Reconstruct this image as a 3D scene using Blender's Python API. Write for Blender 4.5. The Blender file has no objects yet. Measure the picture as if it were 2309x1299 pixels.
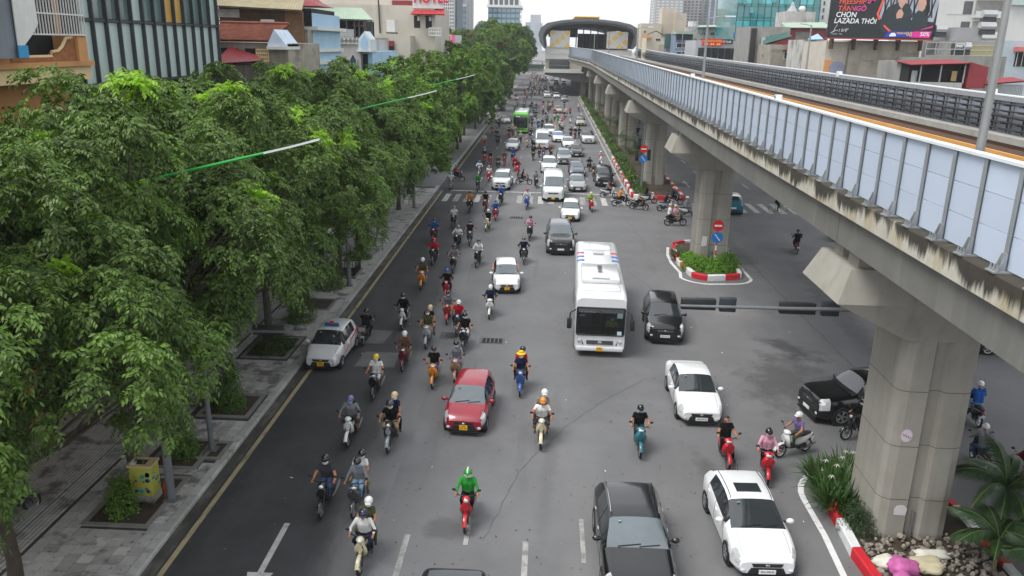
import bpy, bmesh, math, random
import numpy as np
from mathutils import Vector, Matrix, Euler
rnd = random.Random(7)
SC = bpy.context.scene
COL = SC.collection
R = math.radians

# ---------------------------------------------------------------- camera
PW, PH, FPX, CAMZ = 2309.0, 1299.0, 1820.0, 14.0
def _basis():
    v = Vector(((1241 - PW/2)/FPX, (98 - PH/2)/FPX, 1.0)).normalized()
    h = Vector((math.cos(R(1.2)), math.sin(R(1.2)), 0.0))
    u = h.cross(v).normalized()
    if u.y > 0: u = -u
    x = v.cross(u)
    if x.x < 0: x = -x
    return x, v, u
_X, _Y, _U = _basis()
def ray(px, py):
    d = Vector(((px - PW/2)/FPX, (py - PH/2)/FPX, 1.0))
    return Vector((_X.dot(d), _Y.dot(d), _U.dot(d)))
def G(px, py, z=0.0):                     # photo pixel -> point on the level z
    d = ray(px, py); t = (z - CAMZ)/d.z
    return Vector((d.x*t, d.y*t, z))
def AY(px, py, y):                        # photo pixel -> point on the plane Y = y
    d = ray(px, py); t = y/d.y
    return Vector((d.x*t, y, CAMZ + d.z*t))
def AX(px, py, x):
    d = ray(px, py); t = x/d.x
    return Vector((x, d.y*t, CAMZ + d.z*t))
cam = bpy.data.cameras.new('camera'); camo = bpy.data.objects.new('camera', cam); COL.objects.link(camo)
right = Vector((_X.x, _Y.x, _U.x)); down = Vector((_X.y, _Y.y, _U.y)); fwd = Vector((_X.z, _Y.z, _U.z))
m = Matrix((( right.x, -down.x, -fwd.x), (right.y, -down.y, -fwd.y), (right.z, -down.z, -fwd.z))).to_4x4()
m.translation = Vector((0, 0, CAMZ)); camo.matrix_world = m
cam.sensor_width = 36.0; cam.lens = FPX/PW*36.0; cam.clip_start = 0.1; cam.clip_end = 9000
SC.camera = camo

# ---------------------------------------------------------------- sky, sun, exposure
SUN_EL, SUN_AZ = 60.0, -118.0              # azimuth from +Y, clockwise
W = bpy.data.worlds.new('World'); SC.world = W; W.use_nodes = True
nt = W.node_tree; nt.nodes.clear()
sky = nt.nodes.new('ShaderNodeTexSky'); sky.sky_type = 'NISHITA'; sky.sun_disc = False
sky.sun_elevation = R(SUN_EL); sky.sun_rotation = R(SUN_AZ)
sky.altitude = 0; sky.air_density = 1.0; sky.dust_density = 1.0; sky.ozone_density = 1.0
hs = nt.nodes.new('ShaderNodeHueSaturation'); hs.inputs['Saturation'].default_value = 0.14; hs.inputs['Value'].default_value = 1.0
bg = nt.nodes.new('ShaderNodeBackground'); bg.inputs['Strength'].default_value = 0.12
wo = nt.nodes.new('ShaderNodeOutputWorld')
cl = nt.nodes.new('ShaderNodeMix'); cl.data_type = 'RGBA'; cl.inputs['Factor'].default_value = .72; cl.inputs[7].default_value = (4.15, 4.3, 4.45, 1)   # even cloud layer over the clear sky
nt.links.new(sky.outputs[0], hs.inputs['Color']); nt.links.new(hs.outputs[0], cl.inputs[6]); nt.links.new(cl.outputs[2], bg.inputs['Color']); nt.links.new(bg.outputs[0], wo.inputs['Surface'])
sl = bpy.data.lights.new('sun', 'SUN'); sl.energy = 1.3; sl.angle = R(28); sl.color = (1.0, 0.97, 0.92)
so = bpy.data.objects.new('sun', sl); COL.objects.link(so)
sdir = Vector((math.sin(R(SUN_AZ))*math.cos(R(SUN_EL)), math.cos(R(SUN_AZ))*math.cos(R(SUN_EL)), math.sin(R(SUN_EL))))
so.rotation_euler = sdir.to_track_quat('Z', 'Y').to_euler()
so.location = (-60, 40, 120)
SC.view_settings.view_transform = 'Standard'; SC.view_settings.look = 'None'
SC.view_settings.exposure = 1.35; SC.view_settings.gamma = 1.0; SC.view_settings.use_curve_mapping = False
SC.cycles.use_denoising = True
SC.cycles.max_bounces = 6; SC.cycles.diffuse_bounces = 3; SC.cycles.glossy_bounces = 3
SC.cycles.transmission_bounces = 4; SC.cycles.transparent_max_bounces = 12
SC.cycles.caustics_reflective = False; SC.cycles.caustics_refractive = False

# ---------------------------------------------------------------- materials
_M = {}
def lin(c):
    return tuple(((x/255.0)/12.92 if x/255.0 <= .04045 else ((x/255.0+.055)/1.055)**2.4) for x in c)
def M(name, col=(.5,.5,.5), rough=.6, metal=0.0, var=.12, scale=2.0, bump=0.0, coat=0.0, spec=.5, rand=0.0, streak=None, emit=0.0, alpha=None, stretch=None):
    if name in _M: return _M[name]
    ma = bpy.data.materials.new(name); ma.use_nodes = True; _M[name] = ma
    t = ma.node_tree; b = t.nodes['Principled BSDF']; L = t.links
    b.inputs['Base Color'].default_value = (*col, 1); b.inputs['Roughness'].default_value = rough
    b.inputs['Metallic'].default_value = metal; b.inputs['Specular IOR Level'].default_value = spec
    if coat: b.inputs['Coat Weight'].default_value = coat; b.inputs['Coat Roughness'].default_value = .04
    if emit: b.inputs['Emission Color'].default_value = (*col, 1); b.inputs['Emission Strength'].default_value = emit
    ma.diffuse_color = (*col, 1)
    src = None
    if var or streak or bump:
        geo = t.nodes.new('ShaderNodeNewGeometry')
        vec = geo.outputs['Position']
        if stretch:
            mp = t.nodes.new('ShaderNodeMapping'); mp.inputs['Scale'].default_value = stretch
            L.new(vec, mp.inputs['Vector']); vec = mp.outputs[0]
        n = t.nodes.new('ShaderNodeTexNoise'); n.inputs['Scale'].default_value = scale; n.inputs['Detail'].default_value = 6; n.inputs['Roughness'].default_value = .62
        L.new(vec, n.inputs['Vector'])
    if var:
        r = t.nodes.new('ShaderNodeMapRange'); r.inputs['From Min'].default_value = .28; r.inputs['From Max'].default_value = .72
        r.inputs['To Min'].default_value = 1-var; r.inputs['To Max'].default_value = 1+var*.8
        L.new(n.outputs['Fac'], r.inputs['Value'])
        fac = r.outputs[0]
        if rand:
            oi = t.nodes.new('ShaderNodeObjectInfo'); r2 = t.nodes.new('ShaderNodeMapRange')
            r2.inputs['To Min'].default_value = 1-rand; r2.inputs['To Max'].default_value = 1+rand
            L.new(oi.outputs['Random'], r2.inputs['Value'])
            mu = t.nodes.new('ShaderNodeMath'); mu.operation = 'MULTIPLY'; L.new(fac, mu.inputs[0]); L.new(r2.outputs[0], mu.inputs[1]); fac = mu.outputs[0]
        mx = t.nodes.new('ShaderNodeVectorMath'); mx.operation = 'SCALE'; mx.inputs[0].default_value = col
        L.new(fac, mx.inputs['Scale']); src = mx.outputs[0]
    if streak:                              # (colour, mapping scale, threshold low, high, amount)
        for (sc_col, mpsc, lo, hi, amt) in streak:
            mp = t.nodes.new('ShaderNodeMapping'); mp.inputs['Scale'].default_value = mpsc
            mp.inputs['Location'].default_value = (sum(map(ord, name)) % 7, lo*9, 1.3)
            L.new(geo.outputs['Position'], mp.inputs['Vector'])
            n2 = t.nodes.new('ShaderNodeTexNoise'); n2.inputs['Scale'].default_value = 1.0; n2.inputs['Detail'].default_value = 7; n2.inputs['Roughness'].default_value = .6
            L.new(mp.outputs[0], n2.inputs['Vector'])
            r = t.nodes.new('ShaderNodeMapRange'); r.inputs['From Min'].default_value = lo; r.inputs['From Max'].default_value = hi; r.inputs['To Max'].default_value = amt
            L.new(n2.outputs['Fac'], r.inputs['Value'])
            mi = t.nodes.new('ShaderNodeMix'); mi.data_type = 'RGBA'
            L.new(r.outputs[0], mi.inputs['Factor'])
            if src is not None: L.new(src, mi.inputs[6])
            else: mi.inputs[6].default_value = (*col, 1)
            mi.inputs[7].default_value = (*sc_col, 1); src = mi.outputs[2]
    if src is not None: L.new(src, b.inputs['Base Color'])
    if bump:
        bp = t.nodes.new('ShaderNodeBump'); bp.inputs['Strength'].default_value = bump; bp.inputs['Distance'].default_value = .02
        n3 = t.nodes.new('ShaderNodeTexNoise'); n3.inputs['Scale'].default_value = scale*8; n3.inputs['Detail'].default_value = 4
        L.new(geo.outputs['Position'], n3.inputs['Vector']); L.new(n3.outputs['Fac'], bp.inputs['Height']); L.new(bp.outputs[0], b.inputs['Normal'])
    if alpha is not None: b.inputs['Alpha'].default_value = alpha
    return ma
def paint(name, rgb, metal=0.0):
    return M('paint_'+name, lin(rgb), .28, metal, .05, 1.5, coat=.8, spec=.5)
def cloth(name, rgb):
    return M('cloth_'+name, lin(rgb), .85, 0, .24, 3.2, spec=.2, bump=.9)
def glassmat(name, col, rough=.06, spec=.9, var=.25, scale=.35):
    return M(name, col, rough, 0, var, scale, spec=spec, coat=.5)
def leafmat(name, col, var=.4, trans=.22, rough=.42):
    if name in _M: return _M[name]
    ma = bpy.data.materials.new(name); ma.use_nodes = True; _M[name] = ma
    t = ma.node_tree; b = t.nodes['Principled BSDF']; L = t.links; o = t.nodes['Material Output']
    geo = t.nodes.new('ShaderNodeNewGeometry')
    n = t.nodes.new('ShaderNodeTexNoise'); n.inputs['Scale'].default_value = .55; n.inputs['Detail'].default_value = 5
    L.new(geo.outputs['Position'], n.inputs['Vector'])
    w = t.nodes.new('ShaderNodeTexWhiteNoise'); w.noise_dimensions = '1D'; L.new(geo.outputs['Random Per Island'], w.inputs['W'])
    a = t.nodes.new('ShaderNodeMath'); a.operation = 'ADD'; L.new(n.outputs['Fac'], a.inputs[0])
    ms = t.nodes.new('ShaderNodeMath'); ms.operation = 'MULTIPLY'; ms.inputs[1].default_value = .45; L.new(w.outputs['Value'], ms.inputs[0]); L.new(ms.outputs[0], a.inputs[1])
    r = t.nodes.new('ShaderNodeMapRange'); r.inputs['From Min'].default_value = .4; r.inputs['From Max'].default_value = 1.05
    r.inputs['To Min'].default_value = 1-var; r.inputs['To Max'].default_value = 1+var
    L.new(a.outputs[0], r.inputs['Value'])
    mx = t.nodes.new('ShaderNodeVectorMath'); mx.operation = 'SCALE'; mx.inputs[0].default_value = col; L.new(r.outputs[0], mx.inputs['Scale'])
    L.new(mx.outputs[0], b.inputs['Base Color']); b.inputs['Roughness'].default_value = rough; b.inputs['Specular IOR Level'].default_value = .32
    tr = t.nodes.new('ShaderNodeBsdfTranslucent')
    t2 = t.nodes.new('ShaderNodeVectorMath'); t2.operation = 'MULTIPLY'; t2.inputs[1].default_value = (1.5, 1.6, .5); L.new(mx.outputs[0], t2.inputs[0]); L.new(t2.outputs[0], tr.inputs['Color'])
    mi = t.nodes.new('ShaderNodeMixShader'); mi.inputs[0].default_value = trans
    L.new(b.outputs[0], mi.inputs[1]); L.new(tr.outputs[0], mi.inputs[2]); L.new(mi.outputs[0], o.inputs['Surface'])
    return ma

# ---------------------------------------------------------------- mesh helpers
def tag(o, label=None, cat=None, group=None, kind=None):
    if label: o['label'] = label
    if cat: o['category'] = cat
    if group: o['group'] = group
    if kind: o['kind'] = kind
    return o
def O(name, data, parent=None, loc=None, rot=None, scale=None):
    o = bpy.data.objects.new(name, data); COL.objects.link(o)
    if parent is not None: o.parent = parent
    if loc is not None: o.location = loc
    if rot is not None: o.rotation_euler = rot
    if scale is not None: o.scale = scale
    return o
def E(name, loc=(0,0,0), rz=0.0, label=None, cat=None, group=None, kind=None):
    o = O(name, None, None, loc, (0,0,rz)); o.empty_display_size = .2
    return tag(o, label, cat, group, kind)
def copy_tree(o, parent=None):
    c = o.copy(); COL.objects.link(c); c.parent = parent
    for ch in o.children: copy_tree(ch, c)
    return c
class MB:
    def __init__(s): s.v=[]; s.f=[]; s.mi=[]; s.m=0
    def add(s, vs, fs):
        k=len(s.v); s.v += [tuple(v) for v in vs]; s.f += [tuple(i+k for i in f) for f in fs]; s.mi += [s.m]*len(fs); return s
    def box(s, x0,x1,y0,y1,z0,z1):
        return s.add([(x0,y0,z0),(x1,y0,z0),(x1,y1,z0),(x0,y1,z0),(x0,y0,z1),(x1,y0,z1),(x1,y1,z1),(x0,y1,z1)],
              [(0,3,2,1),(4,5,6,7),(0,1,5,4),(1,2,6,5),(2,3,7,6),(3,0,4,7)])
    def cbox(s, c, d): return s.box(c[0]-d[0]/2,c[0]+d[0]/2,c[1]-d[1]/2,c[1]+d[1]/2,c[2]-d[2]/2,c[2]+d[2]/2)
    def tube(s, pts, r, n=8, caps=True):
        pts=[Vector(p) for p in pts]; rs=r if isinstance(r,(list,tuple)) else [r]*len(pts)
        rings=[]; prev=None
        for i,p in enumerate(pts):
            d=(pts[min(i+1,len(pts)-1)]-pts[max(i-1,0)])
            d = d.normalized() if d.length>1e-9 else Vector((0,0,1))
            if prev is None: a=d.orthogonal().normalized()
            else:
                a=prev-d*prev.dot(d); a = a.normalized() if a.length>1e-6 else d.orthogonal().normalized()
            prev=a; b=d.cross(a)
            rings.append([p+(a*math.cos(2*math.pi*j/n)+b*math.sin(2*math.pi*j/n))*rs[i] for j in range(n)])
        return s.loft(rings, caps)
    def loft(s, rings, caps=True, closed=True):
        n=len(rings[0]); vs=[v for r in rings for v in r]; fs=[]
        for i in range(len(rings)-1):
            for j in range(n if closed else n-1):
                j2=(j+1)%n; fs.append((i*n+j,i*n+j2,(i+1)*n+j2,(i+1)*n+j))
        if caps: fs += [tuple(range(n))[::-1], tuple(range((len(rings)-1)*n,len(rings)*n))]
        return s.add(vs,fs)
    def prism(s, poly, axis, a, b):         # poly in the two other axes, extruded along axis from a to b
        def P(u,w,t): return (t,u,w) if axis==0 else ((u,t,w) if axis==1 else (u,w,t))
        n=len(poly); vs=[P(u,w,a) for u,w in poly]+[P(u,w,b) for u,w in poly]
        fs=[tuple(range(n))[::-1],tuple(range(n,2*n))]+[(i,(i+1)%n,n+(i+1)%n,n+i) for i in range(n)]
        return s.add(vs,fs)
    def ell(s, c, r, nu=10, nv=6, z0=-1.0, z1=1.0):
        a0=math.asin(z0); a1=math.asin(z1); rings=[]
        for i in range(nv+1):
            a=a0+(a1-a0)*i/nv; q=max(math.cos(a),1e-3)
            rings.append([(c[0]+r[0]*q*math.cos(2*math.pi*j/nu), c[1]+r[1]*q*math.sin(2*math.pi*j/nu), c[2]+r[2]*math.sin(a)) for j in range(nu)])
        return s.loft(rings,True)
    def quad(s,a,b,c,d): return s.add([a,b,c,d],[(0,1,2,3)])
    def mesh(s, name, mats, smooth=False):
        me=bpy.data.meshes.new(name); me.from_pydata(s.v,[],s.f)
        for x in (mats if isinstance(mats,(list,tuple)) else [mats]): me.materials.append(x)
        if any(s.mi): me.polygons.foreach_set('material_index', s.mi)
        bm=bmesh.new(); bm.from_mesh(me); bmesh.ops.recalc_face_normals(bm, faces=bm.faces); bm.to_mesh(me); bm.free()
        if smooth:
            me.polygons.foreach_set('use_smooth',[True]*len(me.polygons))
            try: me.set_sharp_from_angle(angle=R(38))
            except Exception: pass
        me.update(); return me
    def obj(s, name, mats, parent=None, loc=None, rot=None, smooth=False):
        return O(name, s.mesh(name, mats, smooth), parent, loc, rot)
def B(x0,x1,y0,y1,z0,z1): return MB().box(x0,x1,y0,y1,z0,z1)
def rbox_mesh(name, d, r, mat, seg=2):
    bm=bmesh.new(); bmesh.ops.create_cube(bm,size=1.0)
    for v in bm.verts: v.co=Vector((v.co.x*d[0],v.co.y*d[1],v.co.z*d[2]))
    bmesh.ops.bevel(bm,geom=list(bm.edges),offset=r,segments=seg,affect='EDGES',profile=.5)
    me=bpy.data.meshes.new(name); bm.to_mesh(me); bm.free(); me.materials.append(mat)
    me.polygons.foreach_set('use_smooth',[True]*len(me.polygons))
    try: me.set_sharp_from_angle(angle=R(38))
    except Exception: pass
    return me
def array_mesh(name, V, F, mats, mi=None, smooth=False):
    me=bpy.data.meshes.new(name); V=np.asarray(V,np.float32); F=np.asarray(F,np.int32); k=F.shape[1]
    me.vertices.add(len(V)); me.vertices.foreach_set('co',V.ravel())
    me.loops.add(F.size); me.loops.foreach_set('vertex_index',F.ravel())
    me.polygons.add(len(F)); me.polygons.foreach_set('loop_start',np.arange(0,F.size,k,dtype=np.int32))
    me.polygons.foreach_set('loop_total',np.full(len(F),k,np.int32))
    for x in mats: me.materials.append(x)
    if mi is not None: me.polygons.foreach_set('material_index',np.asarray(mi,np.int32))
    if smooth: me.polygons.foreach_set('use_smooth',np.ones(len(F),bool))
    me.update(calc_edges=True); return me
_FONT = {}
def text(name, s, size, mat, parent, loc, rot, align='LEFT', extrude=.004, xscale=1.0, shear=0.0):
    cu=bpy.data.curves.new('lettering','FONT'); cu.body=s; cu.size=size; cu.extrude=extrude; cu.align_x=align; cu.align_y='BOTTOM_BASELINE' if False else 'BOTTOM'
    cu.shear=shear; cu.resolution_u=3
    cu.offset=size*.012
    cu.materials.append(mat); tmp=bpy.data.objects.new('lettering',cu); COL.objects.link(tmp)
    me=bpy.data.meshes.new_from_object(tmp.evaluated_get(bpy.context.evaluated_depsgraph_get())); bpy.data.objects.remove(tmp); bpy.data.curves.remove(cu)
    return O(name,me,parent,loc,rot,(xscale,1,1))
# ================================================================ ground, road, markings, pavement
asph = M('asphalt_grey', (.150,.151,.156), .78, 0, .17, .30, bump=.35, spec=.35,
   streak=[((.085,.085,.088),(.9,.10,1),.60,.74,.40),((.22,.217,.21),(.25,.05,1),.56,.75,.45),((.05,.05,.05),(5,5,5),.665,.70,.75),((.27,.265,.255),(7,7,7),.69,.72,.5)])
asphd = M('asphalt_dark', (.048,.048,.051), .62, 0, .30, .6, bump=.45, spec=.4,
   streak=[((.10,.10,.10),(.35,.07,1),.55,.72,.5),((.12,.12,.12),(16,16,16),.70,.75,.5)])
asphp = M('asphalt_patch', (.125,.125,.128), .65, 0, .25, .5, bump=.4, streak=[((.185,.185,.188),(.8,.6,1),.45,.62,.9),((.06,.06,.062),(1.5,.5,1),.56,.66,.6)])
paintw = M('road_paint', (.48,.475,.455), .75, 0, .2, 3, streak=[((.17,.17,.17),(3,3,3),.52,.66,.8)])
paintf = M('road_paint_worn', (.36,.355,.34), .8, 0, .2, 3, streak=[((.16,.16,.16),(2.5,2.5,2.5),.42,.62,.9)])
painty = M('road_paint_yellow', (.40,.34,.20), .75, 0, .2, 2, streak=[((.12,.11,.09),(4,1.2,2),.52,.68,.8)])
kerbm = M('kerb_granite', (.40,.40,.385), .8, 0, .16, 3, rand=.16, bump=.2, streak=[((.10,.10,.09),(2,2,2),.56,.72,.6)])
tilem = M('pavement_stone', (.42,.415,.40), .8, 0, .2, 2.2, rand=.22, bump=.2, streak=[((.07,.068,.06),(1.1,1.1,1),.52,.64,.75),((.06,.06,.055),(5,5,5),.60,.68,.7)])
grout = M('pavement_joint', (.055,.053,.048), .9, 0, .3, 3)
soil = M('planter_soil', (.055,.040,.028), .95, 0, .4, 4, bump=.6)
conc = M('concrete_plain', (.30,.29,.265), .8, 0, .14, 1.2, bump=.15)
cityg = M('city_ground', (.20,.20,.19), .9, 0, .3, .05)
redp = M('kerb_red', lin((190,28,42)), .6, 0, .12, 3, streak=[((.30,.22,.2),(5,5,5),.62,.72,.6)])
whtp = M('kerb_white', lin((214,216,216)), .6, 0, .12, 3, streak=[((.32,.32,.31),(4,4,4),.56,.7,.7)])
g = B(-1490,1490,-190,1690,-1.2,-.03).obj('ground', cityg); tag(g, kind='structure')
def sheet(name, poly, z, mat, parent=None, kind='structure'):
    o = MB().add([(x,y,z) for x,y in poly],[tuple(range(len(poly)))]).obj(name, mat, parent)
    if parent is None: tag(o, kind=kind)
    return o
rd = B(-10.62,33.0,-25,760,-.5,0.0).obj('road', asph); tag(rd, kind='structure')
tag(B(-60,-10.62,79.4,90.5,-.5,-.004).obj('side_street', asph), kind='structure')
# darker newly laid strip beside the kerb; its outer edge is worn through to the old grey surface
def strip_mat():
    ma=asphd; t=ma.node_tree; L=t.links; b=t.nodes['Principled BSDF']
    src=b.inputs['Base Color'].links[0].from_socket
    geo=t.nodes.new('ShaderNodeNewGeometry'); sx=t.nodes.new('ShaderNodeSeparateXYZ'); L.new(geo.outputs['Position'],sx.inputs[0])
    mp=t.nodes.new('ShaderNodeMapping'); mp.inputs['Scale'].default_value=(1.2,.30,1); L.new(geo.outputs['Position'],mp.inputs['Vector'])
    n=t.nodes.new('ShaderNodeTexNoise'); n.inputs['Scale'].default_value=1.0; n.inputs['Detail'].default_value=9; n.inputs['Roughness'].default_value=.7; L.new(mp.outputs[0],n.inputs['Vector'])
    ad=t.nodes.new('ShaderNodeMath'); ad.operation='MULTIPLY_ADD'; ad.inputs[1].default_value=1.5; L.new(n.outputs['Fac'],ad.inputs[0]); L.new(sx.outputs['X'],ad.inputs[2])
    r=t.nodes.new('ShaderNodeMapRange'); r.inputs['From Min'].default_value=-5.55; r.inputs['From Max'].default_value=-4.55; r.interpolation_type='SMOOTHSTEP'; L.new(ad.outputs[0],r.inputs['Value'])
    mi=t.nodes.new('ShaderNodeMix'); mi.data_type='RGBA'; L.new(r.outputs[0],mi.inputs['Factor']); L.new(src,mi.inputs[6]); mi.inputs[7].default_value=(.146,.147,.152,1); L.new(mi.outputs[2],b.inputs['Base Color'])
strip_mat()
st = sheet('road_strip', [(-10.62,-20),(-4.7,-20),(-4.7,128),(-7.0,131),(-10.62,133)], .004, asphd)
def blots(ma, L_):                          # damp and oily areas of the old surface, each with a ragged edge
    t=ma.node_tree; K=t.links; b=t.nodes['Principled BSDF']; src=b.inputs['Base Color'].links[0].from_socket
    geo=t.nodes.new('ShaderNodeNewGeometry')
    n=t.nodes.new('ShaderNodeTexNoise'); n.inputs['Scale'].default_value=.9; n.inputs['Detail'].default_value=8; n.inputs['Roughness'].default_value=.68; K.new(geo.outputs['Position'],n.inputs['Vector'])
    for (cx,cy,rx,ry,rot,amt,c) in L_:
        mp=t.nodes.new('ShaderNodeMapping'); mp.vector_type='TEXTURE'; mp.inputs['Location'].default_value=(cx,cy,0); mp.inputs['Rotation'].default_value=(0,0,R(rot)); mp.inputs['Scale'].default_value=(rx,ry,1e6)
        K.new(geo.outputs['Position'],mp.inputs['Vector']); ln=t.nodes.new('ShaderNodeVectorMath'); ln.operation='LENGTH'; K.new(mp.outputs[0],ln.inputs[0])
        ad=t.nodes.new('ShaderNodeMath'); ad.operation='MULTIPLY_ADD'; ad.inputs[1].default_value=2.4; K.new(n.outputs['Fac'],ad.inputs[0]); K.new(ln.outputs['Value'],ad.inputs[2])
        r=t.nodes.new('ShaderNodeMapRange'); r.inputs['From Min'].default_value=1.55; r.inputs['From Max'].default_value=2.15; r.inputs['To Min'].default_value=amt; r.inputs['To Max'].default_value=0; K.new(ad.outputs[0],r.inputs['Value'])
        mi=t.nodes.new('ShaderNodeMix'); mi.data_type='RGBA'; K.new(r.outputs[0],mi.inputs['Factor']); K.new(src,mi.inputs[6]); mi.inputs[7].default_value=(*c,1); src=mi.outputs[2]
    K.new(src,b.inputs['Base Color'])
dkb=(.062,.062,.064)
blots(asph,[(11.0,33.2,2.6,4.2,-15,.75,dkb),(12.2,37.3,1.0,2.2,30,.8,(.05,.05,.052)),(16.5,44,.9,16,-3,.45,dkb),(13.6,60,.9,11,4,.4,dkb),(2.4,33,1.6,5,0,.35,(.10,.10,.102)),(-1.5,60,.5,22,0,.30,(.11,.11,.112)),(2.2,58,.5,24,0,.30,(.11,.11,.112)),(-4.0,46,.6,24,0,.28,(.11,.11,.112)),(6.4,24,.5,3.5,20,.5,dkb),(10.5,43,3.0,1.2,0,.35,(.24,.23,.21)),(0.5,26,.35,9,-3,.35,(.10,.10,.102)),(-2.6,21,.9,.7,0,.5,dkb),(-.2,17.5,.5,.4,0,.7,dkb)])
crk=E('road_crack',kind='structure'); ckm=M('crack_dark',(.10,.10,.10),.9,0,.2,3)
def crack(pts,w):
    q=random.Random(len(pts)); P=[]
    for (x0,y0),(x1,y1) in zip(pts,pts[1:]):
        n=max(2,int(math.hypot(x1-x0,y1-y0)/.5))
        for i in range(n): t_=i/n; P.append((x0+(x1-x0)*t_+q.gauss(0,.035),y0+(y1-y0)*t_+q.gauss(0,.03)))
    line_strip2(P,w,.007,ckm,crk)
def line_strip2(P,w,z,mat,parent):
    vs=[];fs=[]; Q=[Vector((x,y,0)) for x,y in P]
    for i,c in enumerate(Q):
        d=(Q[min(i+1,len(Q)-1)]-Q[max(i-1,0)]).normalized(); nn=Vector((-d.y,d.x,0))*w*.5*(.5+abs(math.sin(i*1.7)))
        vs+=[(c.x-nn.x,c.y-nn.y,z),(c.x+nn.x,c.y+nn.y,z)]
        if i: fs.append((2*i-2,2*i-1,2*i+1,2*i))
    MB().add(vs,fs).obj('crack',mat,parent)
crack([(4.6,33.0),(3.0,31.0),(1.0,28.0),(-.6,24.5),(-1.6,20)],.022); crack([(5.6,50),(6.8,46),(8.0,44.5)],.03); crack([(6.6,70),(7.2,62),(7.8,56)],.03); crack([(-4.2,66.5),(-1.0,66.6)],.04); crack([(13.4,80),(13.9,62),(14.2,44),(14.6,30)],.05)
sheet('road_patch', [(-9.3,36.1),(-7.6,36.1),(-7.4,37.9),(-9.0,38.0)], .009, M('patch_concrete',(.13,.13,.128),.8,0,.25,1.5))
sheet('road_patch', [(-8.3,33.2),(-6.5,33.2),(-6.6,35.0),(-8.2,35.0)], .009, M('patch_concrete'))
# worn zones where the strip and the lanes meet
def mark(poly, mat=paintw, z=.0085, parent=None, name='marking'): return sheet(name, poly, z, mat, parent)
def rect(x0,x1,y0,y1): return [(x0,y0),(x1,y0),(x1,y1),(x0,y1)]
mk = E('road_marking', kind='structure')
mark(rect(-10.18,-10.02,-10,78), painty, parent=mk, name='edge_line'); mark(rect(-10.18,-10.02,91,260), painty, parent=mk, name='edge_line')
mark(rect(-9.3,8.0,78.1,78.45), paintw, parent=mk, name='stop_line')
def arrow(x, y0, y1, mat, hw=.36, sw=.085):
    L=y1-y0
    mark([(x-sw,y1),(x-sw,y0+.36*L),(x-hw,y0+.36*L),(x,y0),(x+hw,y0+.36*L),(x+sw,y0+.36*L),(x+sw,y1)][::-1], mat, parent=mk, name='lane_arrow')
arrow(-7.45,17.2,20.9,paintw); arrow(-3.75,17.0,20.6,paintf); arrow(-.25,17.0,20.5,paintf)
for (x,y,l) in ((-2.0,20.2,1.0),(1.42,19.6,2.2),(1.42,15,2)): mark(rect(x-.07,x+.07,y,y+l), paintf, parent=mk, name='lane_dash')
for x in (-6.9,-3.3,.4,4.2):
    for y in range(84,330,9): mark(rect(x-.07,x+.07,y,y+2.6), paintf, parent=mk, name='lane_dash')
for (x,y) in ((5.9,122),(5.5,92),(-8.7,112)): arrow(x,y,y+4.2,paintf)
for x in (17.3,21.0,24.6):
    for y in range(84,300,9): mark(rect(x-.07,x+.07,y,y+2.8), paintw, parent=mk, name='lane_dash')
for (x,y) in ((14.9,84),(18.8,92),(22.6,92)): arrow(x,y+4,y,paintw)
xw = E('crosswalk', kind='structure')
for i in range(18): 
    x=-9.5+i*.98
    if i in (6,11): continue
    mark(rect(x,x+.5,72.6,76.4), paintf if i%3 else paintw, parent=xw, name='stripe')
for i in range(13):
    x=14.0+i*1.15
    mark(rect(x,x+.52,71.2,75.6), paintw, parent=xw, name='stripe')
# drain grates and the manhole cover
iron = M('cast_iron', (.055,.055,.055), .6, .5, .2, 5)
dk = M('drain_dark', (.012,.012,.012), .9, 0, 0)
def grate(px,py,w,d,label):
    p=G(px,py); e=E('drain_grate',(p.x,p.y,0),0,label,'drain grate')
    B(-w/2-.12,w/2+.12,-d/2-.12,d/2+.12,-.05,.006).obj('surround', M('grate_surround',(.11,.11,.11),.8,0,.2,3), e)
    B(-w/2,w/2,-d/2,d/2,-.04,.010).obj('opening', dk, e)
    fr=MB(); fr.box(-w/2,w/2,-d/2,-d/2+.04,-.03,.025); fr.box(-w/2,w/2,d/2-.04,d/2,-.03,.025); fr.box(-w/2,-w/2+.04,-d/2,d/2,-.03,.024); fr.box(w/2-.04,w/2,-d/2,d/2,-.03,.024)
    fr.obj('frame', iron, e)
    n=5
    for k in range(1,n): B(-w/2+w*k/n-.022,-w/2+w*k/n+.022,-d/2+.02,d/2-.02,-.03,.022).obj('bar', M('grate_bar',(.17,.17,.17),.5,.6,.1,4), e)
grate(1110,769,1.0,.62,'iron drain grate with four bars in the grey lane beside the bus')
grate(1165,491,1.0,.62,'iron drain grate in the grey lane just past the crosswalk')
p=G(1020,757); e=E('manhole_cover',(p.x,p.y,0),0,'square manhole cover with a round lid in the grey lane','manhole')
B(-.6,.6,-.5,.5,-.05,.006).obj('frame', M('manhole_frame',(.09,.09,.09),.8,0,.3,4), e); MB().tube([(0,0,0),(0,0,.016)],.36,20).obj('lid', iron, e)

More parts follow.
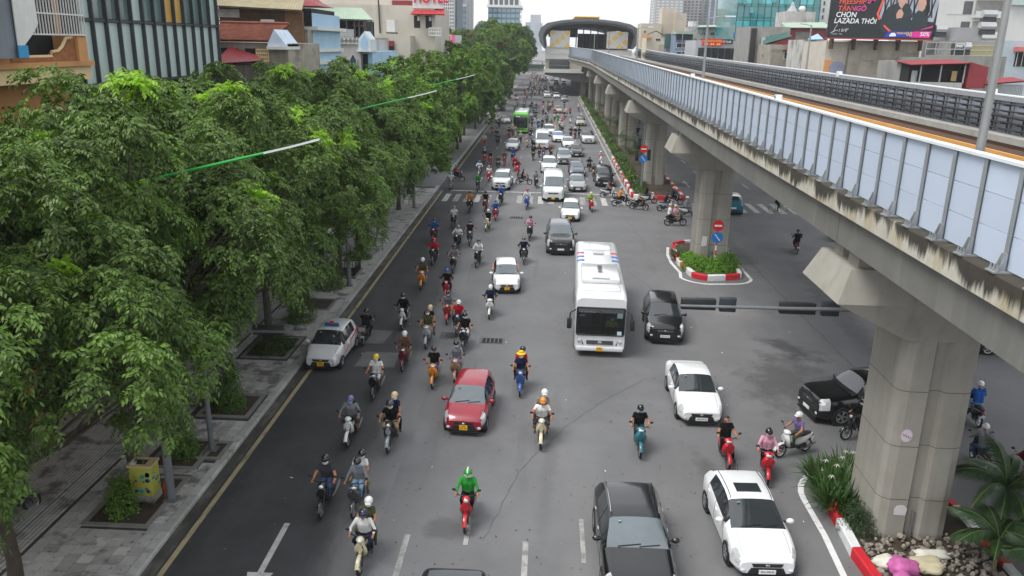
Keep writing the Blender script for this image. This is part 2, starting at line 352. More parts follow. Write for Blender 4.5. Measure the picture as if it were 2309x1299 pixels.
# pavement on the shop side
pv = B(-19.0,-10.93,-12,79.4,-.5,.118).obj('pavement', grout); tag(pv, kind='structure')
tag(B(-19.0,-10.93,90.5,300,-.5,.13).obj('pavement', M('pavement_far',(.24,.235,.225),.85,0,.25,1.5)), kind='structure')
pits=[(-13.25,-11.5,20.3,22.9),(-12.95,-11.55,23.7,25.5),(-11.5,-11.0,24.4,25.4),(-12.9,-11.2,27.6,29.4),(-13.4,-11.6,33.6,36.0),(-13.2,-11.5,40.5,42.2),(-13.2,-11.5,46.8,48.6)]
def inpit(x,y): return any(a-.25<x<b+.25 and c-.25<y<d+.25 for a,b,c,d in pits)
tm = B(-.194,.194,-.194,.194,0,.03).mesh('tile', tilem)
far = MB(); n=0
for r in range(0,160):
    y=14.6+r*.4
    for c in range(8):
        x=-11.14-c*.4
        if inpit(x,y) or y>79.2: continue
        jz=rnd.uniform(-.004,.004)
        if n<300 and y<33:
            O('tile', tm, pv, (x,y,.112+jz), (rnd.gauss(0,.006),rnd.gauss(0,.006),rnd.gauss(0,.006))); n+=1
        else: far.box(x-.194,x+.194,y-.194,y+.194,.11+jz,.142+jz)
for r in range(0,110):                     # ribbed guide paving and larger slabs nearer the shops
    y=8+r*.65
    for c in range(6):
        x=-14.55-c*.65
        if y>79: continue
        jz=rnd.uniform(-.004,.004)
        if c in (0,1):
            for k in range(5): far.box(x-.31+k*.125,x-.31+k*.125+.085,y-.31,y+.31,.11+jz,.142+jz)
        else: far.box(x-.31,x+.31,y-.31,y+.31,.11+jz,.140+jz)
for y in np.arange(-10,14.3,.4):
    for c in range(8): far.box(-11.14-c*.4-.194,-11.14-c*.4+.194,y-.194,y+.194,.11,.141)
o=far.obj('tile', tilem, pv); o['kind']='stuff'
for (a,b,c,d) in pits:
    B(a,b,c,d,.10,.135).obj('planting_bed', soil, pv)
    fr=MB(); w=.16
    fr.box(a-w,b+w,c-w,c,.10,.17); fr.box(a-w,b+w,d,d+w,.10,.17); fr.box(a-w,a,c,d,.10,.168); fr.box(b,b+w,c,d,.10,.168)
    fr.obj('bed_edging', M('bed_edging',(.22,.215,.20),.85,0,.2,3), pv)
kb = E('kerb', kind='structure')
ks = MB().prism([(-.15,-.1),(.15,-.1),(.15,.10),(.12,.15),(-.15,.15)],1,-.494,.494).mesh('kerb_stone', kerbm)
for i in range(80):
    O('kerb_stone', ks, kb, (-10.78+rnd.uniform(-.006,.006), 0.5+i, rnd.uniform(-.005,.005)), (0,0,rnd.gauss(0,.004)))
f2=MB()
for i in range(200): f2.prism([(-10.93,-.1),(-10.63,-.1),(-10.63,.15),(-10.93,.15)],1,91+i*1.0,91+i*1.0+.985)
o=f2.obj('kerb_stone', kerbm, kb); o['kind']='stuff'
tag(B(-10.62,-10.25,-12,79,-.2,.005).obj('gutter', M('gutter_wet',(.07,.066,.06),.6,0,.5,1.2,streak=[((.17,.165,.15),(2,.6,1),.5,.62,.7)])), kind='structure')

# ---------------------------------------------------------------- median islands with painted kerb stones
def kerb_ring(parent, pts, h, th, plain=None, seg=1.25, coltop=None):
    # pts: outline of the outer kerb face (open or closed list); stones laid along it
    P=[Vector((x,y,0)) for x,y in pts]; cum=[0]
    for a,b in zip(P,P[1:]): cum.append(cum[-1]+(b-a).length)
    def at(s):
        for i in range(len(P)-1):
            if s<=cum[i+1] or i==len(P)-2:
                t=(s-cum[i])/max(cum[i+1]-cum[i],1e-6); return P[i].lerp(P[i+1],min(t,1))
    n=int(cum[-1]/seg); 
    for k in range(n):
        ss=[k*seg+.008, k*seg+seg*.33, k*seg+seg*.66, (k+1)*seg-.008]
        q=[at(s) for s in ss]; rings=[]
        for i,c in enumerate(q):
            d=(at(ss[i]+.05)-at(max(ss[i]-.05,0))).normalized(); nn=Vector((-d.y,d.x,0))
            o_,i_=c, c+nn*th
            rings.append([(o_.x,o_.y,-.02),(o_.x,o_.y,h-.04),(o_.x+nn.x*.04,o_.y+nn.y*.04,h),(i_.x,i_.y,h),(i_.x,i_.y,-.02)])
        mid=q[1]
        mt = plain(mid) if plain else None
        if mt is None: mt = redp if k%2==0 else whtp
        MB().loft(rings).obj('kerb_stone', mt, parent)
def arc(cx,cy,r,a0,a1,n): return [(cx+r*math.cos(R(a0+(a1-a0)*i/n)), cy+r*math.sin(R(a0+(a1-a0)*i/n))) for i in range(n+1)]
def line_strip(pts,w,z,mat,parent,name):
    P=[Vector((x,y,0)) for x,y in pts]; vs=[]; fs=[]
    for i,c in enumerate(P):
        d=(P[min(i+1,len(P)-1)]-P[max(i-1,0)]).normalized(); nn=Vector((-d.y,d.x,0))*w/2
        vs += [(c.x-nn.x,c.y-nn.y,z),(c.x+nn.x,c.y+nn.y,z)]
        if i: fs.append((2*i-2,2*i-1,2*i+1,2*i))
    MB().add(vs,fs).obj(name,mat,parent)
# island round the first pier (rounded nose away from the camera)
is1 = E('median_island', kind='structure')
out=[(13.4,2),(13.4,22.9)]+arc(11.3,22.9,2.1,0,90,6)[1:]+arc(11.05,23.2,1.8,90,180,6)[1:]+[(9.12,20.5),(9.3,18),(9.42,2)]
kerb_ring(is1,out,.34,.26, seg=1.5)
sheet('bed', [(13.2,2),(13.2,22.9)]+arc(11.3,22.9,1.9,0,90,6)[1:]+arc(11.05,23.2,1.6,90,180,6)[1:]+[(9.32,20.5),(9.5,18),(9.62,2)], .2, soil, is1)
line_strip([(10.8,25.75)]+arc(10.9,23.55,2.2,95,180,8)+[(8.72,21.5),(8.62,19.5),(8.66,2)],.19,.010,whtp,is1,'edge_line')
# island round the second pier
is2 = E('median_island', kind='structure')
o2=[(9.15,56.8)]+[(8.95,54.5),(8.98,52.4),(9.25,50.6)]+arc(10.55,50.1,1.25,190,262,5)+arc(11.6,50.2,1.05,275,352,5)+[(12.75,52),(12.75,56.8)]+arc(10.95,56.8,1.8,5,175,8)
kerb_ring(is2,o2,.36,.26,seg=1.2)
sheet('bed',[(x*.93+10.85*.07,y*.96+53*.04) for x,y in o2],.2,soil,is2)
lp=[(9.0,57.4),(8.66,55),(8.62,53),(8.85,50.6)]+arc(10.4,49.9,1.75,195,265,6)+arc(11.7,49.8,1.45,275,350,6)+[(13.12,52),(13.1,57)]
line_strip(lp,.2,.010,whtp,is2,'edge_line')
# long planted median
is3 = E('median_island', kind='structure')
o3=[(8.25,228),(8.25,77.6)]+arc(9.0,77.2,.9,180,265,4)[1:]+[(12.3,75.9)]+arc(12.3,76.8,.95,272,360,4)+[(13.25,228)]
cg=M('kerb_concrete',(.33,.32,.30),.8,0,.2,2)
kerb_ring(is3,o3,.42,.3,seg=1.5, plain=lambda p: cg if p.y>104 else None)
sheet('bed',[(8.5,228),(8.5,77.8),(9.2,76.5),(12.2,76.2),(13.0,77.5),(13.0,228)],.3,soil,is3)
line_strip([(7.98,228),(7.98,77.4),(8.4,76.2)],.2,.010,M('edge_paint',(.38,.37,.35),.8,0,.2,2),is3,'edge_line')
# ================================================================ viaduct, piers, noise barriers
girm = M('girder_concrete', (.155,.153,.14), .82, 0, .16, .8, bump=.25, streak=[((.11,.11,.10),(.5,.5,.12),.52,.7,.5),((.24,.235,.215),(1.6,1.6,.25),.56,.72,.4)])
pierm = M('pier_concrete', (.31,.295,.26), .82, 0, .14, .6, bump=.2, streak=[((.20,.185,.155),(2.2,2.2,.10),.5,.68,.5),((.40,.385,.345),(.6,.6,.25),.56,.72,.5)])
parm = M('parapet_stained', (.50,.475,.41), .85, 0, .16, 1.5, bump=.3, streak=[((.34,.27,.12),(1,1.1,.25),.50,.64,.6),((.62,.60,.55),(1,2.5,.8),.58,.68,.6)])
def drip(ma):                               # soot and algae running down from the top edge
    t=ma.node_tree; K=t.links; b=t.nodes['Principled BSDF']; src=b.inputs['Base Color'].links[0].from_socket
    geo=t.nodes.new('ShaderNodeNewGeometry'); sx=t.nodes.new('ShaderNodeSeparateXYZ'); K.new(geo.outputs['Position'],sx.inputs[0])
    def mt(op,a,b_,c=None):
        q=t.nodes.new('ShaderNodeMath'); q.operation=op
        for k,v in enumerate((a,b_,c)):
            if v is None: continue
            if isinstance(v,(int,float)): q.inputs[k].default_value=v
            else: K.new(v,q.inputs[k])
        return q.outputs[0]
    h=mt('MULTIPLY_ADD',sx.outputs['Y'],-.0033,sx.outputs['Z']); h=mt('MULTIPLY_ADD',h,1.9,-18.42)      # 0 at the foot, 1 at the top
    for (sy,sz,lo,hi,amt,c,k) in ((1.3,.10,.47,.56,.97,(.022,.020,.017),.24),(4.0,.3,.50,.64,.85,(.05,.042,.028),.30),(.5,.4,.62,.72,.7,(.05,.06,.022),.1)):
        mp=t.nodes.new('ShaderNodeMapping'); mp.inputs['Scale'].default_value=(.2,sy,sz); mp.inputs['Location'].default_value=(0,lo*31,0); K.new(geo.outputs['Position'],mp.inputs['Vector'])
        n=t.nodes.new('ShaderNodeTexNoise'); n.inputs['Scale'].default_value=1; n.inputs['Detail'].default_value=8; n.inputs['Roughness'].default_value=.65; K.new(mp.outputs[0],n.inputs['Vector'])
        f=mt('MULTIPLY_ADD',h,k,n.outputs['Fac']); r=t.nodes.new('ShaderNodeMapRange'); r.inputs['From Min'].default_value=lo+k*.42; r.inputs['From Max'].default_value=hi+k*.42; r.inputs['To Max'].default_value=amt; K.new(f,r.inputs['Value'])
        mi=t.nodes.new('ShaderNodeMix'); mi.data_type='RGBA'; K.new(r.outputs[0],mi.inputs['Factor']); K.new(src,mi.inputs[6]); mi.inputs[7].default_value=(*c,1); src=mi.outputs[2]
    K.new(src,b.inputs['Base Color'])
drip(parm)
steel = M('galvanised_steel', (.33,.35,.365), .45, .35, .12, 2.5, rand=.10)
panelm = M('acrylic_panel', lin((190,202,220)), .35, 0, .05, .5, rand=.04, spec=.5)
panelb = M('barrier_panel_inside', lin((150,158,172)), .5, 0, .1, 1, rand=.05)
capm = M('barrier_cap_white', lin((222,226,230)), .4, 0, .06, 1)
darkst = M('cable_bracket_steel', (.045,.048,.05), .6, .3, .2, 4)
cablem = M('cable_sheath', (.022,.023,.022), .6, 0, .2, 4)
ballast = M('trackbed_rust', (.075,.035,.018), .9, 0, .35, 2.5, bump=.4)
orange = M('conductor_rail_cover', lin((196,140,66)), .5, 0, .12, 1)
YS, YE = 4.0, 226.0
def xl(y):                                 # left edge of the viaduct: it flares out before the station
    t=max(0,min(1,(y-160)/62)); return 8.0-3.1*t*t*(3-2*t)
def xr(y): return 20.0+3.0*max(0,min(1,(y-150)/70))
def zb(y): return 8.84+.003*(y-22)         # girder soffit
def zp(y): return 9.76+.0032*(y-22)        # foot of the parapet
def zq(y): return 10.28+.0035*(y-22)       # top of the parapet
def zt(y): return 12.18+.0058*max(0,y-20)  # top of the barrier
via = E('viaduct', (14,22,0), 0, 'long elevated concrete railway viaduct with stained parapet','viaduct')
via.location=(0,0,0)
PIERS=[22.4+31.05*i for i in range(7)]
joints=[YS]+[p for p in PIERS]+[YE]
for a,b in zip(joints,joints[1:]):
    ys=[a+.02+(b-a-.04)*i/6 for i in range(7)]
    rings=[]
    for y in ys:
        x0=xl(y)+.18; x1=xr(y)-.2
        rings.append([(x0,y,zb(y)),(x0,y,zp(y)+.1),(x1,y,zp(y)+.1),(x1,y,zp(y)-.25),(14.6,y,zb(y))])
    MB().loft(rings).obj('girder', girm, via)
    ys=[a+.03+(b-a-.06)*i/6 for i in range(7)]; q=[]
    half=a
    # parapet in lengths of about ten metres with a fine gap between
    n=max(1,round((b-a)/10.35))
    for k in range(n):
        s=a+(b-a)*k/n+.012; e_=a+(b-a)*(k+1)/n-.012; rings=[]
        for i in range(4):
            y=s+(e_-s)*i/3; x=xl(y)
            rings.append([(x,y,zp(y)-.02),(x,y,zq(y)-.03),(x+.03,y,zq(y)),(x+.55,y,zq(y)),(x+.55,y,zp(y)+.12),(x+.2,y,zp(y)+.12),(x+.2,y,zp(y)-.02)])
        MB().loft(rings).obj('parapet', parm, via)
        rings=[]
        for i in range(4):
            y=s+(e_-s)*i/3; x=xr(y); rings.append([(x,y,zp(y)-.02),(x,y,zq(y)),(x-.3,y,zq(y)),(x-.3,y,zp(y)-.02)])
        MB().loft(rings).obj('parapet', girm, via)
ys=list(np.arange(YS,YE+.1,6))
def strip(name, x0, x1, dz, h, mat, zf=zq):
    rings=[]
    for y in ys:
        a=x0(y) if callable(x0) else x0; b=x1(y) if callable(x1) else x1; z=zf(y)+dz
        rings.append([(a,y,z),(b,y,z),(b,y,z+h),(a,y,z+h)])
    MB().loft(rings).obj(name, mat, via)
strip('deck', lambda y:xl(y)+.5, lambda y:xr(y)-.25, -.30, .26, conc)
strip('trackbed', 16.9, 18.6, -.05, .10, ballast); strip('trackbed', 10.2, 12.4, -.05, .10, ballast)
for x in (17.05,18.45,10.6,12.05): strip('rail', x-.035, x+.035, .05, .14, M('rail_steel',(.10,.06,.04),.5,.6,.2,2))
strip('conductor_rail', 16.45, 16.6, .05, .20, orange)
strip('walkway', 18.9, 19.75, -.05, .42, M('walkway_concrete',(.34,.325,.30),.85,0,.16,1,streak=[((.2,.19,.17),(2,2,2),.55,.7,.6)]))
# joint covers on the walkway
for y in np.arange(10,225,1.0): pass
pier_proto=None
def pier(yc, label):
    p=E('viaduct_pier',(11.08,yc,0),0,label,'pier','viaduct piers along the median')
    # column: two rounded lobes with a groove between
    w,d,gw=1.06,1.2,.24; prof=[]
    c=.30
    def lobe(s):
        return [(s*gw*.55,-d+.15),(s*gw,-d),(s*(w-c),-d),(s*(w-c*.3),-d+c*.3),(s*w,-d+c),(s*w,d-c),(s*(w-c*.3),d-c*.3),(s*(w-c),d),(s*gw,d),(s*gw*.55,d-.15)]
    prof=lobe(1)+lobe(-1)[::-1]
    rings=[[(x,y,z) for x,y in prof] for z in (-.1,1.5,3.2,4.9,6.42)]
    MB().loft(rings).obj('column', pierm, p, smooth=False)
    for z in (1.5,3.2,4.9):                # casting joints
        MB().loft([[(x*1.003,y*1.003,zz) for x,y in prof] for zz in (z-.012,z+.012)],False).obj('casting_joint', M('joint_line',(.13,.12,.105),.9,0,.2,3), p)
    MB().tube([(.02,-d+.10,.1),(.02,-d+.10,1.1)],.04,8).obj('drain_pipe', M('pipe_grey',(.17,.17,.165),.6,0,.2,3), p)
    zc=zb(yc)
    # cap: tapering soffit, then a hipped beam
    def ring(x,db,zb_,dt,zt_): return [(x,-db,zb_),(x,-dt,zt_),(x,dt,zt_),(x,db,zb_)]
    XL=-3.21
    rs=[[(XL,-1.57,7.5),(XL+.36,-1.23,zc-.46),(XL+.36,1.23,zc-.46),(XL,1.57,7.5)],
        [(-1.5,-1.35,6.75),(-1.5,-1.23,zc-.46),(-1.5,1.23,zc-.46),(-1.5,1.35,6.75)],
        [(-1.2,-1.25,6.40),(-1.2,-1.23,zc-.46),(-1.2,1.23,zc-.46),(-1.2,1.25,6.40)]]
    # lower haunch and upper beam as separate solids of one cap
    mb=MB()
    mb.add([(XL,-1.57,7.5),(XL,1.57,7.5),(-1.06,-1.22,6.40),(-1.06,1.22,6.40),(1.06,-1.22,6.40),(1.06,1.22,6.40),(5.6,-1.57,7.5),(5.6,1.57,7.5),
            (XL+.36,-1.23,zc-.46),(XL+.36,1.23,zc-.46),(5.3,-1.23,zc-.46),(5.3,1.23,zc-.46)],
           [(0,1,3,2),(2,3,5,4),(4,5,7,6),(0,2,4,6),(1,7,5,3),(0,8,9,1),(6,7,11,10),(8,10,11,9),(0,6,10,8),(1,9,11,7)])
    mb.obj('pier_cap', pierm, p)
    for s in (-.62,.62): B(XL+.62,XL+1.5,s-.38,s+.38,zc-.47,zc-.12).obj('bearing_plinth', pierm, p)
    for s in (-.62,.62): B(XL+.75,XL+1.35,s-.28,s+.28,zc-.12,zc+.02).obj('bearing', dk, p)
    return p
ptxt=['tall grooved concrete pier among rubble with a round pink sticker','concrete pier on the oval island with red and white kerb','concrete pier behind the traffic light at the median nose',
 'fourth concrete viaduct pier, among palms in the planted median','fifth concrete viaduct pier along the planted median','sixth concrete viaduct pier along the planted median','concrete viaduct pier next to the station columns']
piers=[pier(y,t) for y,t in zip(PIERS,ptxt)]
# paper and sticker left on the first piers
stk=M('sticker_white',(.62,.60,.62),.6,0,.06,5)
def disc(r,n=20): return [(r*math.cos(2*math.pi*i/n), r*math.sin(2*math.pi*i/n)) for i in range(n)]
p1=piers[0]
MB().prism([(x,z) for x,z in [(a*.8,b) for a,b in disc(.22)]],1,-.004,.004).obj('round_sticker', M('sticker_pink',lin((186,150,176)),.6,0,.05,5), p1, (-.62,-1.206,3.55))
MB().prism([(a*.8,b) for a,b in disc(.19)],1,-.006,.004).obj('sticker_face', stk, p1, (-.62,-1.207,3.55))
MB().tube([(-.74,-1.214,3.62),(-.70,-1.214,3.54),(-.66,-1.214,3.60),(-.62,-1.214,3.50),(-.58,-1.214,3.56),(-.54,-1.214,3.46),(-.50,-1.214,3.52)],.012,4).obj('scrawl',M('sticker_ink',lin((150,80,140)),.6,0,0),p1)
MB().prism([(-.17,-.16),(.16,-.17),(.19,.05),(.1,.15),(.02,.17),(-.12,.14),(-.18,.03)],1,-.004,.004).obj('torn_poster', stk, p1, (-.42,-1.207,1.15))
MB().prism([(-.2,-.35),(.17,-.3),(.2,.3),(-.13,.36)],1,-.004,.004).obj('torn_poster', stk, piers[1], (-.55,-1.207,1.75))

def barrier(near):
    lab='pale blue panelled noise barrier with grey posts on the outer parapet facing the main road' if near else 'noise barrier seen from inside with cable racks, on the viaduct edge toward the houses'
    b=E('noise_barrier',(0,0,0),0,lab,'noise barrier'); sp=1.21
    n=int((YE-YS)/sp); posts=[]
    post=MB(); 
    post.box(-.06,.06,-.010,.010,0,1); post.box(.055,.065,-.06,.06,0,1)
    post.box(-.075,-.06,-.058,.058,0,1)
    pme=post.mesh('post', steel)
    br=MB(); br.box(-.30,.16,-.15,.15,0,.03)
    br.prism([(-.20,.03),(-.07,.03),(-.07,.34),(-.10,.34)],1,-.085,-.065); br.prism([(-.20,.03),(-.07,.03),(-.07,.34),(-.10,.34)],1,.065,.085); br.box(-.09,-.075,-.08,.08,.03,.34)
    for q in (-.11,0,.11):
        br.tube([(-.23,q,.03),(-.23,q,.07)],.034,6); br.tube([(-.23,q,.07),(-.23,q,.15)],.017,6)
    bme=br.mesh('base_bracket', steel)
    pm=B(-.018,.018,-.5,.5,0,1).mesh('panel', panelm if near else panelb)
    npan=0; rest=MB()
    for i in range(n):
        y=YS+.6+i*sp; x=(xl(y)+.27) if near else (xr(y)-.16); z0=zq(y); h=zt(y)-z0-.06
        pst=O('post',pme,b,(x,y,z0),None,(1 if near else -1,1,h))
        if near: O('base_bracket',bme,pst,(0,0,0),None,(1,1,1/h))
        y2=y+sp; 
        if i==n-1: continue
        x2=(xl(y2)+.27) if near else (xr(y2)-.16); ang=math.atan2(-(x2-x),sp); L=math.hypot(sp,x2-x)-.07
        rows=3 if near else 2; hh=(h-.03)/rows
        for k in range(rows):
            zz=z0+.05+k*hh
            seen = near and y>7 and npan<300
            if not near: seen = 12<y<150 and npan<240
            if seen:
                O('panel',pm,b,((x+x2)/2,(y+y2)/2,zz),(0,0,ang),(1,L,hh-.014)); npan+=1
            else:
                s_=L/2; c,sn=math.cos(ang),math.sin(ang); cx,cy=(x+x2)/2,(y+y2)/2
                q=[(cx-sn*t+u*c, cy+c*t+u*sn) for t,u in ((-s_,-.018),(s_,-.018),(s_,.018),(-s_,.018))]
                rest.add([(a,d,zz) for a,d in q]+[(a,d,zz+hh-.014) for a,d in q],[(0,3,2,1),(4,5,6,7),(0,1,5,4),(1,2,6,5),(2,3,7,6),(3,0,4,7)])
    o=rest.obj('panel',panelm if near else panelb,b); o['kind']='stuff'
    # caps
    for a in np.arange(YS,YE-1,12.1):
        rings=[]
        for y in np.linspace(a+.01,min(a+12.1,YE)-.01,4):
            x=(xl(y)+.27) if near else (xr(y)-.16); z=zt(y)
            rings.append([(x-.10,y,z-.06),(x-.10,y,z),(x+.10,y,z),(x+.10,y,z-.06)])
        MB().loft(rings).obj('top_cap', capm, b)
    if not near:
        rings=[]
        for y in ys: x=xr(y)-.25; z=zt(y); rings.append([(x-.06,y,z-.26),(x-.06,y,z-.08),(x,y,z-.08),(x,y,z-.26)])
        MB().loft(rings).obj('top_beam', steel, b)
    return b
nb=barrier(True); fb=barrier(False)
# cable rack on the inside of the far barrier
cr=E('cable_rack',(0,0,0),0,'dark cable rack with bundled cables along the inside of the far barrier','cable rack','viaduct trackside equipment')
arm=MB(); arm.box(-.05,.0,-.03,.03,0,1.25)
for k in range(5): arm.prism([(-.34,.10+k*.25),(-.05,.06+k*.25),(-.05,.13+k*.25),(-.34,.13+k*.25)],1,-.02,.02)
ame=arm.mesh('bracket',darkst)
for i in range(int((YE-8)/1.21)):
    y=8.3+i*1.21; O('bracket',ame,cr,(xr(y)-.28,y,zq(y)+.42))
for k in range(5):
    for dx in (-.16,-.28):
        if k==4 and dx<-.2: continue
        pts=[]
        for y in np.arange(7,YE,2.42):
            sag=.02*math.sin(y*1.7+k*2); pts.append((xr(y)-.28+dx+.012*math.sin(y*.9+k),y,zq(y)+.42+.155+k*.25+sag))
        MB().tube(pts,.032 if k!=2 else .06,6).obj('cable',cablem,cr)
# boxes clamped on the barrier tops
for (y,x,l) in ((23,'r','white signal box with round ports on the far barrier top'),(38,'r','white numbered plate on the far barrier top'),(58,'r','cream junction box on the far barrier top')):
    e=E('trackside_box',(xr(y)-.18,y,zt(y)-.18),0,l,'box','viaduct trackside equipment')
    B(-.16,.1,-.2,.2,0,.36).obj('housing',capm,e)
    if y==23:
        for z in (.1,.25): MB().tube([(-.165,-.02,z),(-.155,-.02,z)],.055,10).obj('port',dk,e)
    elif y==38:
        for q in (-.1,0,.1): B(-.166,-.158,q-.02,q+.02,.09,.27).obj('faded_figure',M('plate_ink',(.3,.3,.32),.6,0,0),e)
    else: B(-.175,-.16,-.12,.12,.08,.28).obj('cover',whtp,e)
for (y,l) in ((30.5,'small white clamp box on the near barrier top beside the orange rail'),(49,'white clamp on near barrier top, farther along the orange rail')):
    e=E('trackside_box',(xl(y)+.33,y,zt(y)-.08),0,l,'box','viaduct trackside equipment'); B(-.1,.12,-.12,.12,0,.22).obj('housing',capm,e); B(-.12,-.1,-.09,.09,.04,.18).obj('cover',steel,e)
# street lamps standing on the viaduct
def vlamp(x,y,h,l,dx):
    e=E('lamp_post',(x,y,zq(y)-.05),0,l,'lamp post','lamp posts on the viaduct')
    MB().tube([(0,0,0),(0,0,h)],[.10,.055],10).obj('pole',M('lamp_pole_grey',(.30,.31,.31),.45,.5,.1,2),e,smooth=True)
    MB().tube([(0,0,h-.05),(dx*.5,0,h+.06),(dx*1.05,0,h+.1)],.03,6).obj('bracket_arm',steel,e)
    MB().cbox((dx*1.2,0,h+.1),(.55,.2,.07)).obj('lamp_head',capm,e)
    B(-.16,.16,-.16,.16,0,.06).obj('base_plate',steel,e)
vlamp(xl(16.6)+.62,16.6,6.4,'grey lamp post rising behind the barrier next to the first pier',1)
vlamp(xl(47.2)+.62,47.2,5.2,'grey lamp post behind the barrier above the dark gap in the panels',1)
vlamp(xl(84)+.62,84,5.2,'lamp post on the viaduct above the third pier',1)
vlamp(xl(125)+.62,125,5.2,'lamp post on the viaduct above the fifth span',1)
vlamp(xl(165)+.62,165,5.2,'lamp post on the viaduct where the tracks begin to spread',1)
vlamp(20.55,68,5.4,'slim lamp post outside the far barrier against the weathered houses',-1)
vlamp(23.2,150,5.4,'slim lamp post outside the far barrier close to the station',-1)
# ================================================================ buildings
def part(mb, name, mat, parent, smooth=False):
    return mb.obj(name, mat, parent, -parent.location, None, smooth)
def house(name, label, x0,x1,y0,y1,z1, mat, cat='building', group=None, z0=0.0):
    e=E(name,((x0+x1)/2,(y0+y1)/2,0),0,label,cat,group)
    part(B(x0,x1,y0,y1,z0-.3,z1),'wall',mat,e); return e
gl_dark=glassmat('window_glass',(.020,.026,.032),.08,.8)
gl_blue=glassmat('tower_glass_blue',(.030,.075,.115),.10,.9,.35,.12)
gl_teal=glassmat('tower_glass_teal',(.012,.21,.23),.10,.9,.3,.15)
gl_tealb=glassmat('tower_glass_teal_light',(.06,.46,.48),.12,.9,.25,.3)
frw=M('frame_white',(.62,.62,.60),.6,0,.08,3); frd=M('frame_dark',(.045,.05,.055),.5,.2,.1,3)
void=M('room_dark',(.018,.018,.019),.95,0,.3,.8)  # near-black colour stands for the shade inside rooms and openings
def win(e, face, pos, u0,u1,z0,z1, frame=frw, pane=gl_dark, t=.08, bars=0, name='window', sill=False):
    """window on a face: 'F' faces -Y at y=pos, 'L' faces -X at x=pos, 'R' faces +X at x=pos"""
    def bx(a,b,c,d,p,q):                  # p,q: how far proud
        if face=='F': return B(a,b,pos-q,pos-p,c,d)
        if face=='L': return B(pos-q,pos-p,a,b,c,d)
        return B(pos+p,pos+q,a,b,c,d)
    w=MB()
    for s in (bx(u0,u1,z0,z0+t,-.05,.06),bx(u0,u1,z1-t,z1,-.05,.06),bx(u0,u0+t,z0+t,z1-t,-.05,.058),bx(u1-t,u1,z0+t,z1-t,-.05,.058)): w.add(s.v,s.f)
    for k in range(bars):
        c=u0+(u1-u0)*(k+1)/(bars+1); s=bx(c-t*.3,c+t*.3,z0+t,z1-t,-.02,.05); w.add(s.v,s.f)
    o=part(w,name,frame,e)
    s=bx(u0+t,u1-t,z0+t,z1-t,-.05,.012); q=s.obj('pane',pane,o); 
    if sill: bx(u0-.08,u1+.08,z0-.07,z0,-.02,.16).obj('sill',frame,o)
    return o
def corr(a,b,c,d,n,h=.05):
    """ribbed sheet between eave a-b and ridge d-c"""
    a,b,c,d=[Vector(v) for v in (a,b,c,d)]; nn=(b-a).cross(d-a).normalized()
    if nn.z<0: nn=-nn
    vs=[];fs=[]
    for i in range(2*n+1):
        t=i/(2*n); off=nn*(h if i%2 else 0)
        vs += [a.lerp(b,t)+off, d.lerp(c,t)+off]
        if i: fs.append((2*i-2,2*i,2*i+1,2*i-1))
    k=len(vs); vs+= [a-nn*.08,b-nn*.08,c-nn*.08,d-nn*.08]; fs.append((k,k+3,k+2,k+1))
    return MB().add(vs,fs)
def bars(x0,x1,y,z0,z1,n,r=.022,hs=2,face='F'):
    mb=MB()
    for i in range(n+1):
        u=x0+(x1-x0)*i/n
        if face=='F': mb.box(u-r,u+r,y-r,y+r,z0,z1)
        else: mb.box(y-r,y+r,u-r,u+r,z0,z1)
    for k in range(hs):
        z=z0+(z1-z0)*k/max(hs-1,1)
        if face=='F': mb.box(x0,x1,y-r*1.6,y+r*1.6,z-r*1.4,z+r*1.4)
        else: mb.box(y-r*1.6,y+r*1.6,x0,x1,z-r*1.4,z+r*1.4)
    return mb
old_w=M('stucco_weathered_white',(.46,.45,.43),.9,0,.16,.8,streak=[((.10,.095,.085),(.9,.9,.35),.5,.64,.8),((.30,.27,.21),(.3,.3,.2),.52,.7,.5)])
old_c=M('render_weathered_grey',(.33,.30,.25),.9,0,.2,.6,streak=[((.09,.08,.065),(.35,.35,.9),.55,.68,.8),((.2,.18,.15),(1.2,1.2,.25),.5,.66,.6)])
beige=M('stucco_beige',(.50,.465,.405),.9,0,.10,.4,streak=[((.34,.31,.26),(.5,.5,.15),.52,.7,.5)])
grey_c=M('concrete_house',(.27,.265,.25),.9,0,.16,.7,streak=[((.14,.135,.125),(.6,.6,.2),.52,.7,.6)])
ochre=M('ochre_paint',lin((190,140,88)),.85,0,.14,1,streak=[((.20,.11,.05),(.7,.7,.3),.55,.72,.5)])
stucco_b=M('brown_stucco',lin((140,92,56)),.95,0,.4,5,bump=.5)
cream=M('cream_trim',lin((214,190,146)),.85,0,.12,1)
rust=M('rusty_cage',(.085,.048,.026),.9,0,.4,2.5)
redmet=M('red_metal_roof',lin((130,42,48)),.55,0,.14,.8); tilr=M('red_clay_tile',(.20,.062,.035),.9,0,.4,2.2,streak=[((.05,.035,.028),(1.3,1.3,1.3),.5,.66,.7)])
grnmet=M('green_metal_roof',lin((150,168,150)),.6,0,.1,.8); grn2=M('teal_metal_roof',lin((52,92,86)),.6,0,.2,.8)
tan_met=M('tan_metal_roof',lin((150,140,112)),.7,0,.25,1)
lblue=M('light_blue_render',lin((160,190,214)),.8,0,.1,.6); gblue=M('grey_blue_render',lin((120,134,158)),.8,0,.1,.6)
blackst=M('shopfront_black',(.02,.02,.022),.5,0,.2,1)

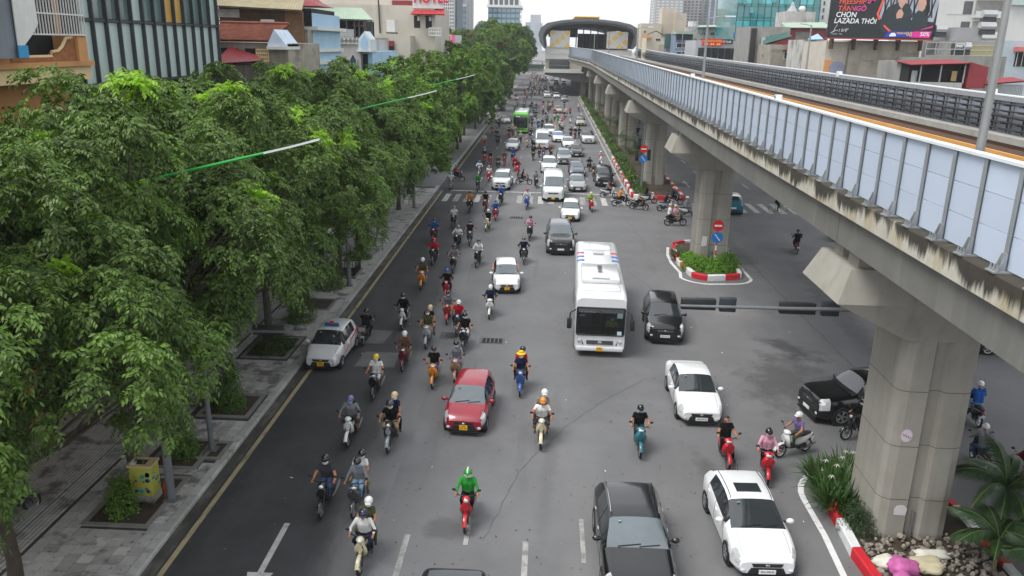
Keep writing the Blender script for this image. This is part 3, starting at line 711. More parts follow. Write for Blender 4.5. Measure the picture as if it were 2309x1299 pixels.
# --- ochre building with caged balcony
e=house('balcony_house','ochre stucco building with white window grille above a curved balcony wall',-32,-18.6,16,31.4,19,ochre)
part(B(-18.6,-17.5,16,31.2,12.35,12.85),'balcony_beam',cream,e); part(B(-18.6,-17.35,16,31.25,12.85,13.02),'moulding',ochre,e)
part(B(-18.7,-18.55,26.6,31.0,13.05,17.5),'shade_panel',void,e)  # flat panel, the shade behind the grille put into its colour
for (a,b) in ((22.4,26.5),(30.6,31.2)): part(B(-18.5,-17.55,a,b,13.02,14.0),'balcony_pier',ochre,e)
part(B(-17.9,-17.65,26.5,30.6,13.02,13.18),'balcony_wall',stucco_b,e)
part(MB().prism([(26.5,13.18),(27.7,13.18),(27.7,13.35),(27.3,13.45),(26.9,13.75),(26.5,13.8)],0,-17.88,-17.66),'balcony_wall',stucco_b,e)
part(MB().prism([(29.2,13.18),(30.6,13.18),(30.6,13.8),(30.2,13.78),(29.9,13.5),(29.6,13.34),(29.2,13.32)],0,-17.88,-17.66),'balcony_wall',stucco_b,e)
part(MB().tube([(-17.76,26.5,13.83),(-17.76,26.9,13.78),(-17.76,27.3,13.48),(-17.76,27.7,13.38),(-17.76,27.72,13.2),(-17.76,29.2,13.2),(-17.76,29.22,13.36),(-17.76,29.6,13.38),(-17.76,29.9,13.54),(-17.76,30.2,13.82),(-17.76,30.6,13.84)],.06,6),'coping',cream,e)
for z0,z1 in ((13.95,15.35),(15.5,17.4)):
    part(bars(26.6,31.1,-17.5,z0,z1,26,.018,3,'Y'),'window_grille',frw,e)
for y in (27.6,28.6): part(B(-18.2,-18.15,y,y+.55,14.2,14.55),'notice_board',M('notice_'+str(y),lin((150,190,170) if y<28 else (190,180,200)),.7,0,.1,2),e)
bn=E('banner',(-17.1,25.2,12.5),0,'grey fabric banner with white and blue corner on the ochre building','banner')
part(MB().loft([[(-17.1+.05*math.sin(y*3),y,13.2),(-17.08+.05*math.sin(y*3),y,13.2),(-17.0+.09*math.sin(y*2.3+1),y,17.5),(-17.06+.09*math.sin(y*2.3+1),y,17.5)] for y in np.linspace(22,26.6,12)]),'cloth',M('banner_grey',lin((112,118,126)),.6,0,.15,.8),bn)
part(MB().loft([[(-16.98+.05*math.sin(y*4),y,13.3+(y-26.2)*.9),(-16.95+.05*math.sin(y*4),y,13.3+(y-26.2)*.9),(-16.93,y,16.5-(y-26.2)*1.2),(-16.97,y,16.5-(y-26.2)*1.2)] for y in np.linspace(26.2,27.3,6)]),'white_edge',frw,bn)
part(B(-16.96,-16.93,26.1,26.6,13.22,13.6),'blue_corner',M('banner_blue',lin((40,140,190)),.6,0,.05,2),bn)

# --- glass office
gb=house('glass_office','office building with dark mullions and frosted white glass panels',-36,-18.25,31.7,45.5,25,frd)
frost=M('frosted_panel',lin((176,194,190)),.25,0,.07,.8,rand=.07,spec=.7); gdk=glassmat('panel_dark',(.03,.035,.04),.08,.8); ggr=glassmat('panel_green',(.12,.17,.165),.1,.8)
amb=M('panel_curtain',lin((190,150,70)),.4,0,.1,1)
pm_=B(0,.06,0,1,0,1).mesh('glass_panel',frost); ncol=13; cw=13.6/ncol
rows=[(4.2,8.0,0),(8.2,11.2,1),(11.3,12.0,2),(12.1,14.45,3),(14.6,17.4,4),(17.6,18.4,2),(18.5,21.5,4),(21.6,24.5,4)]
for r_,(z0,z1,k) in enumerate(rows):
    for c in range(ncol):
        y=31.85+c*cw
        mt={0:gdk,1:(frost if (c*7+r_)%5 in (1,) else gdk),2:gdk,3:frost,4:(ggr if (c+r_)%4 else frost)}[k]
        if k==4 and c in (7,8): mt=amb
        pw=cw-.09
        if k==4 and mt is frost: z0_=z0+.0
        o=O('glass_panel',pm_,gb,Vector((-18.25,y,z0))-gb.location,None,(1,pw,z1-z0))
        o.material_slots[0].link='OBJECT'; o.material_slots[0].material=mt
for c in range(ncol+1): part(B(-18.26,-18.02,31.72+c*cw-.035,31.72+c*cw+.035,3.5,25),'mullion',frd,gb)
for z in (8.1,11.25,12.05,14.52,17.5,21.55): part(B(-18.26,-18.08,31.7,45.5,z-.05,z+.05),'transom',frd,gb)

# --- tiled house behind the glass office
def X_(px,y): return AY(px,90,y).x
def Z_(py,y,px=600): return AY(px,py,y).z
y0=50.5; xa=X_(478,y0); xb=X_(608,y0); xc=X_(648,y0)
e=house('tiled_house','small house with red clay tile roof and pale blue gable',xa,xc,y0,y0+7,Z_(97,y0),old_c)
er=Z_(92,y0); rr=Z_(63,y0)+.25
part(corr((xa-.3,y0-.3,er),(xb,y0-.3,er),(xb+.5,y0+2.4,rr),(xa-.3,y0+2.4,rr),46,.05),'roof',tilr,e)
part(MB().tube([(xa-.3,y0+2.4,rr+.05),(xb+.5,y0+2.4,rr+.05)],.11,6),'ridge',tilr,e)
part(MB().prism([(xb,Z_(104,y0)),(xc,Z_(104,y0)),(xc,Z_(99,y0)),((xb+xc)/2-.1,Z_(66,y0)),(xb,Z_(99,y0))],1,y0-.45,y0+2.2),'gable',M('gable_blue',lin((190,206,222)),.8,0,.14,1.2,streak=[((.25,.26,.27),(1.5,1.5,1.5),.56,.7,.6)]),e)
part(B(xb-.02,xc+.06,y0-.6,y0+2.3,Z_(111,y0),Z_(104,y0)),'cornice',frw,e)
for (a,b) in ((492,535),(551,575)): part(B(X_(a,y0),X_(b,y0),y0-.02,y0+.3,Z_(140,y0),Z_(110,y0)),'opening',void,e)
part(bars(X_(577,y0),X_(604,y0),y0-.08,Z_(138,y0),Z_(112,y0),6,.03,4),'window_grille',cream,e)
# red lean-to
y0=47.6; xa=X_(486,y0); xb=X_(600,y0)
e=house('roof_shed','shed with maroon sheet metal roof and weathered wooden wall',xa,xb-.6,y0,y0+2.6,Z_(147,y0),M('old_boards',(.16,.145,.125),.9,0,.4,2,stretch=(6,6,.4)),'shed')
part(corr((xa-.2,y0-.3,Z_(147,y0)),(xb,y0-.3,Z_(137,y0)),(xb-1.6,y0+2.6,Z_(127,y0)),(xa-.2,y0+2.6,Z_(108,y0)),24,.05),'roof',redmet,e)
# caged terrace house
y0=58.5; xa=X_(470,y0); xb=X_(645,y0); xc=X_(683,y0)
e=house('caged_terrace_house','house with rusty caged top terrace under a tan metal roof',xa,xc,y0+1.2,y0+9,Z_(64,y0),old_c)
zt0,zt1=Z_(66,y0),Z_(14,y0)
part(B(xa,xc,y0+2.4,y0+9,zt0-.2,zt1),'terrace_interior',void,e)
part(bars(xa,xb,y0,zt0,zt1,52,.03,4),'cage',rust,e); part(bars(xb,xc,y0+.05,Z_(94,y0),zt1-.2,13,.05,4),'cage',M('rusty_sheet_bars',(.17,.095,.05),.9,0,.3,2),e)
part(B(xb,xc,y0+.3,y0+.5,Z_(94,y0),zt1-.3),'rusty_sheet',M('rusty_sheet',(.14,.075,.04),.9,0,.5,1.4,stretch=(2,2,.4)),e)
part(B(xa+.3,X_(545,y0),y0-.12,y0-.06,Z_(41,y0),Z_(22,y0)),'tin_screen',M('tin_screen',(.33,.31,.29),.7,.1,.3,1.5),e)
part(B(X_(553,y0),X_(620,y0),y0-.14,y0-.08,Z_(64,y0),Z_(52,y0)),'tarpaulin',frw,e); part(B(X_(592,y0),X_(622,y0),y0-.13,y0-.07,Z_(52,y0),Z_(44,y0)),'tarpaulin',frw,e)
part(corr((xa-.5,y0-.6,zt1),(xc+.2,y0-.6,zt1-.25),(X_(655,y0),y0+6,zt1+2.4),(xa-.5,y0+6,zt1+2.4),40,.05),'roof',tan_met,e)
# pagoda style roof turret
y0=66; e=house('roof_turret','turret with curved red tile roof behind the caged terrace',X_(655,y0),X_(690,y0),y0,y0+3,Z_(28,y0),beige)
mb=MB(); 
for k,(s,dz) in enumerate(((1.9,0),(1.1,.5),(.5,1.3),(.1,2.1))): pass
cx=X_(672,y0); zz=Z_(12,y0)
part(MB().loft([[(cx-s,y0+1.5-s,zz+dz),(cx+s,y0+1.5-s,zz+dz),(cx+s,y0+1.5+s,zz+dz),(cx-s,y0+1.5+s,zz+dz)] for s,dz in ((2.1,0),(1.35,.35),(.7,.95),(.1,2.0))]),'roof',redmet,e)
# narrow blue house
y0=61; xa,xb=X_(677,y0),X_(706,y0)
e=house('narrow_house','narrow light blue rendered house with white ledges and slatted vents',xa,xb,y0,y0+8,Z_(27,y0),lblue)
for py in (62,112,140): part(B(xa-.15,xb+(.5 if py==62 else .25),y0-.35,y0+8.1,Z_(py,y0)-.12,Z_(py,y0)+.12),'ledge',frw,e)
part(B(xa+.1,xb-.2,y0-.06,y0+.1,Z_(108,y0),Z_(66,y0)),'panel',gblue,e); part(B(xb-.16,xb-.04,y0-.1,y0+.1,Z_(106,y0),Z_(66,y0)),'slit_window',void,e)
for k in range(4): part(B(xa+.08,xb-.3,y0-.08,y0+.1,Z_(146+k*6,y0)-.08,Z_(146+k*6,y0)+.08),'vent_slat',gblue,e)
# weathered white house with balustrade
y0=72; xa,xb,xc=X_(705,y0),X_(812,y0),X_(836,y0)
e=house('weathered_house','weathered white house with pointed arch window and balustrade',xa,xb,y0,y0+12,Z_(84,y0),old_w)
part(B(xb,xc,y0+.4,y0+12,0,Z_(112,y0)),'wing',lblue,e)
part(MB().prism([(xb-.1,Z_(110,y0)),(xc,Z_(110,y0)),(xc,Z_(84,y0)),((xb+xc)/2,Z_(66,y0)),(xb-.1,Z_(84,y0))],1,y0-.3,y0+2),'dormer',M('dormer_white',lin((200,210,216)),.8,0,.14,1.5),e)
part(MB().prism([(xb+.15,Z_(106,y0)),(xc-.2,Z_(106,y0)),(xc-.2,Z_(86,y0)),((xb+xc)/2,Z_(73,y0)),(xb+.15,Z_(86,y0))],1,y0-.34,y0-.2),'dormer_pane',lblue,e)
part(B(xb-.25,xc+.1,y0-.45,y0+2,Z_(112,y0),Z_(108,y0)),'cornice',frw,e)
part(B(xb+.1,xb+.55,y0+.3,y0+.5,Z_(170,y0),Z_(117,y0)),'slit_window',void,e)
part(B(xa-.05,xb,y0-.12,y0+.3,Z_(85,y0),Z_(83,y0)),'rail',old_w,e); part(B(xa-.05,xb,y0-.12,y0+.3,Z_(96,y0),Z_(94,y0)),'rail',old_w,e)
bal=MB().loft([[(r_*math.cos(a),r_*math.sin(a),z) for a in np.linspace(0,2*math.pi,9)[:-1]] for r_,z in ((.1,0),(.06,.1),(.13,.28),(.05,.48),(.1,.56))]).mesh('baluster',old_w)
for i in range(12): O('baluster',bal,e,Vector((xa+.25+i*.36,y0-.02,Z_(94,y0)))-e.location)
part(MB().prism([(X_(788,y0),Z_(168,y0)),(X_(802,y0),Z_(168,y0)),(X_(802,y0),Z_(130,y0)),(X_(795,y0),Z_(119,y0)),(X_(788,y0),Z_(130,y0))],1,y0-.05,y0+.2),'arched_window',gl_blue,e)
part(MB().tube([(X_(787,y0),y0-.06,Z_(168,y0)),(X_(787,y0),y0-.06,Z_(130,y0)),(X_(795,y0),y0-.06,Z_(118,y0)),(X_(803,y0),y0-.06,Z_(130,y0)),(X_(803,y0),y0-.06,Z_(168,y0)),(X_(787,y0),y0-.06,Z_(168,y0))],.07,6),'arch_surround',old_w,e)
part(B(X_(709,y0),X_(746,y0),y0-1.4,y0,Z_(163,y0),Z_(160,y0)),'balcony_slab',M('rust_stain',(.13,.06,.035),.9,0,.3,2),e); part(bars(X_(712,y0),X_(746,y0),y0-1.35,Z_(160,y0),Z_(139,y0),14,.03,2),'balcony_rail',frw,e)
part(corr((X_(704,y0),y0-.8,Z_(80,y0)),(X_(746,y0),y0-.8,Z_(80,y0)),(X_(722,y0),y0+1.2,Z_(63,y0)),(X_(704,y0),y0+1.2,Z_(63,y0)),12,.05),'awning',tilr,e)
# roof terrace with pale green roof
y0=79; xa,xb=X_(698,y0),X_(846,y0)
e=house('roof_terrace_house','house with open roof terrace under a pale green metal roof',xa,X_(835,y0),y0+1,y0+9,Z_(80,y0),old_c)
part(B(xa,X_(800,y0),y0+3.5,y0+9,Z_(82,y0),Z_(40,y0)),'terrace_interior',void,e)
part(corr((xa-.6,y0-.6,Z_(39,y0)),(xb,y0-.6,Z_(41,y0)),(X_(792,y0),y0+5,Z_(10,y0)),(xa-.6,y0+5,Z_(9,y0)),40,.06),'roof',grnmet,e)
for px in (701,731,784,802,812,826,840): part(B(X_(px,y0)-.06,X_(px,y0)+.06,y0-.3,y0-.18,Z_(82,y0),Z_(40,y0)),'roof_post',frd,e)
part(bars(X_(746,y0),X_(800,y0),y0-.25,Z_(80,y0),Z_(64,y0),2,.05,5),'terrace_rail',M('rail_grey',(.35,.36,.36),.5,.3,.1,2),e)
part(corr((X_(774,y0),y0+3,Z_(54,y0)),(X_(806,y0),y0+3,Z_(56,y0)),(X_(800,y0),y0+4.5,Z_(42,y0)),(X_(776,y0),y0+4.5,Z_(42,y0)),8,.05),'inner_roof',tilr,e)
# hotel
y0=98; xa,xb,xc=X_(690,y0),X_(935,y0),X_(1000,y0)
e=house('hotel_building','tall beige hotel with red awning and red rooftop letters',xa,xc-1.0,y0,y0+14,Z_(12,y0,900),beige)
part(B(xa-2,X_(925,y0),y0+2,y0+14,Z_(12,y0),Z_(-60,y0)),'upper_wall',beige,e); part(B(X_(880,y0),X_(924,y0),y0+1.6,y0+2.1,Z_(5,y0),Z_(-6,y0)),'red_panel',redmet,e)
part(corr((X_(930,y0),y0-1.2,Z_(26,y0)),(X_(1006,y0),y0-1.2,Z_(26,y0)),(X_(1001,y0),y0+.6,Z_(11,y0)),(X_(936,y0),y0+.6,Z_(11,y0)),16,.06),'awning',M('awning_red',lin((172,52,58)),.6,0,.1,1),e)
hl=M('hotel_letter',lin((206,36,62)),.5,0,.05,1)
part(B(X_(932,y0),X_(1000,y0),y0-.1,y0+.3,Z_(12,y0),Z_(-24,y0)),'sign_board',frw,e)
o=text('lettering','HOTEL',1.95,hl,e,Vector((X_(934,y0),y0-.2,Z_(7,y0)))-e.location,(R(90),0,0),extrude=.06,xscale=.66)
for (a,b) in ((934,948),(960,974)):
    part(B(X_(a,y0),X_(b,y0),y0-.03,y0+.5,Z_(56,y0),Z_(28,y0)),'opening',void,e); part(B(X_(a+8,y0),X_(b-1,y0),y0-.045,y0,Z_(40,y0),Z_(30,y0)),'opening_light',frw,e)
part(MB().tube([(X_(858,y0),y0-.15,Z_(70,y0)),(X_(856,y0),y0-.15,Z_(-10,y0))],.10,6),'drain_pipe',frd,e)
e2=E('water_tank',(X_(883,y0-2),y0-2,0),0,'tall white panelled tank on the ledge of the beige hotel','tank'); part(B(X_(874,y0-2),X_(892,y0-2),y0-2.4,y0-.8,Z_(68,y0-2),Z_(39,y0-2)),'panel_box',frw,e2); part(B(X_(873,y0-2),X_(893,y0-2),y0-2.5,y0-.7,Z_(70,y0-2),Z_(67,y0-2)),'stand',frd,e2)
part(B(X_(845,y0),X_(935,y0),y0-3.2,y0,0,Z_(74,y0)),'lower_wing',beige,e)
part(B(X_(855,y0),X_(900,y0),y0-3.4,y0-3,Z_(115,y0),Z_(86,y0)),'opening',void,e); part(B(X_(875,y0),X_(900,y0),y0-3.5,y0-3.38,Z_(98,y0),Z_(86,y0)),'roller_awning',redmet,e)
part(bars(xc-1.6,xc-.2,y0-.6,Z_(72,y0),Z_(56,y0),5,.05,3),'balcony_rail',frw,e)
# small red roofed house, pink sign column
y0=84; e=house('red_roof_house','small house with steep bright red metal roof beside the weathered house',X_(836,y0),X_(868,y0),y0,y0+6,Z_(132,y0),grey_c)
part(corr((X_(833,y0),y0-.5,Z_(132,y0)),(X_(872,y0),y0-.5,Z_(129,y0)),(X_(848,y0),y0+3,Z_(101,y0)),(X_(836,y0),y0+3,Z_(101,y0)),12,.05),'roof',M('awning_red'),e)
part(B(X_(838,y0),X_(862,y0),y0-.05,y0+.3,Z_(160,y0),Z_(134,y0)),'opening',void,e)
y0=135; e=house('sign_column_building','narrow building with brick red panel and vertical pink sign',X_(1000,y0),X_(1026,y0),y0,y0+10,Z_(70,y0),frw)
part(B(X_(1005,y0),X_(1015,y0),y0-.05,y0+.1,Z_(92,y0),Z_(73,y0)),'brick_panel',M('brick_panel',lin((150,74,54)),.8,0,.1,2),e); part(B(X_(1018,y0),X_(1026,y0),y0-.3,y0-.06,Z_(110,y0),Z_(70,y0)),'pink_sign',M('pink_sign',lin((226,92,150)),.5,0,.05,1),e)
# towers
def tower(label,px0,px1,pyt,y0,depth,mat,rows,cols,wm,wfrac=(.55,.5),extra=None,name='tower_block'):
    x0,x1,z1=X_(px0,y0),X_(px1,y0),Z_(pyt,y0,(px0+px1)/2)
    e=house(name,label,x0,x1,y0,y0+depth,z1,mat,'tower')
    mb=MB(); cw=(x1-x0)/cols; rh=(z1-10)/rows
    for r_ in range(rows):
        for c in range(cols):
            xx=x0+c*cw+cw*(1-wfrac[0])/2; zz=10+r_*rh+rh*(1-wfrac[1])/2
            mb.box(xx,xx+cw*wfrac[0],y0-.12,y0+.05,zz,zz+rh*wfrac[1])
            if c==0 and r_%1==0: mb.box(x1-.05,x1+.12,y0+depth*.2,y0+depth*.35,zz,zz+rh*wfrac[1]); mb.box(x1-.05,x1+.12,y0+depth*.6,y0+depth*.75,zz,zz+rh*wfrac[1]); mb.box(x0-.12,x0+.05,y0+depth*.3,y0+depth*.7,zz,zz+rh*wfrac[1])
    o=part(mb,'window',wm,e); o['kind']='stuff'
    return e,x0,x1,z1
tw=M('tower_white',(.60,.60,.59),.8,0,.06,.05); tg=M('tower_grey',(.36,.37,.38),.8,0,.08,.05); tf=M('tower_pale',(.42,.44,.47),.8,0,.05,.05)
gw=glassmat('far_window',(.06,.075,.09),.15,.7,.3,.05)
e,x0,x1,z1=tower('white residential tower with small dark windows beyond the hotel',985,1024,-60,300,22,tw,22,8,gw)
part(B(x1,x1+2.6,304,318,0,z1-2),'glass_strip',gl_blue,e)
e,x0,x1,z1=tower('plain grey slab tower beside the white residential tower',1030,1054,-60,330,26,tg,14,2,M('tower_grey_panel',(.42,.42,.42),.8,0,.05,.1),(.8,.9))
e,x0,x1,z1=tower('blue glass office tower with white top storeys above the trees',1100,1171,17,420,30,gl_blue,8,7,glassmat('tower_glass_pale',(.14,.27,.33),.1,.9,.4,.1),(.8,.62))
part(B(x0-.6,x1+.6,419,451,z1,z1+1.2),'band',tw,e); part(B(x0+.6,x1-.6,421,450,z1+1.2,z1+4),'set_back',gw,e)
for k in range(7): part(B(x0+k*(x1-x0)/6.2-.3,x0+k*(x1-x0)/6.2+.4,420,421.2,z1+1.2,z1+4),'column',tw,e)
part(B(x0+1.5,x1-1.5,421,450,z1+4,z1+26),'upper_storeys',tw,e)
for k in range(6): win(e,'F',421,x0+2.2+k*2.1,x0+3.7+k*2.1,z1+6,z1+9,tg,gw,.12)
tower('faint pale high-rise with slim twin shafts far beyond the blue tower',1206,1222,52,1300,40,tf,16,5,M('far_dark',(.25,.30,.37),.8,0,0),(.5,.6)); tower('faint crane topped high-rise far beyond the trees',1195,1218,33,1500,40,tf,18,6,M('far_dark'),(.4,.5))
tower('faint low slab block on the horizon beside the blue tower',1080,1096,60,1400,60,tf,10,4,M('far_dark'),(.4,.5)); tower('distant pale slab with blue strip behind the station roof end',1184,1196,50,1150,40,tf,14,3,M('far_blue',(.20,.32,.46),.7,0,0),(.6,.8))
# low roofs far along the avenue
hz=random.Random(3)
for k in range(16):
    y0=300+k*26; x0=-24-hz.random()*70; w=10+hz.random()*14; h=7+hz.random()*7
    nm=['pale','grey','cream','tan'][k%4]; t2=['flat parapet','water tank','stair hut','sheet roof'][(k//4)%4]
    e=house('low_house',f'distant {nm} low house with {t2} behind the avenue trees',x0-w,x0,y0,y0+15,h,[tw,tg,beige,old_c][k%4],'building','distant low houses behind the avenue trees')
    if t2=='water tank': part(MB().tube([(x0-w/2,y0+5,h),(x0-w/2,y0+5,h+2)],1,8),'water_tank',tw,e)
    elif t2=='stair hut': part(B(x0-w*.6,x0-w*.3,y0+2,y0+7,h,h+2.6),'stair_hut',tg,e)
    elif t2=='sheet roof': part(corr((x0-w,y0,h),(x0,y0,h),(x0,y0+8,h+1.6),(x0-w,y0+8,h+1.6),8,.1),'roof',redmet,e)
    else: part(B(x0-w,x0,y0-.05,y0+.25,h,h+.8),'parapet',tw,e)
    for i in range(3): win(e,'F',y0,x0-w+1+i*(w/3.2),x0-w+2.4+i*(w/3.2),h-3,h-1.2,frw,gw)

# ---------------------------------------------------------------- right side of the avenue
# weathered blank wall house with the arch, and the billboard above it
y0=95; xa,xm,xb=X_(1868,y0),X_(1918,y0),X_(2078,y0)
e=house('blank_wall_house','house with large weathered blank wall and arched terrace door under the billboard',xm,xb,y0,y0+12,Z_(92,y0,1980),old_c)
part(B(xa,xm,y0+.5,y0+9,0,Z_(94,y0,1890)),'arch_front',M('arch_cream',(.52,.47,.40),.85,0,.15,1),e)
part(MB().prism([(X_(1882,y0),0)]+[(X_(1898,y0)+.84*math.cos(R(a)),Z_(122,y0)+.55*math.sin(R(a))) for a in (180,150,120,90,60,30,0)][::1]+[(X_(1914,y0),0)],1,y0+.3,y0+.55),'arched_door',M('roller_blue',lin((140,146,168)),.6,0,.2,2),e)
part(B(xa,xa+.9,y0+.42,y0+.5,Z_(150,y0),Z_(108,y0)),'orange_trim',M('orange_trim',lin((212,150,96)),.8,0,.1,2),e)
bb=E('billboard',((xa+xb)/2,y0-1,0),0,'large black advertising billboard with two printed figures and pink lettering','billboard')
zb0,zb1=Z_(87,y0-1,1980),Z_(-62,y0-1,1980); xb0,xb1=X_(1863,y0-1),X_(2104,y0-1); fy=y0-1
part(B(xb0,xb1,fy,fy+.25,zb0,zb1),'board',M('board_black',(.010,.014,.018),.35,0,.4,.3),bb)
part(B(xb0-.05,xb1,fy-.06,fy+.3,zb0-.12,zb0),'bottom_rail',M('rail_red',lin((176,60,50)),.6,0,.1,2),bb)
for k in range(5): part(B(xb0+.8+k*2.4,xb0+.95+k*2.4,fy+.3,fy+1.4,zb0-1.2,zb1-1),'support_post',rust,bb)
def T(s,px,py,h,mat,sh=.15,xs=1.0): return text('lettering',s,h,mat,bb,Vector((X_(px,fy),fy-.012,Z_(py,fy,px)))-bb.location,(R(90),0,0),extrude=.003,shear=sh,xscale=xs)
pk=M('ink_pink',lin((236,70,150)),.5,0,0); org=M('ink_orange',lin((240,92,70)),.5,0,0); wh=M('ink_white',lin((238,240,242)),.5,0,0); bl=M('ink_blue',lin((48,60,176)),.5,0,0); yl=M('ink_yellow',lin((240,200,70)),.5,0,0)
T('FREESHIP',1881,11,.72,org,xs=.98); T('0Đ',1944,11,.72,pk); T('TẬN',1880,27,.72,org); T('NGÕ',1908,27,.72,pk); T('CHỌN',1877,41,.74,wh); T('LAZADA THÔI',1875,55,.74,wh,xs=.93)
def scrawl(pts): part(MB().tube([(X_(px,fy),fy-.012,Z_(py,fy,px)) for px,py in pts],.022,4),'signature',wh,bb)
scrawl([(1884,55),(1879,64),(1876,71),(1870,74),(1878,71),(1881,67),(1882,70),(1884,68),(1887,69)]); scrawl([(1890,65),(1889,72)]); scrawl([(1894,66),(1897,65),(1894,71),(1898,70),(1901,66),(1903,69),(1905,64),(1904,72),(1907,66),(1910,65)]); scrawl([(1873,76.5),(1886,76.5)]); scrawl([(1890,76.5),(1897,77)])
def poly(name,pts,mat,dy): return part(MB().prism([(X_(px,fy),Z_(py,fy,px)) for px,py in pts],1,fy-dy,fy-dy+.008),name,mat,bb)
jk=M('ink_jacket',(.022,.035,.04),.5,0,.3,2); skn=M('ink_skin',lin((206,158,138)),.5,0,.1,2); hair=M('ink_hair',(.008,.007,.007),.5,0,0); brg=M('ink_bridge',lin((120,124,136)),.5,0,.4,1.2); skyp=M('ink_sky',lin((166,170,182)),.5,0,.2,.8)
poly('printed_sky',[(1974,42),(1986,-30),(2108,-30),(2098,50),(2060,46)],skyp,.012)
for k in range(9): poly('printed_girder',[(1978+k*13,-30),(1981+k*13,-30),(1990+k*13,40),(1986+k*13,40)],jk,.018); poly('printed_girder',[(1996+k*13,-30),(1999+k*13,-30),(1984+k*13,40),(1980+k*13,40)],jk,.018)
poly('printed_frame',[(1968,32),(1984,-30),(1988,-30),(1973,32),(1979,42),(1975,46)],org,.024)
poly('printed_jacket',[(1978,60),(1982,34),(1992,16),(2012,6),(2034,8),(2046,24),(2048,72),(1986,74)],jk,.03)
poly('printed_jacket',[(2046,70),(2050,34),(2060,24),(2076,20),(2084,32),(2086,70)],jk,.036)
poly('printed_face',[(2014,10),(2017,-18),(2032,-18),(2034,0),(2026,12),(2022,20)],skn,.04); poly('printed_face',[(2057,6),(2060,-12),(2074,-12),(2077,8),(2070,26),(2062,24)],skn,.04)
poly('printed_hair',[(2012,-6),(2012,-24),(2036,-24),(2036,-6),(2032,-14),(2016,-14)],hair,.046); poly('printed_hair',[(2056,-4),(2056,-20),(2080,-20),(2086,26),(2078,40),(2076,8),(2072,-10)],hair,.046)
poly('printed_hand',[(2012,32),(2016,22),(2022,20),(2028,30),(2026,40),(2014,42)],skn,.046)
poly('printed_strip',[(1990,84),(2000,71),(2056,71),(2048,84)],bl,.05); poly('printed_strip',[(2048,84),(2056,71),(2098,71),(2094,86)],M('ink_magenta',lin((222,40,150)),.5,0,0),.05)
poly('printed_strip',[(1986,58),(1989,56),(2006,70),(2000,71)],org,.052); poly('printed_strip',[(2058,71),(2064,70),(2098,58),(2098,62)],pk,.052)
text('lettering','FREESHIP',.26,yl,bb,Vector((X_(2019,fy),fy-.062,Z_(78,fy,2019)))-bb.location,(R(90),0,0),extrude=.002); text('lettering','0đ',.55,yl,bb,Vector((X_(2041,fy),fy-.062,Z_(83,fy,2041)))-bb.location,(R(90),0,0),extrude=.002)
text('lettering','50%',.6,wh,bb,Vector((X_(2072,fy),fy-.062,Z_(84,fy,2072)))-bb.location,(R(90),0,0),extrude=.002)
poly('printed_car',[(2003,82),(2004,78),(2008,74),(2015,74),(2018,79),(2018,82)],wh,.06)
# grey house with barred terrace, red shed
y0=88; xa,xb=X_(2092,y0),X_(2278,y0)
e=house('grey_terrace_house','grey concrete house with barred terrace openings and steel water tank',xa,xb,y0,y0+10,Z_(133,y0,2180),grey_c)
part(B(xa,xb,y0,y0+.25,Z_(133,y0,2180),Z_(126,y0,2180)),'parapet',grey_c,e)
part(B(X_(2180,y0),xb,y0+2,y0+10,Z_(133,y0,2180),Z_(92,y0,2200)),'upper_storey',grey_c,e)
part(bars(X_(2190,y0),X_(2266,y0),y0+1.95,Z_(126,y0,2230),Z_(103,y0,2230),34,.03,3),'window_grille',M('grille_cream',lin((176,172,140)),.7,0,.1,2),e); part(B(X_(2190,y0),X_(2266,y0),y0+1.98,y0+2.05,Z_(126,y0,2230),Z_(103,y0,2230)),'screen',M('screen_olive',lin((120,116,88)),.8,0,.3,1),e)
part(bars(xa,X_(2180,y0),y0+.1,Z_(126,y0,2140),Z_(96,y0,2140),4,.04,3),'frame_rail',M('rail_grey'),e)
def tank(px,py,y,l,w=1.5): 
    p=AY(px,py,y); t=E('water_tank',(p.x,p.y,p.z),0,l,'tank'); 
    MB().tube([(-w/2,0,.75),(w/2,0,.75)],.45,12).obj('drum',M('stainless_steel',(.55,.56,.57),.22,.95,.1,1),t,smooth=True); B(-w/2,w/2,-.3,.3,-.1,.34).obj('stand',frd,t)
tank(2165,122,y0+.7,'shiny steel water tank on the grey terrace house',1.7); tank(2223,76,y0+5,'steel water tank on the upper roof of the grey house',1.6); tank(2228,48,y0+9,'steel water tank on a tall stand before the white apartments',1.5); tank(2118,82,y0+6,'small white water tank beside the billboard edge',1.2)
part(B(X_(2202,y0),X_(2270,y0),y0+5,y0+10,Z_(92,y0,2230),Z_(60,y0,2230)),'stair_hut',M('hut_grey',(.30,.30,.31),.85,0,.1,1),e)
y0=74; xa,xb,xc=X_(2070,y0),X_(2196,y0),X_(2240,y0)
e=house('red_roof_shed','rooftop shed with maroon roof and open dark veranda',xa,xc,y0+2.5,y0+8,Z_(142,y0,2150),grey_c,'shed')
part(B(xa,xb,y0+.8,y0+2.6,Z_(186,y0,2130),Z_(146,y0,2130)),'veranda',void,e)
part(corr((xa-.3,y0-.3,Z_(147,y0,2090)),(xb+.1,y0-.3,Z_(143,y0,2190)),(xb+.1,y0+3.5,Z_(136,y0,2190)),(xa-.3,y0+3.5,Z_(140,y0,2090)),24,.05),'roof',redmet,e)
part(MB().prism([(xb,Z_(200,y0,2200)),(xc,Z_(200,y0,2230)),(xc,Z_(152,y0,2240)),(xb,Z_(140,y0,2200))],1,y0-.1,y0+3),'side_wall',redmet,e)
part(B(xa,X_(2186,y0),y0-.1,y0+.1,Z_(204,y0,2130),Z_(186,y0,2130)),'parapet',M('parapet_tin',(.36,.36,.35),.7,.1,.2,2),e)
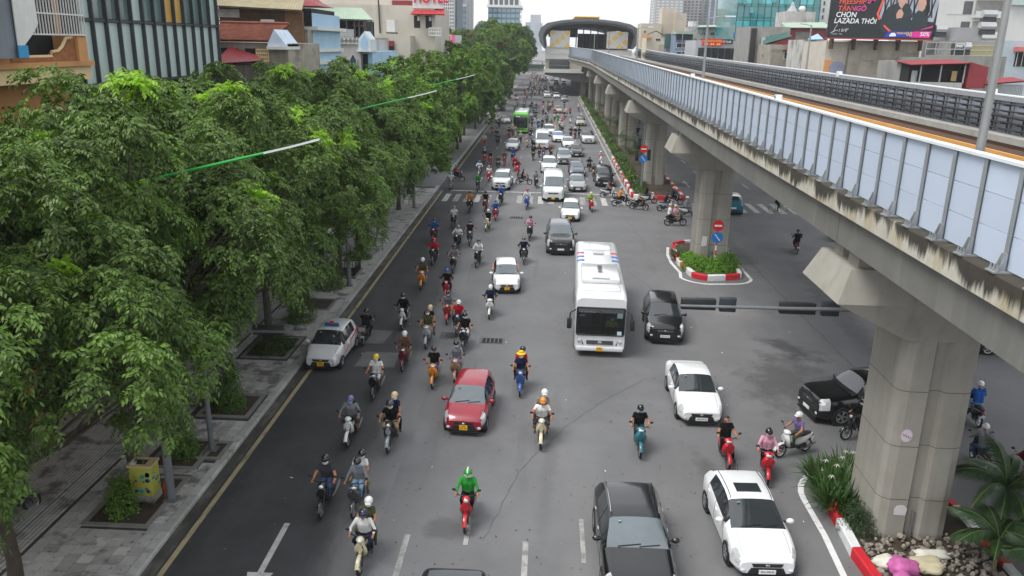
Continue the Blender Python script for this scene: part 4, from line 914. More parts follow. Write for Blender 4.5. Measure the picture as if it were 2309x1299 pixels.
for px in (2088,2134,2188): part(B(X_(px,y0)-.05,X_(px,y0)+.05,y0,y0+.1,Z_(188,y0,px),Z_(145,y0,px)),'post',M('rail_grey'),e)
part(B(X_(2166,y0),X_(2178,y0),y0+.5,y0+.6,Z_(184,y0,2170),Z_(161,y0,2170)),'hanging_cloth',M('cloth_tan',lin((186,160,112)),.9,0,.1,3),e)
part(MB().tube([(X_(2080,y0),y0+.5,Z_(186,y0,2080)),(X_(2080,y0),y0+.5,Z_(160,y0,2080))],.25,8),'gas_bottle',steel,e)
part(corr((X_(2236,y0),y0-.4,Z_(190,y0,2240)),(X_(2330,y0),y0-.4,Z_(182,y0,2309)),(X_(2330,y0),y0+2,Z_(176,y0,2309)),(X_(2236,y0),y0+2,Z_(184,y0,2240)),14,.05),'lean_to_roof',redmet,e)
part(bars(X_(2240,y0),X_(2330,y0),y0+.2,Z_(225,y0,2270),Z_(192,y0,2270),24,.03,2),'fence',M('rail_grey'),e)
y0=96; e=house('side_house','pale house with pink awning behind the maroon shed',X_(2272,y0),X_(2400,y0),y0,y0+10,Z_(92,y0,2290),M('pale_grey_blue',lin((170,182,190)),.8,0,.1,1))
part(B(X_(2290,y0),X_(2400,y0),y0-.9,y0,Z_(116,y0,2300),Z_(106,y0,2300)),'awning',M('awning_pink',lin((196,110,110)),.7,0,.1,1),e); part(B(X_(2296,y0),X_(2400,y0),y0-.05,y0+.1,Z_(150,y0,2300),Z_(118,y0,2300)),'opening',void,e)
for k in range(6): part(B(X_(2300,y0)+k*.6-.03,X_(2300,y0)+k*.6+.03,y0-.12,y0-.06,Z_(150,y0,2300),Z_(118,y0,2300)),'bar',frw,e)
# white apartment block
y0=140; xa,xb,xc=X_(2104,y0),X_(2166,y0),X_(2420,y0)
wht=M('apartment_white',(.58,.58,.565),.8,0,.06,.2,streak=[((.44,.43,.41),(.3,.3,.08),.52,.7,.5)])
e=house('apartment_block','white apartment block with balconies behind the billboard',xa,xc,y0,y0+18,38,wht)
for r_ in range(8):
    z=10.5+r_*3.1
    part(B(xb-.4,xb+1.0,y0-.04,y0+.2,z,z+2.0),'shade_panel',M('balcony_recess',(.10,.105,.11),.9,0,.3,1),e)  # panel proud of the wall, shade of a recess painted as dark colour
    part(B(xb+1.2,xb+6.0,y0-1.1,y0,z-.5,z-.3),'balcony_slab',wht,e); part(B(xb+1.2,xb+6.0,y0-1.1,y0-.98,z-.3,z+.5),'balcony_wall',wht,e); part(B(xb+1.4,xb+5.8,y0-.04,y0+.1,z+.1,z+2.1),'balcony_recess',M('balcony_shade',(.30,.29,.27),.9,0,.2,1),e)  # back panel of each balcony has the shade put into its colour
    win(e,'F',y0,xb+7.2,xb+8.6,z,z+1.7,wht,M('pane_pale',lin((150,172,176)),.2,0,.1,1)); win(e,'F',y0-.6,xb+9.6,xb+12.0,z,z+1.7,frw,gl_dark,.14,1)
    part(B(xa+1.5,xa+4.6,y0-.03,y0+.1,z-.1,z),'score_line',tg,e)
part(B(xb+6.6,xc,y0-.6,y0,10,24),'bay',wht,e); part(B(xb+6.4,xc,y0-1.4,y0,21.3,23.2),'ledge',M('ledge_green',lin((176,192,188)),.8,0,.1,1),e)
# teal glass tower
y0=168; xa,xb=X_(1656,y0),X_(1840,y0)
e=house('teal_glass_tower','teal glass office tower with opened window panels',xa,xb,y0,y0+20,Z_(-90,y0,1750),gl_teal,'tower')
nx=12; cw=(xb-xa)/nx
for (pz0,pz1,lite) in ((140,48,0),(47,43,2),(42,16,0),(15,11,2),(10,-20,1),(-22,-60,0)):
    za,zb_=Z_(pz0,y0,1750),Z_(pz1,y0,1750)
    if lite==2: part(B(xa-.1,xb+.1,y0-.14,y0,za,zb_),'spandrel',M('spandrel_teal',lin((66,150,146)),.4,0,.1,1),e); continue
    for c in range(nx):
        o=part(B(xa+c*cw+.06,xa+(c+1)*cw-.06,y0-.1,y0,za+.06,zb_-.06),'glass_panel',(gl_tealb if (lite or (pz0==140)) and c%3!=2 else gl_teal),e)
for c in range(nx+1): part(B(xa+c*cw-.05,xa+c*cw+.05,y0-.18,y0,Z_(140,y0,1750),Z_(-80,y0,1750)),'mullion',frd,e)
for (px,py) in ((1668,8),(1678,10),(1714,8),(1744,6),(1772,10),(1668,62),(1694,30)):
    p=AY(px,py,y0-.2); part(MB().prism([(p.y-.35,p.z),(p.y,p.z),(p.y,p.z+1.1)],0,p.x-.35,p.x+.35),'opened_window',gl_teal,e)
part(B(X_(1652,y0),X_(1680,y0),y0-2.2,y0,Z_(86,y0-1,1665),Z_(72,y0-1,1665)),'awning',M('awning_blue',lin((20,92,150)),.6,0,.1,1),e)
# club building
y0=150; xa,xb=X_(1570,y0),X_(1664,y0)
e=house('club_building','low grey building with dark glass front and club sign',xa,xb,y0,y0+12,Z_(92,y0,1620),M('clad_grey',lin((176,178,182)),.6,.1,.08,.6))
for k in range(6): part(B(X_(1576,y0)+k*1.18,X_(1576,y0)+k*1.18+1.1,y0-.1,y0,Z_(133,y0,1600),Z_(108,y0,1600)),'glass_panel',gl_dark,e)
sg=E('shop_sign',(X_(1580,y0),y0-.4,0),0,'red letting banner with yellow writing and black club sign','sign')
part(B(X_(1583,y0),X_(1629,y0),y0-.5,y0-.4,Z_(103,y0,1600),Z_(87,y0,1600)),'red_banner',M('banner_red',lin((206,44,42)),.6,0,.08,1),sg); part(B(X_(1628,y0),X_(1652,y0),y0-.42,y0-.34,Z_(99,y0,1640),Z_(89,y0,1640)),'black_sign',blackst,sg)
text('lettering','CHO THUÊ VĂN PHÒNG',.42,yl,sg,Vector((X_(1584.5,y0),y0-.515,Z_(95.5,y0,1600)))-sg.location,(R(90),0,0),extrude=.004,xscale=.70); [part(B(X_(1588+k*4.6,y0),X_(1591.4+k*4.6,y0),y0-.52,y0-.5,Z_(101.5,y0,1600),Z_(97.5,y0,1600)),'blurred_figure',yl,sg) for k in range(8) if k not in (2,5)]; text('lettering','BS CLUB',.46,wh,sg,Vector((X_(1629.5,y0),y0-.435,Z_(97.5,y0,1640)))-sg.location,(R(90),0,0),extrude=.004,xscale=.82)
part(B(X_(1662,y0),X_(1674,y0),y0-.5,y0,Z_(150,y0,1668),Z_(96,y0,1668)),'green_sign',M('sign_green',lin((150,190,92)),.6,0,.15,1),e); part(B(X_(1674,y0),X_(1688,y0),y0-.3,y0+4,0,Z_(98,y0,1680)),'white_pier',frw,e)
# assorted old houses between the club and the billboard
y0=128; xa,xb=X_(1690,y0),X_(1780,y0)
e=house('patched_house','patched grey house with green corrugated lean-to roof',xa,xb,y0,y0+10,Z_(60,y0,1720),grey_c)
part(corr((X_(1718,y0),y0-1.2,Z_(100,y0,1720)),(X_(1780,y0),y0-1.2,Z_(82,y0,1780)),(X_(1770,y0),y0+1,Z_(66,y0,1770)),(X_(1716,y0),y0+1,Z_(72,y0,1720)),14,.06),'lean_to_roof',grn2,e)
part(MB().prism([(X_(1730,y0),Z_(102,y0,1730)),(X_(1776,y0),Z_(102,y0,1770)),(X_(1776,y0),Z_(82,y0,1770))],1,y0-.9,y0-.5),'red_gable',redmet,e)
part(B(X_(1692,y0),X_(1704,y0),y0-.3,y0,Z_(140,y0,1700),Z_(64,y0,1700)),'dark_sign',blackst,e); part(MB().tube([(X_(1721,y0),y0-.3,Z_(140,y0,1721)),(X_(1721,y0),y0-.3,Z_(84,y0,1721))],.35,8),'grey_duct',M('duct',(.42,.44,.47),.5,.2,.1,1),e)
win(e,'F',y0,X_(1728,y0),X_(1742,y0),Z_(126,y0,1735),Z_(108,y0,1735),M('old_frame',(.25,.22,.18),.8,0,.2,2),gl_dark,.07,1)
y0=120; xa,xb=X_(1742,y0),X_(1810,y0)
e=house('old_plaster_house','old plaster house with small shuttered window and red canopy',xa,xb,y0,y0+8,Z_(101,y0,1770),old_c)
win(e,'F',y0,X_(1771,y0),X_(1786,y0),Z_(134,y0,1778),Z_(117,y0,1778),frw,gl_blue,.09,1); part(B(X_(1767,y0),X_(1789,y0),y0-.5,y0,Z_(115,y0,1778),Z_(112,y0,1778)),'canopy',redmet,e)
y0=132; xa,xb=X_(1776,y0),X_(1866,y0)
e=house('red_upper_house','house with maroon upper wall under a pale green sheet roof',xa,xb,y0,y0+10,Z_(64,y0,1820),redmet)
part(corr((xa-.6,y0-.6,Z_(63,y0,1780)),(xb+.4,y0-.6,Z_(63,y0,1860)),(xb+.4,y0+4,Z_(49,y0,1860)),(xa-.2,y0+4,Z_(50,y0,1780)),26,.06),'roof',grnmet,e)
part(B(X_(1792,y0),X_(1826,y0),y0-.06,y0+.2,Z_(98,y0,1800),Z_(72,y0,1800)),'patched_panel',M('patch_panel',(.20,.20,.17),.8,0,.4,1),e)
y0=112; xa,xb=X_(1812,y0),X_(1866,y0)
e=house('shuttered_house','house with louvred shutters and small white balustrade by the arch',xa,xb,y0,y0+7,Z_(90,y0,1840),old_w)
for k in range(9): part(B(X_(1818,y0),X_(1842,y0),y0-.08,y0,Z_(130,y0,1830)+k*.2,Z_(130,y0,1830)+k*.2+.1),'louvre',M('louvre',(.30,.31,.30),.7,0,.1,2),e)
part(corr((X_(1816,y0),y0-1,Z_(90,y0,1820)),(X_(1852,y0),y0-1,Z_(89,y0,1850)),(X_(1846,y0),y0+.6,Z_(76,y0,1846)),(X_(1828,y0),y0+.6,Z_(84,y0,1828)),8,.05),'awning',M('awning_paleblue',lin((142,176,204)),.6,0,.1,1),e)
part(bars(X_(1846,y0),X_(1868,y0),y0-1.0,Z_(118,y0,1856),Z_(108,y0,1856),8,.05,2),'balustrade',frw,e)
y0=196; xa,xb=X_(1762,y0),X_(1862,y0)
e=house('white_block','white block with rooftop condensers and a pointed cap',xa,xb,y0,y0+12,Z_(-30,y0,1820),wht)
for k in range(8): part(B(xb-3-.6*(k%3),xb-2.4-.6*(k%3),y0-.5,y0,Z_(12+k*7,y0,1840),Z_(8+k*7,y0,1840)),'condenser',tg,e)
for r_ in range(5): win(e,'F',y0,X_(1846,y0),X_(1851,y0),Z_(60-r_*16,y0,1848),Z_(50-r_*16,y0,1848),tg,gw,.08)
y0=150; e=house('tank_tower_house','concrete stair tower with pointed cap and white sphere tank',X_(1764,y0),X_(1832,y0),y0,y0+6,Z_(26,y0,1800),old_w)
part(MB().loft([[(X_(1790,y0)+s*math.cos(a),y0+3+s*math.sin(a),Z_(25,y0,1790)+h) for a in np.linspace(0,2*math.pi,7)[:-1]] for s,h in ((1.0,0),(.35,1.0),(.3,1.3),(.02,1.7))]),'pointed_cap',tg,e)
part(MB().ell((X_(1812,y0),y0+3,Z_(19,y0,1812)),(.65,.65,.55)),'sphere_tank',tw,e,True)
# houses nearer the station
def sl(label,px0,px1,py,y0,mat,wins=(),name='street_house',d=9):
    e=house(name,label,X_(px0,y0),X_(px1,y0),y0,y0+d,Z_(py,y0,(px0+px1)/2),mat)
    for (a,b,c,dd) in wins: win(e,'F',y0,X_(a,y0),X_(b,y0),Z_(c,y0,a),Z_(dd,y0,a),frw,gl_dark,.08,1)
    return e
e=sl('grey blue house with three dark window bands and green glass balcony',1523,1562,76,175,gblue,((1526,1557,108,97),(1526,1557,123,116)))
part(B(X_(1524,175),X_(1560,175),174.2,175,Z_(88,175,1540),Z_(78,175,1540)),'balcony',gl_dark,e); part(B(X_(1521,175),X_(1566,175),173.8,180,Z_(77,175,1540),Z_(71,175,1540)),'roof',grnmet,e)
e=sl('concrete house with teal sheet cladding beside the grey blue house',1498,1523,100,182,grey_c,((1502,1510,116,110),)); part(B(X_(1499,182),X_(1524,182),181.6,182,Z_(106,182,1510),Z_(76,182,1510)),'teal_cladding',grn2,e)
e=sl('cream house with arched steel rooftop frame',1458,1498,84,190,M('cream_house',lin((196,186,168)),.85,0,.12,.6),((1478,1490,93,86),)); part(B(X_(1446,190),X_(1466,190),189.2,190,Z_(86,190,1456),Z_(80,190,1456)),'orange_band',M('orange_trim'),e)
part(MB().tube([(X_(1458,190),189.8,Z_(78,190,1460)),(X_(1478,190),189.8,Z_(70,190,1480)),(X_(1500,190),189.8,Z_(82,190,1500))],.12,6),'roof_frame',frd,e)
e=sl('raw concrete building with tall square core behind the cream house',1444,1490,53,215,M('raw_concrete',lin((186,176,160)),.9,0,.12,.4),((1450,1456,75,68),)); part(B(X_(1492,215),X_(1522,215),217,224,0,Z_(17,215,1507)),'core',M('raw_concrete'),e); part(B(X_(1518,215),X_(1545,215),215,224,0,Z_(30,215,1530)),'lift_shaft',M('raw_concrete'),e)
e=sl('house with pale roof terrace and water tanks behind the palms',1556,1660,62,195,old_w,((1580,1590,80,72),(1600,1610,80,72),(1622,1632,80,72)))
part(corr((X_(1570,195),194,Z_(62,195,1580)),(X_(1648,195),194,Z_(60,195,1640)),(X_(1648,195),199,Z_(55,195,1640)),(X_(1570,195),199,Z_(57,195,1580)),16,.06),'roof',grnmet,e)
part(MB().tube([(X_(1563,195),197,Z_(60,195,1563)),(X_(1563,195),197,Z_(48,195,1563))],1.2,10),'tank',tw,e)
tower('grey residential tower with white balconies behind the concrete building',1474,1535,-80,520,30,tg,30,6,M('tower_balcony',(.62,.62,.62),.8,0,.05,.1),(.6,.45)); tower('grey and blue residential tower next to the other balcony tower',1535,1577,-80,540,30,tw,30,5,gw,(.6,.5)); tower('high-rise with blue glass stripe behind the club building',1588,1625,-80,520,30,gl_blue,26,3,tg,(.35,.9)); tower('high-rise with white balcony bands beside the blue striped one',1625,1660,-80,530,30,tw,30,4,gw,(.7,.45))
tower('slim faint tower between the two high-rises',1572,1588,20,900,30,tf,20,3,M('far_dark'),(.4,.5))

# ================================================================ station
st=E('station',(10.4,240,0),0,'elevated metro station with curved dark canopy and yellow white patterned panels','station')
zs=lambda py: Z_(py,230,1300); xs=lambda px: X_(px,230)
dkm=M('canopy_dark',(.075,.08,.085),.5,.2,.15,.3); wpan=M('station_white',(.62,.62,.60),.6,0,.06,.4)
outer=[(-1.6,12.6),(-2.7,14.2),(-3.2,16.2),(-2.6,17.9),(-.8,19.2),(3,19.95),(7,20.35),(10.4,20.45),(14,20.3),(18,19.9),(21.3,19.2),(23.4,18.1),(24.2,16.4),(23.6,14.4),(22.4,12.9)]
inner=[(-1.2,12.8),(-1.5,14.6),(-1.7,16.2),(-1.2,17.2),(.4,18.2),(3.6,18.9),(7,19.2),(10.4,19.3),(14,19.2),(17.6,18.8),(20.4,18.2),(22,17.3),(22.6,16.2),(22.3,14.6),(21.9,13.1)]
def shell(y0,y1,o_,i_): return MB().loft([[(x,y,z) for x,z in o_+i_[::-1]] for y in (y0,y1)])
part(shell(230,330,outer,inner),'canopy',dkm,st)
rim=[(x*.985+10.4*.015,z*.99+16*.01) for x,z in inner]
part(shell(229.2,230.4,[(x+(x-10.4)*.012,z+.12) for x,z in outer],[(x+(x-10.4)*.004,z+.55) if z>17 else (x+(x-10.4)*.03,z) for x,z in inner]),'canopy_rim',M('canopy_rim',(.12,.13,.14),.4,.4,.1,.5),st)
part(B(xs(1297),xs(1350),233,260,20.2,21.0),'roof_box',M('roof_box_ochre',lin((196,150,52)),.6,0,.1,.5),st); part(B(xs(1295),xs(1352),232.5,262,21.0,21.25),'roof_box_cap',yl,st)
part(B(-1.4,22.4,232,300,9.9,12.6),'platform_wall',wpan,st)
for px0,px1 in ((1240,1285),(1369,1417)):
    xa,xb=xs(px0),xs(px1); part(B(xa,xb,231.6,232.1,zs(108),zs(70)),'pattern_panel',wpan,st)
    yo=M('pattern_yellow',lin((226,188,98)),.6,0,.06,1); w=(xb-xa)/4; h=(zs(70)-zs(108))/4
    for i in range(4):
        for j in range(4):
            if (i+2*j+(px0>1300))%3==0:
                cx,cz=xa+(i+.5)*w,zs(108)+(j+.5)*h; part(MB().prism([(cx-w*.62,cz),(cx,cz-h*.68),(cx+w*.62,cz),(cx,cz+h*.68)],1,231.5,231.62),'yellow_lozenge',yo,st)
part(B(-1.4,xs(1285),231.9,240,zs(123),zs(106)),'end_wall',wpan,st)
part(B(9.5,22,296,297,10,17.5),'shade_wall',M('station_back',(.07,.068,.062),.8,0,.4,.3),st); part(B(-.8,9.5,298,299,16.2,19.2),'shade_band',M('station_back'),st)  # dark slabs added to paint the shade under the canopy
for k in range(7): part(B(3.4+k*.2+k*2.0,3.7+k*.2+k*2.0,262,262.4,10,19),'platform_column',M('station_column',(.22,.22,.22),.6,.2,.1,1),st)
part(B(-.4,3.2,240,300,12.4,12.9),'platform',conc,st); part(B(18,22,240,300,12.4,12.9),'platform',conc,st)
for k in range(6): part(B(2.2,3.4,242+k*9,249+k*9,12.9,15.6),'bright_filler_panel',[M('ad_a',lin((210,200,180)),.6,0,.2,.6),M('ad_b',lin((120,150,150)),.6,0,.3,.6)][k%2],st)  # pale panels added to brighten the platform interior
part(B(-1.2,22,232.5,300,7.2,10.0),'concourse_wall',M('concourse_beige',(.40,.36,.30),.8,0,.1,.5),st)
part(B(xs(1240),xs(1287),232.3,232.6,7.35,9.95),'concourse_window',gl_dark,st)
part(MB().box(xs(1240),xs(1287),231.9,232.0,8.2,8.28),'handrail',steel,st)
part(B(-1.6,22.4,230.6,300,6.3,7.25),'floor_band',wpan,st)
part(MB().prism([(-1.3,6.3),(22,6.3),(22,5.6),(13,3.9),(8.4,3.9),(-1.3,5.7)],1,231.6,300),'haunch_beam',girm,st)
for y in (234,246,258,270,282): part(B(8.7,10.2,y,y+2,0,4.5),'column',pierm,st); part(B(11.8,13.2,y,y+2,0,4.5),'column',pierm,st)
for k in range(14): part(B(7.6,7.75,233+k*4.4,236.6+k*4.4,.4,4.2),'louvre_screen',frd,st)
fbx=E('footbridge',(-9,262,0),0,'covered footbridge with glass sides crossing the avenue to the station','footbridge')
part(B(-22,-1.4,260,264,5.7,6.5),'deck',wpan,fbx); part(B(-22,-1.4,259.9,260.05,6.5,7.7),'glass_side',M('bridge_glass',lin((120,150,140)),.15,0,.2,.5),fbx); part(B(-22.3,-1.2,259.4,264.6,8.6,8.85),'roof',wpan,fbx)
for k in range(7): part(B(-21.5+k*3.2,-21.35+k*3.2,260.1,260.25,6.5,8.6),'post',steel,fbx)
part(B(-13.8,-12.8,261,263,0,5.7),'support',conc,fbx)
# ================================================================ cars, vans, buses  (local: front at y=0 facing -Y, z=0 on the road)
def pchip(pts):
    xs=[p[0] for p in pts]; ys_=[p[1] for p in pts]; n=len(xs); h=[xs[i+1]-xs[i] for i in range(n-1)]; d=[(ys_[i+1]-ys_[i])/h[i] for i in range(n-1)]
    mm=[0]*n; mm[0]=d[0]; mm[-1]=d[-1]
    for i in range(1,n-1):
        mm[i]=0 if d[i-1]*d[i]<=0 else 2*d[i-1]*d[i]/(d[i-1]+d[i])
    def f(x):
        if x<=xs[0]: return ys_[0]
        if x>=xs[-1]: return ys_[-1]
        i=max(k for k in range(n-1) if xs[k]<=x); t=(x-xs[i])/h[i]
        return ys_[i]*(1+2*t)*(1-t)**2+h[i]*mm[i]*t*(1-t)**2+ys_[i+1]*t*t*(3-2*t)-h[i]*mm[i+1]*t*t*(1-t)
    return f
tyrem=M('tyre_rubber',(.014,.014,.015),.85,0,.15,6); alloy=M('alloy_rim',(.42,.43,.44),.3,.85,.1,4); trimb=M('black_trim',(.016,.016,.017),.5,0,.1,3)
chrome=M('chrome',(.62,.62,.63),.12,1.0,0); lens=M('headlamp_lens',(.66,.68,.70),.06,.25,.35,9,coat=1.0,spec=.8); tailm=M('tail_lamp',(.30,.012,.014),.2,0,.1,6,coat=.6)
amber=M('amber_lens',(.6,.22,.03),.2,0,.1,5,coat=.5); carglass=glassmat('car_glass',(.030,.036,.040),.03,1.0,.3,.9); cargl_l=glassmat('car_glass_pale',(.10,.125,.14),.03,1.0,.25,.9)
platey=M('plate_yellow',lin((236,178,28)),.5,0,.04,3); platew=M('plate_white',lin((222,224,224)),.5,0,.04,3); ink=M('plate_ink_black',(.02,.02,.02),.6,0,0)
def wheel_meshes(r,w,key):
    n=20; t=MB()
    rings=[[(x,rr*math.cos(2*math.pi*j/n),rr*math.sin(2*math.pi*j/n)) for j in range(n)] for x,rr in ((-w/2,r*.66),(-w/2,r*.93),(-w*.36,r),(w*.36,r),(w/2,r*.93),(w/2,r*.66))]
    t.loft(rings,False); tyre=t.mesh('tyre',tyrem,True)
    m_=MB()
    m_.loft([[(x,rr*math.cos(2*math.pi*j/n),rr*math.sin(2*math.pi*j/n)) for j in range(n)] for x,rr in ((w*.40,r*.68),(w*.47,r*.67),(w*.44,r*.58),(w*.28,r*.56))],False)
    m_.m=1; m_.tube([(w*.20,0,0),(w*.22,0,0)],r*.6,n)
    m_.m=0; m_.tube([(w*.22,0,0),(w*.42,0,0)],r*.14,8)
    for k in range(5):
        a=2*math.pi*k/5; ca,sa=math.cos(a),math.sin(a)
        for s in (-.10,.10):
            c2,s2=math.cos(a+s*1.6),math.sin(a+s*1.6)
            m_.tube([(w*.38,ca*r*.08,sa*r*.08),(w*.40,c2*r*.60,s2*r*.60)],r*.055,5)
    rim=m_.mesh('rim',[alloy,trimb]); return tyre,rim
_WH={}
def add_wheel(parent,x,y,r,w=.2):
    k=(round(r,3),round(w,3))
    if k not in _WH: _WH[k]=wheel_meshes(r,w,k)
    ty,ri=_WH[k]; s=1 if x>0 else -1
    o=O('wheel',ty,parent,(x,y,r),(0,0,0 if s>0 else math.pi)); O('rim',ri,o)
    return o
STY={
 'hatch':dict(L=3.60,W=1.60,top=[(0,.62),(.12,.74),(.45,.90),(.80,.98),(1.50,1.42),(1.85,1.485),(2.6,1.49),(3.05,1.45),(3.35,1.22),(3.52,.95),(3.60,.80)],belt=[(0,.58),(.25,.70),(.8,.90),(1.6,.93),(3.0,.98),(3.6,.82)],wsb=.80,wst=1.50,rwt=3.07,rwb=3.40,pil=(1.02,1.98,2.06,2.85),r=.285,wb=(.62,2.98)),
 'sedan':dict(L=4.45,W=1.74,top=[(0,.60),(.12,.72),(.6,.86),(1.15,.96),(1.95,1.39),(2.3,1.455),(2.9,1.44),(3.2,1.37),(3.78,1.08),(4.2,1.05),(4.40,.98),(4.45,.86)],belt=[(0,.56),(.3,.68),(1.1,.88),(2,.92),(3.6,.98),(4.3,.96),(4.45,.85)],wsb=1.15,wst=1.95,rwt=3.18,rwb=3.76,pil=(1.42,2.42,2.50,3.28),r=.31,wb=(.82,3.50)),
 'suv':dict(L=4.60,W=1.84,top=[(0,.82),(.08,.96),(.6,1.05),(1.15,1.12),(1.78,1.60),(2.1,1.675),(3.2,1.68),(3.95,1.62),(4.35,1.36),(4.54,1.05),(4.60,.9)],belt=[(0,.76),(.25,.90),(1.1,1.05),(2,1.08),(4.2,1.12),(4.6,.92)],wsb=1.15,wst=1.78,rwt=3.98,rwb=4.38,pil=(1.40,2.36,2.45,3.32),r=.36,wb=(.88,3.58)),
 'bigsuv':dict(L=4.95,W=1.96,top=[(0,.92),(.07,1.08),(.7,1.16),(1.35,1.21),(1.95,1.72),(2.3,1.80),(3.6,1.81),(4.4,1.75),(4.72,1.42),(4.90,1.1),(4.95,.95)],belt=[(0,.86),(.25,1.0),(1.3,1.13),(2,1.16),(4.5,1.2),(4.95,.97)],wsb=1.35,wst=1.95,rwt=4.43,rwb=4.74,pil=(1.55,2.55,2.65,3.60),r=.39,wb=(.95,3.80)),
 'hatch5':dict(L=4.30,W=1.82,top=[(0,.62),(.12,.74),(.55,.90),(1.05,1.0),(1.95,1.40),(2.35,1.475),(3.0,1.46),(3.6,1.38),(4.05,1.12),(4.25,.95),(4.30,.82)],belt=[(0,.58),(.3,.72),(1.05,.92),(2,.96),(3.8,1.06),(4.3,.85)],wsb=1.05,wst=1.95,rwt=3.62,rwb=4.05,pil=(1.35,2.42,2.50,3.40),r=.325,wb=(.88,3.55)),
 'crossover':dict(L=4.73,W=1.94,top=[(0,.84),(.1,.98),(.7,1.08),(1.35,1.13),(2.15,1.57),(2.5,1.64),(3.3,1.63),(4.0,1.55),(4.45,1.28),(4.68,1.05),(4.73,.9)],belt=[(0,.78),(.3,.92),(1.3,1.06),(2.2,1.10),(4.3,1.16),(4.73,.92)],wsb=1.35,wst=2.15,rwt=4.02,rwb=4.46,pil=(1.62,2.62,2.70,3.62),r=.38,wb=(.92,3.78)),
 'van':dict(L=5.4,W=2.0,top=[(0,.92),(.06,1.06),(.45,1.22),(.85,1.30),(1.55,2.06),(1.95,2.36),(2.4,2.42),(4.9,2.42),(5.28,2.36),(5.37,1.6),(5.4,.9)],belt=[(0,.84),(.25,.98),(.9,1.20),(1.7,1.24),(5.2,1.24),(5.4,.9)],wsb=.88,wst=1.62,rwt=5.30,rwb=5.36,pil=(1.05,1.9,2.05,3.4),r=.34,wb=(.92,4.25)),
}
PROTO={}
def car_mesh(style,paintm,roofm=None,glass=None,detail=True):
    S=STY[style]; L,Wd=S['L'],S['W']; top,belt=pchip(S['top']),pchip(S['belt']); hw=Wd/2
    wsb,wst,rwt,rwb=S['wsb'],S['wst'],S['rwt'],S['rwb']; p0,p1,p2,p3=S['pil']
    st=sorted(set([0,.05,.12,.25,.42,.6,wsb-.22,wsb-.02,wsb,wsb+.15,p0,(p0+wst)/2,wst,wst+.10,p1,p2,(p2+p3)/2,p3,p3+.10,rwt-.1,rwt,(rwt+rwb)/2,rwb,rwb+.06,L-.25,L-.12,L-.04,L]))
    st=[s for s in st if 0<=s<=L]; q=[st[0]]
    for s in st[1:]:
        if s-q[-1]>.018: q.append(s)
    st=q
    def plan(y): 
        a=.62; f=1.0
        if y<a: f-= .20*((a-y)/a)**2.2
        b=.5
        if y>L-b: f-= .12*((y-L+b)/b)**2.2
        return f
    def zbot(y): return .20+.06*max(0,1-y/.4)+.10*max(0,(y-L+.5)/.5)
    def ring(y):
        w=hw*plan(y); zt_=top(y); zb_=min(belt(y),zt_-.03); z0=zbot(y)
        # cabin fraction decides how far the rail tucks in
        cab=max(0,min(1,(zt_-zb_-.06)/.40)); wr=w*(.86-.13*cab if style!='van' else .90-.03*cab)
        dz=.022+.05*cab
        return [(0,z0),(.55*w,z0),(.90*w,z0+.015),(.985*w,z0+.12),(w,z0+.55*(zb_-z0)),(.985*w,zb_-.06),(.945*w,zb_),(wr,zt_-dz),(wr*.88,zt_-dz*.42),(wr*.45,zt_-.006),(0,zt_)]
    rings=[ring(y) for y in st]; n=len(rings[0])
    V=[]; idx=[]
    for i,r_ in enumerate(rings):
        row=[]
        for k,(x,z) in enumerate(r_): row.append(len(V)); V.append((x,st[i],z))
        neg=[None]*n
        for k,(x,z) in enumerate(r_):
            if x==0: neg[k]=row[k]
            else: neg[k]=len(V); V.append((-x,st[i],z))
        idx.append((row,neg))
    groups={}
    def put(g,f): groups.setdefault(g,[]).append(f)
    hl0,hl1=.0,.44
    for i in range(len(st)-1):
        ym=(st[i]+st[i+1])/2
        for side in (0,1):
            A,Bx=idx[i][side],idx[i+1][side]
            for k in range(n-1):
                f=(A[k],A[k+1],Bx[k+1],Bx[k]) if side==0 else (A[k],Bx[k],Bx[k+1],A[k+1])
                sd='r' if side==0 else 'l'; g_='body'
                if k>=7 and wsb<=ym<=wst: g_='windshield'
                elif k>=7 and rwt<=ym<=rwb: g_='rear_window'
                elif k==6 and p0<ym<p1: g_='side_window.f'+sd
                elif k==6 and p2<ym<p3: g_='side_window.b'+sd
                elif (k in (4,5) and .04<ym<hl1) or (k==6 and .10<ym<.34 and style!='van'): g_='headlight.'+sd
                elif k in (4,5) and ym>L-.34: g_='tail_light.'+sd
                elif k in (3,4,5) and p0+.02<ym<=p2: g_='door.f'+sd
                elif k in (3,4,5) and p2<ym<p3-.05: g_='door.b'+sd
                elif k>=7 and wst<ym<rwt: g_='roof'
                elif k in (0,1,2): g_='sill'
                if g_=='body' and k==6 and wsb<ym<rwb: g_='pillar.%d%s'%(0 if ym<p0+.01 else (1 if ym<p2+.01 else 2),sd)
                if g_=='body' and ym>rwb: g_='tailgate'
                if g_=='body' and k<=6 and ym>p3-.06: g_='quarter.'+sd
                put(g_,f)
    # end caps
    nose=[idx[0][0][k] for k in range(n)]+[idx[0][1][k] for k in range(n-2,0,-1)]
    tail=[idx[-1][0][k] for k in range(n)]+[idx[-1][1][k] for k in range(n-2,0,-1)]
    put('body',tuple(nose)); put('tailgate',tuple(tail[::-1]))
    return V,groups,S,ring,st
def sub(V,faces,name,mat,smooth=True):
    used={}; vs=[]; fs=[]
    for f in faces:
        ff=[]
        for i in f:
            if i not in used: used[i]=len(vs); vs.append(V[i])
            ff.append(used[i])
        fs.append(tuple(ff))
    mb=MB(); mb.add(vs,fs); me=bpy.data.meshes.new(name); me.from_pydata(vs,[],fs); me.materials.append(mat)
    me.polygons.foreach_set('use_smooth',[smooth]*len(me.polygons))
    try: me.set_sharp_from_angle(angle=R(42))
    except Exception: pass
    return me
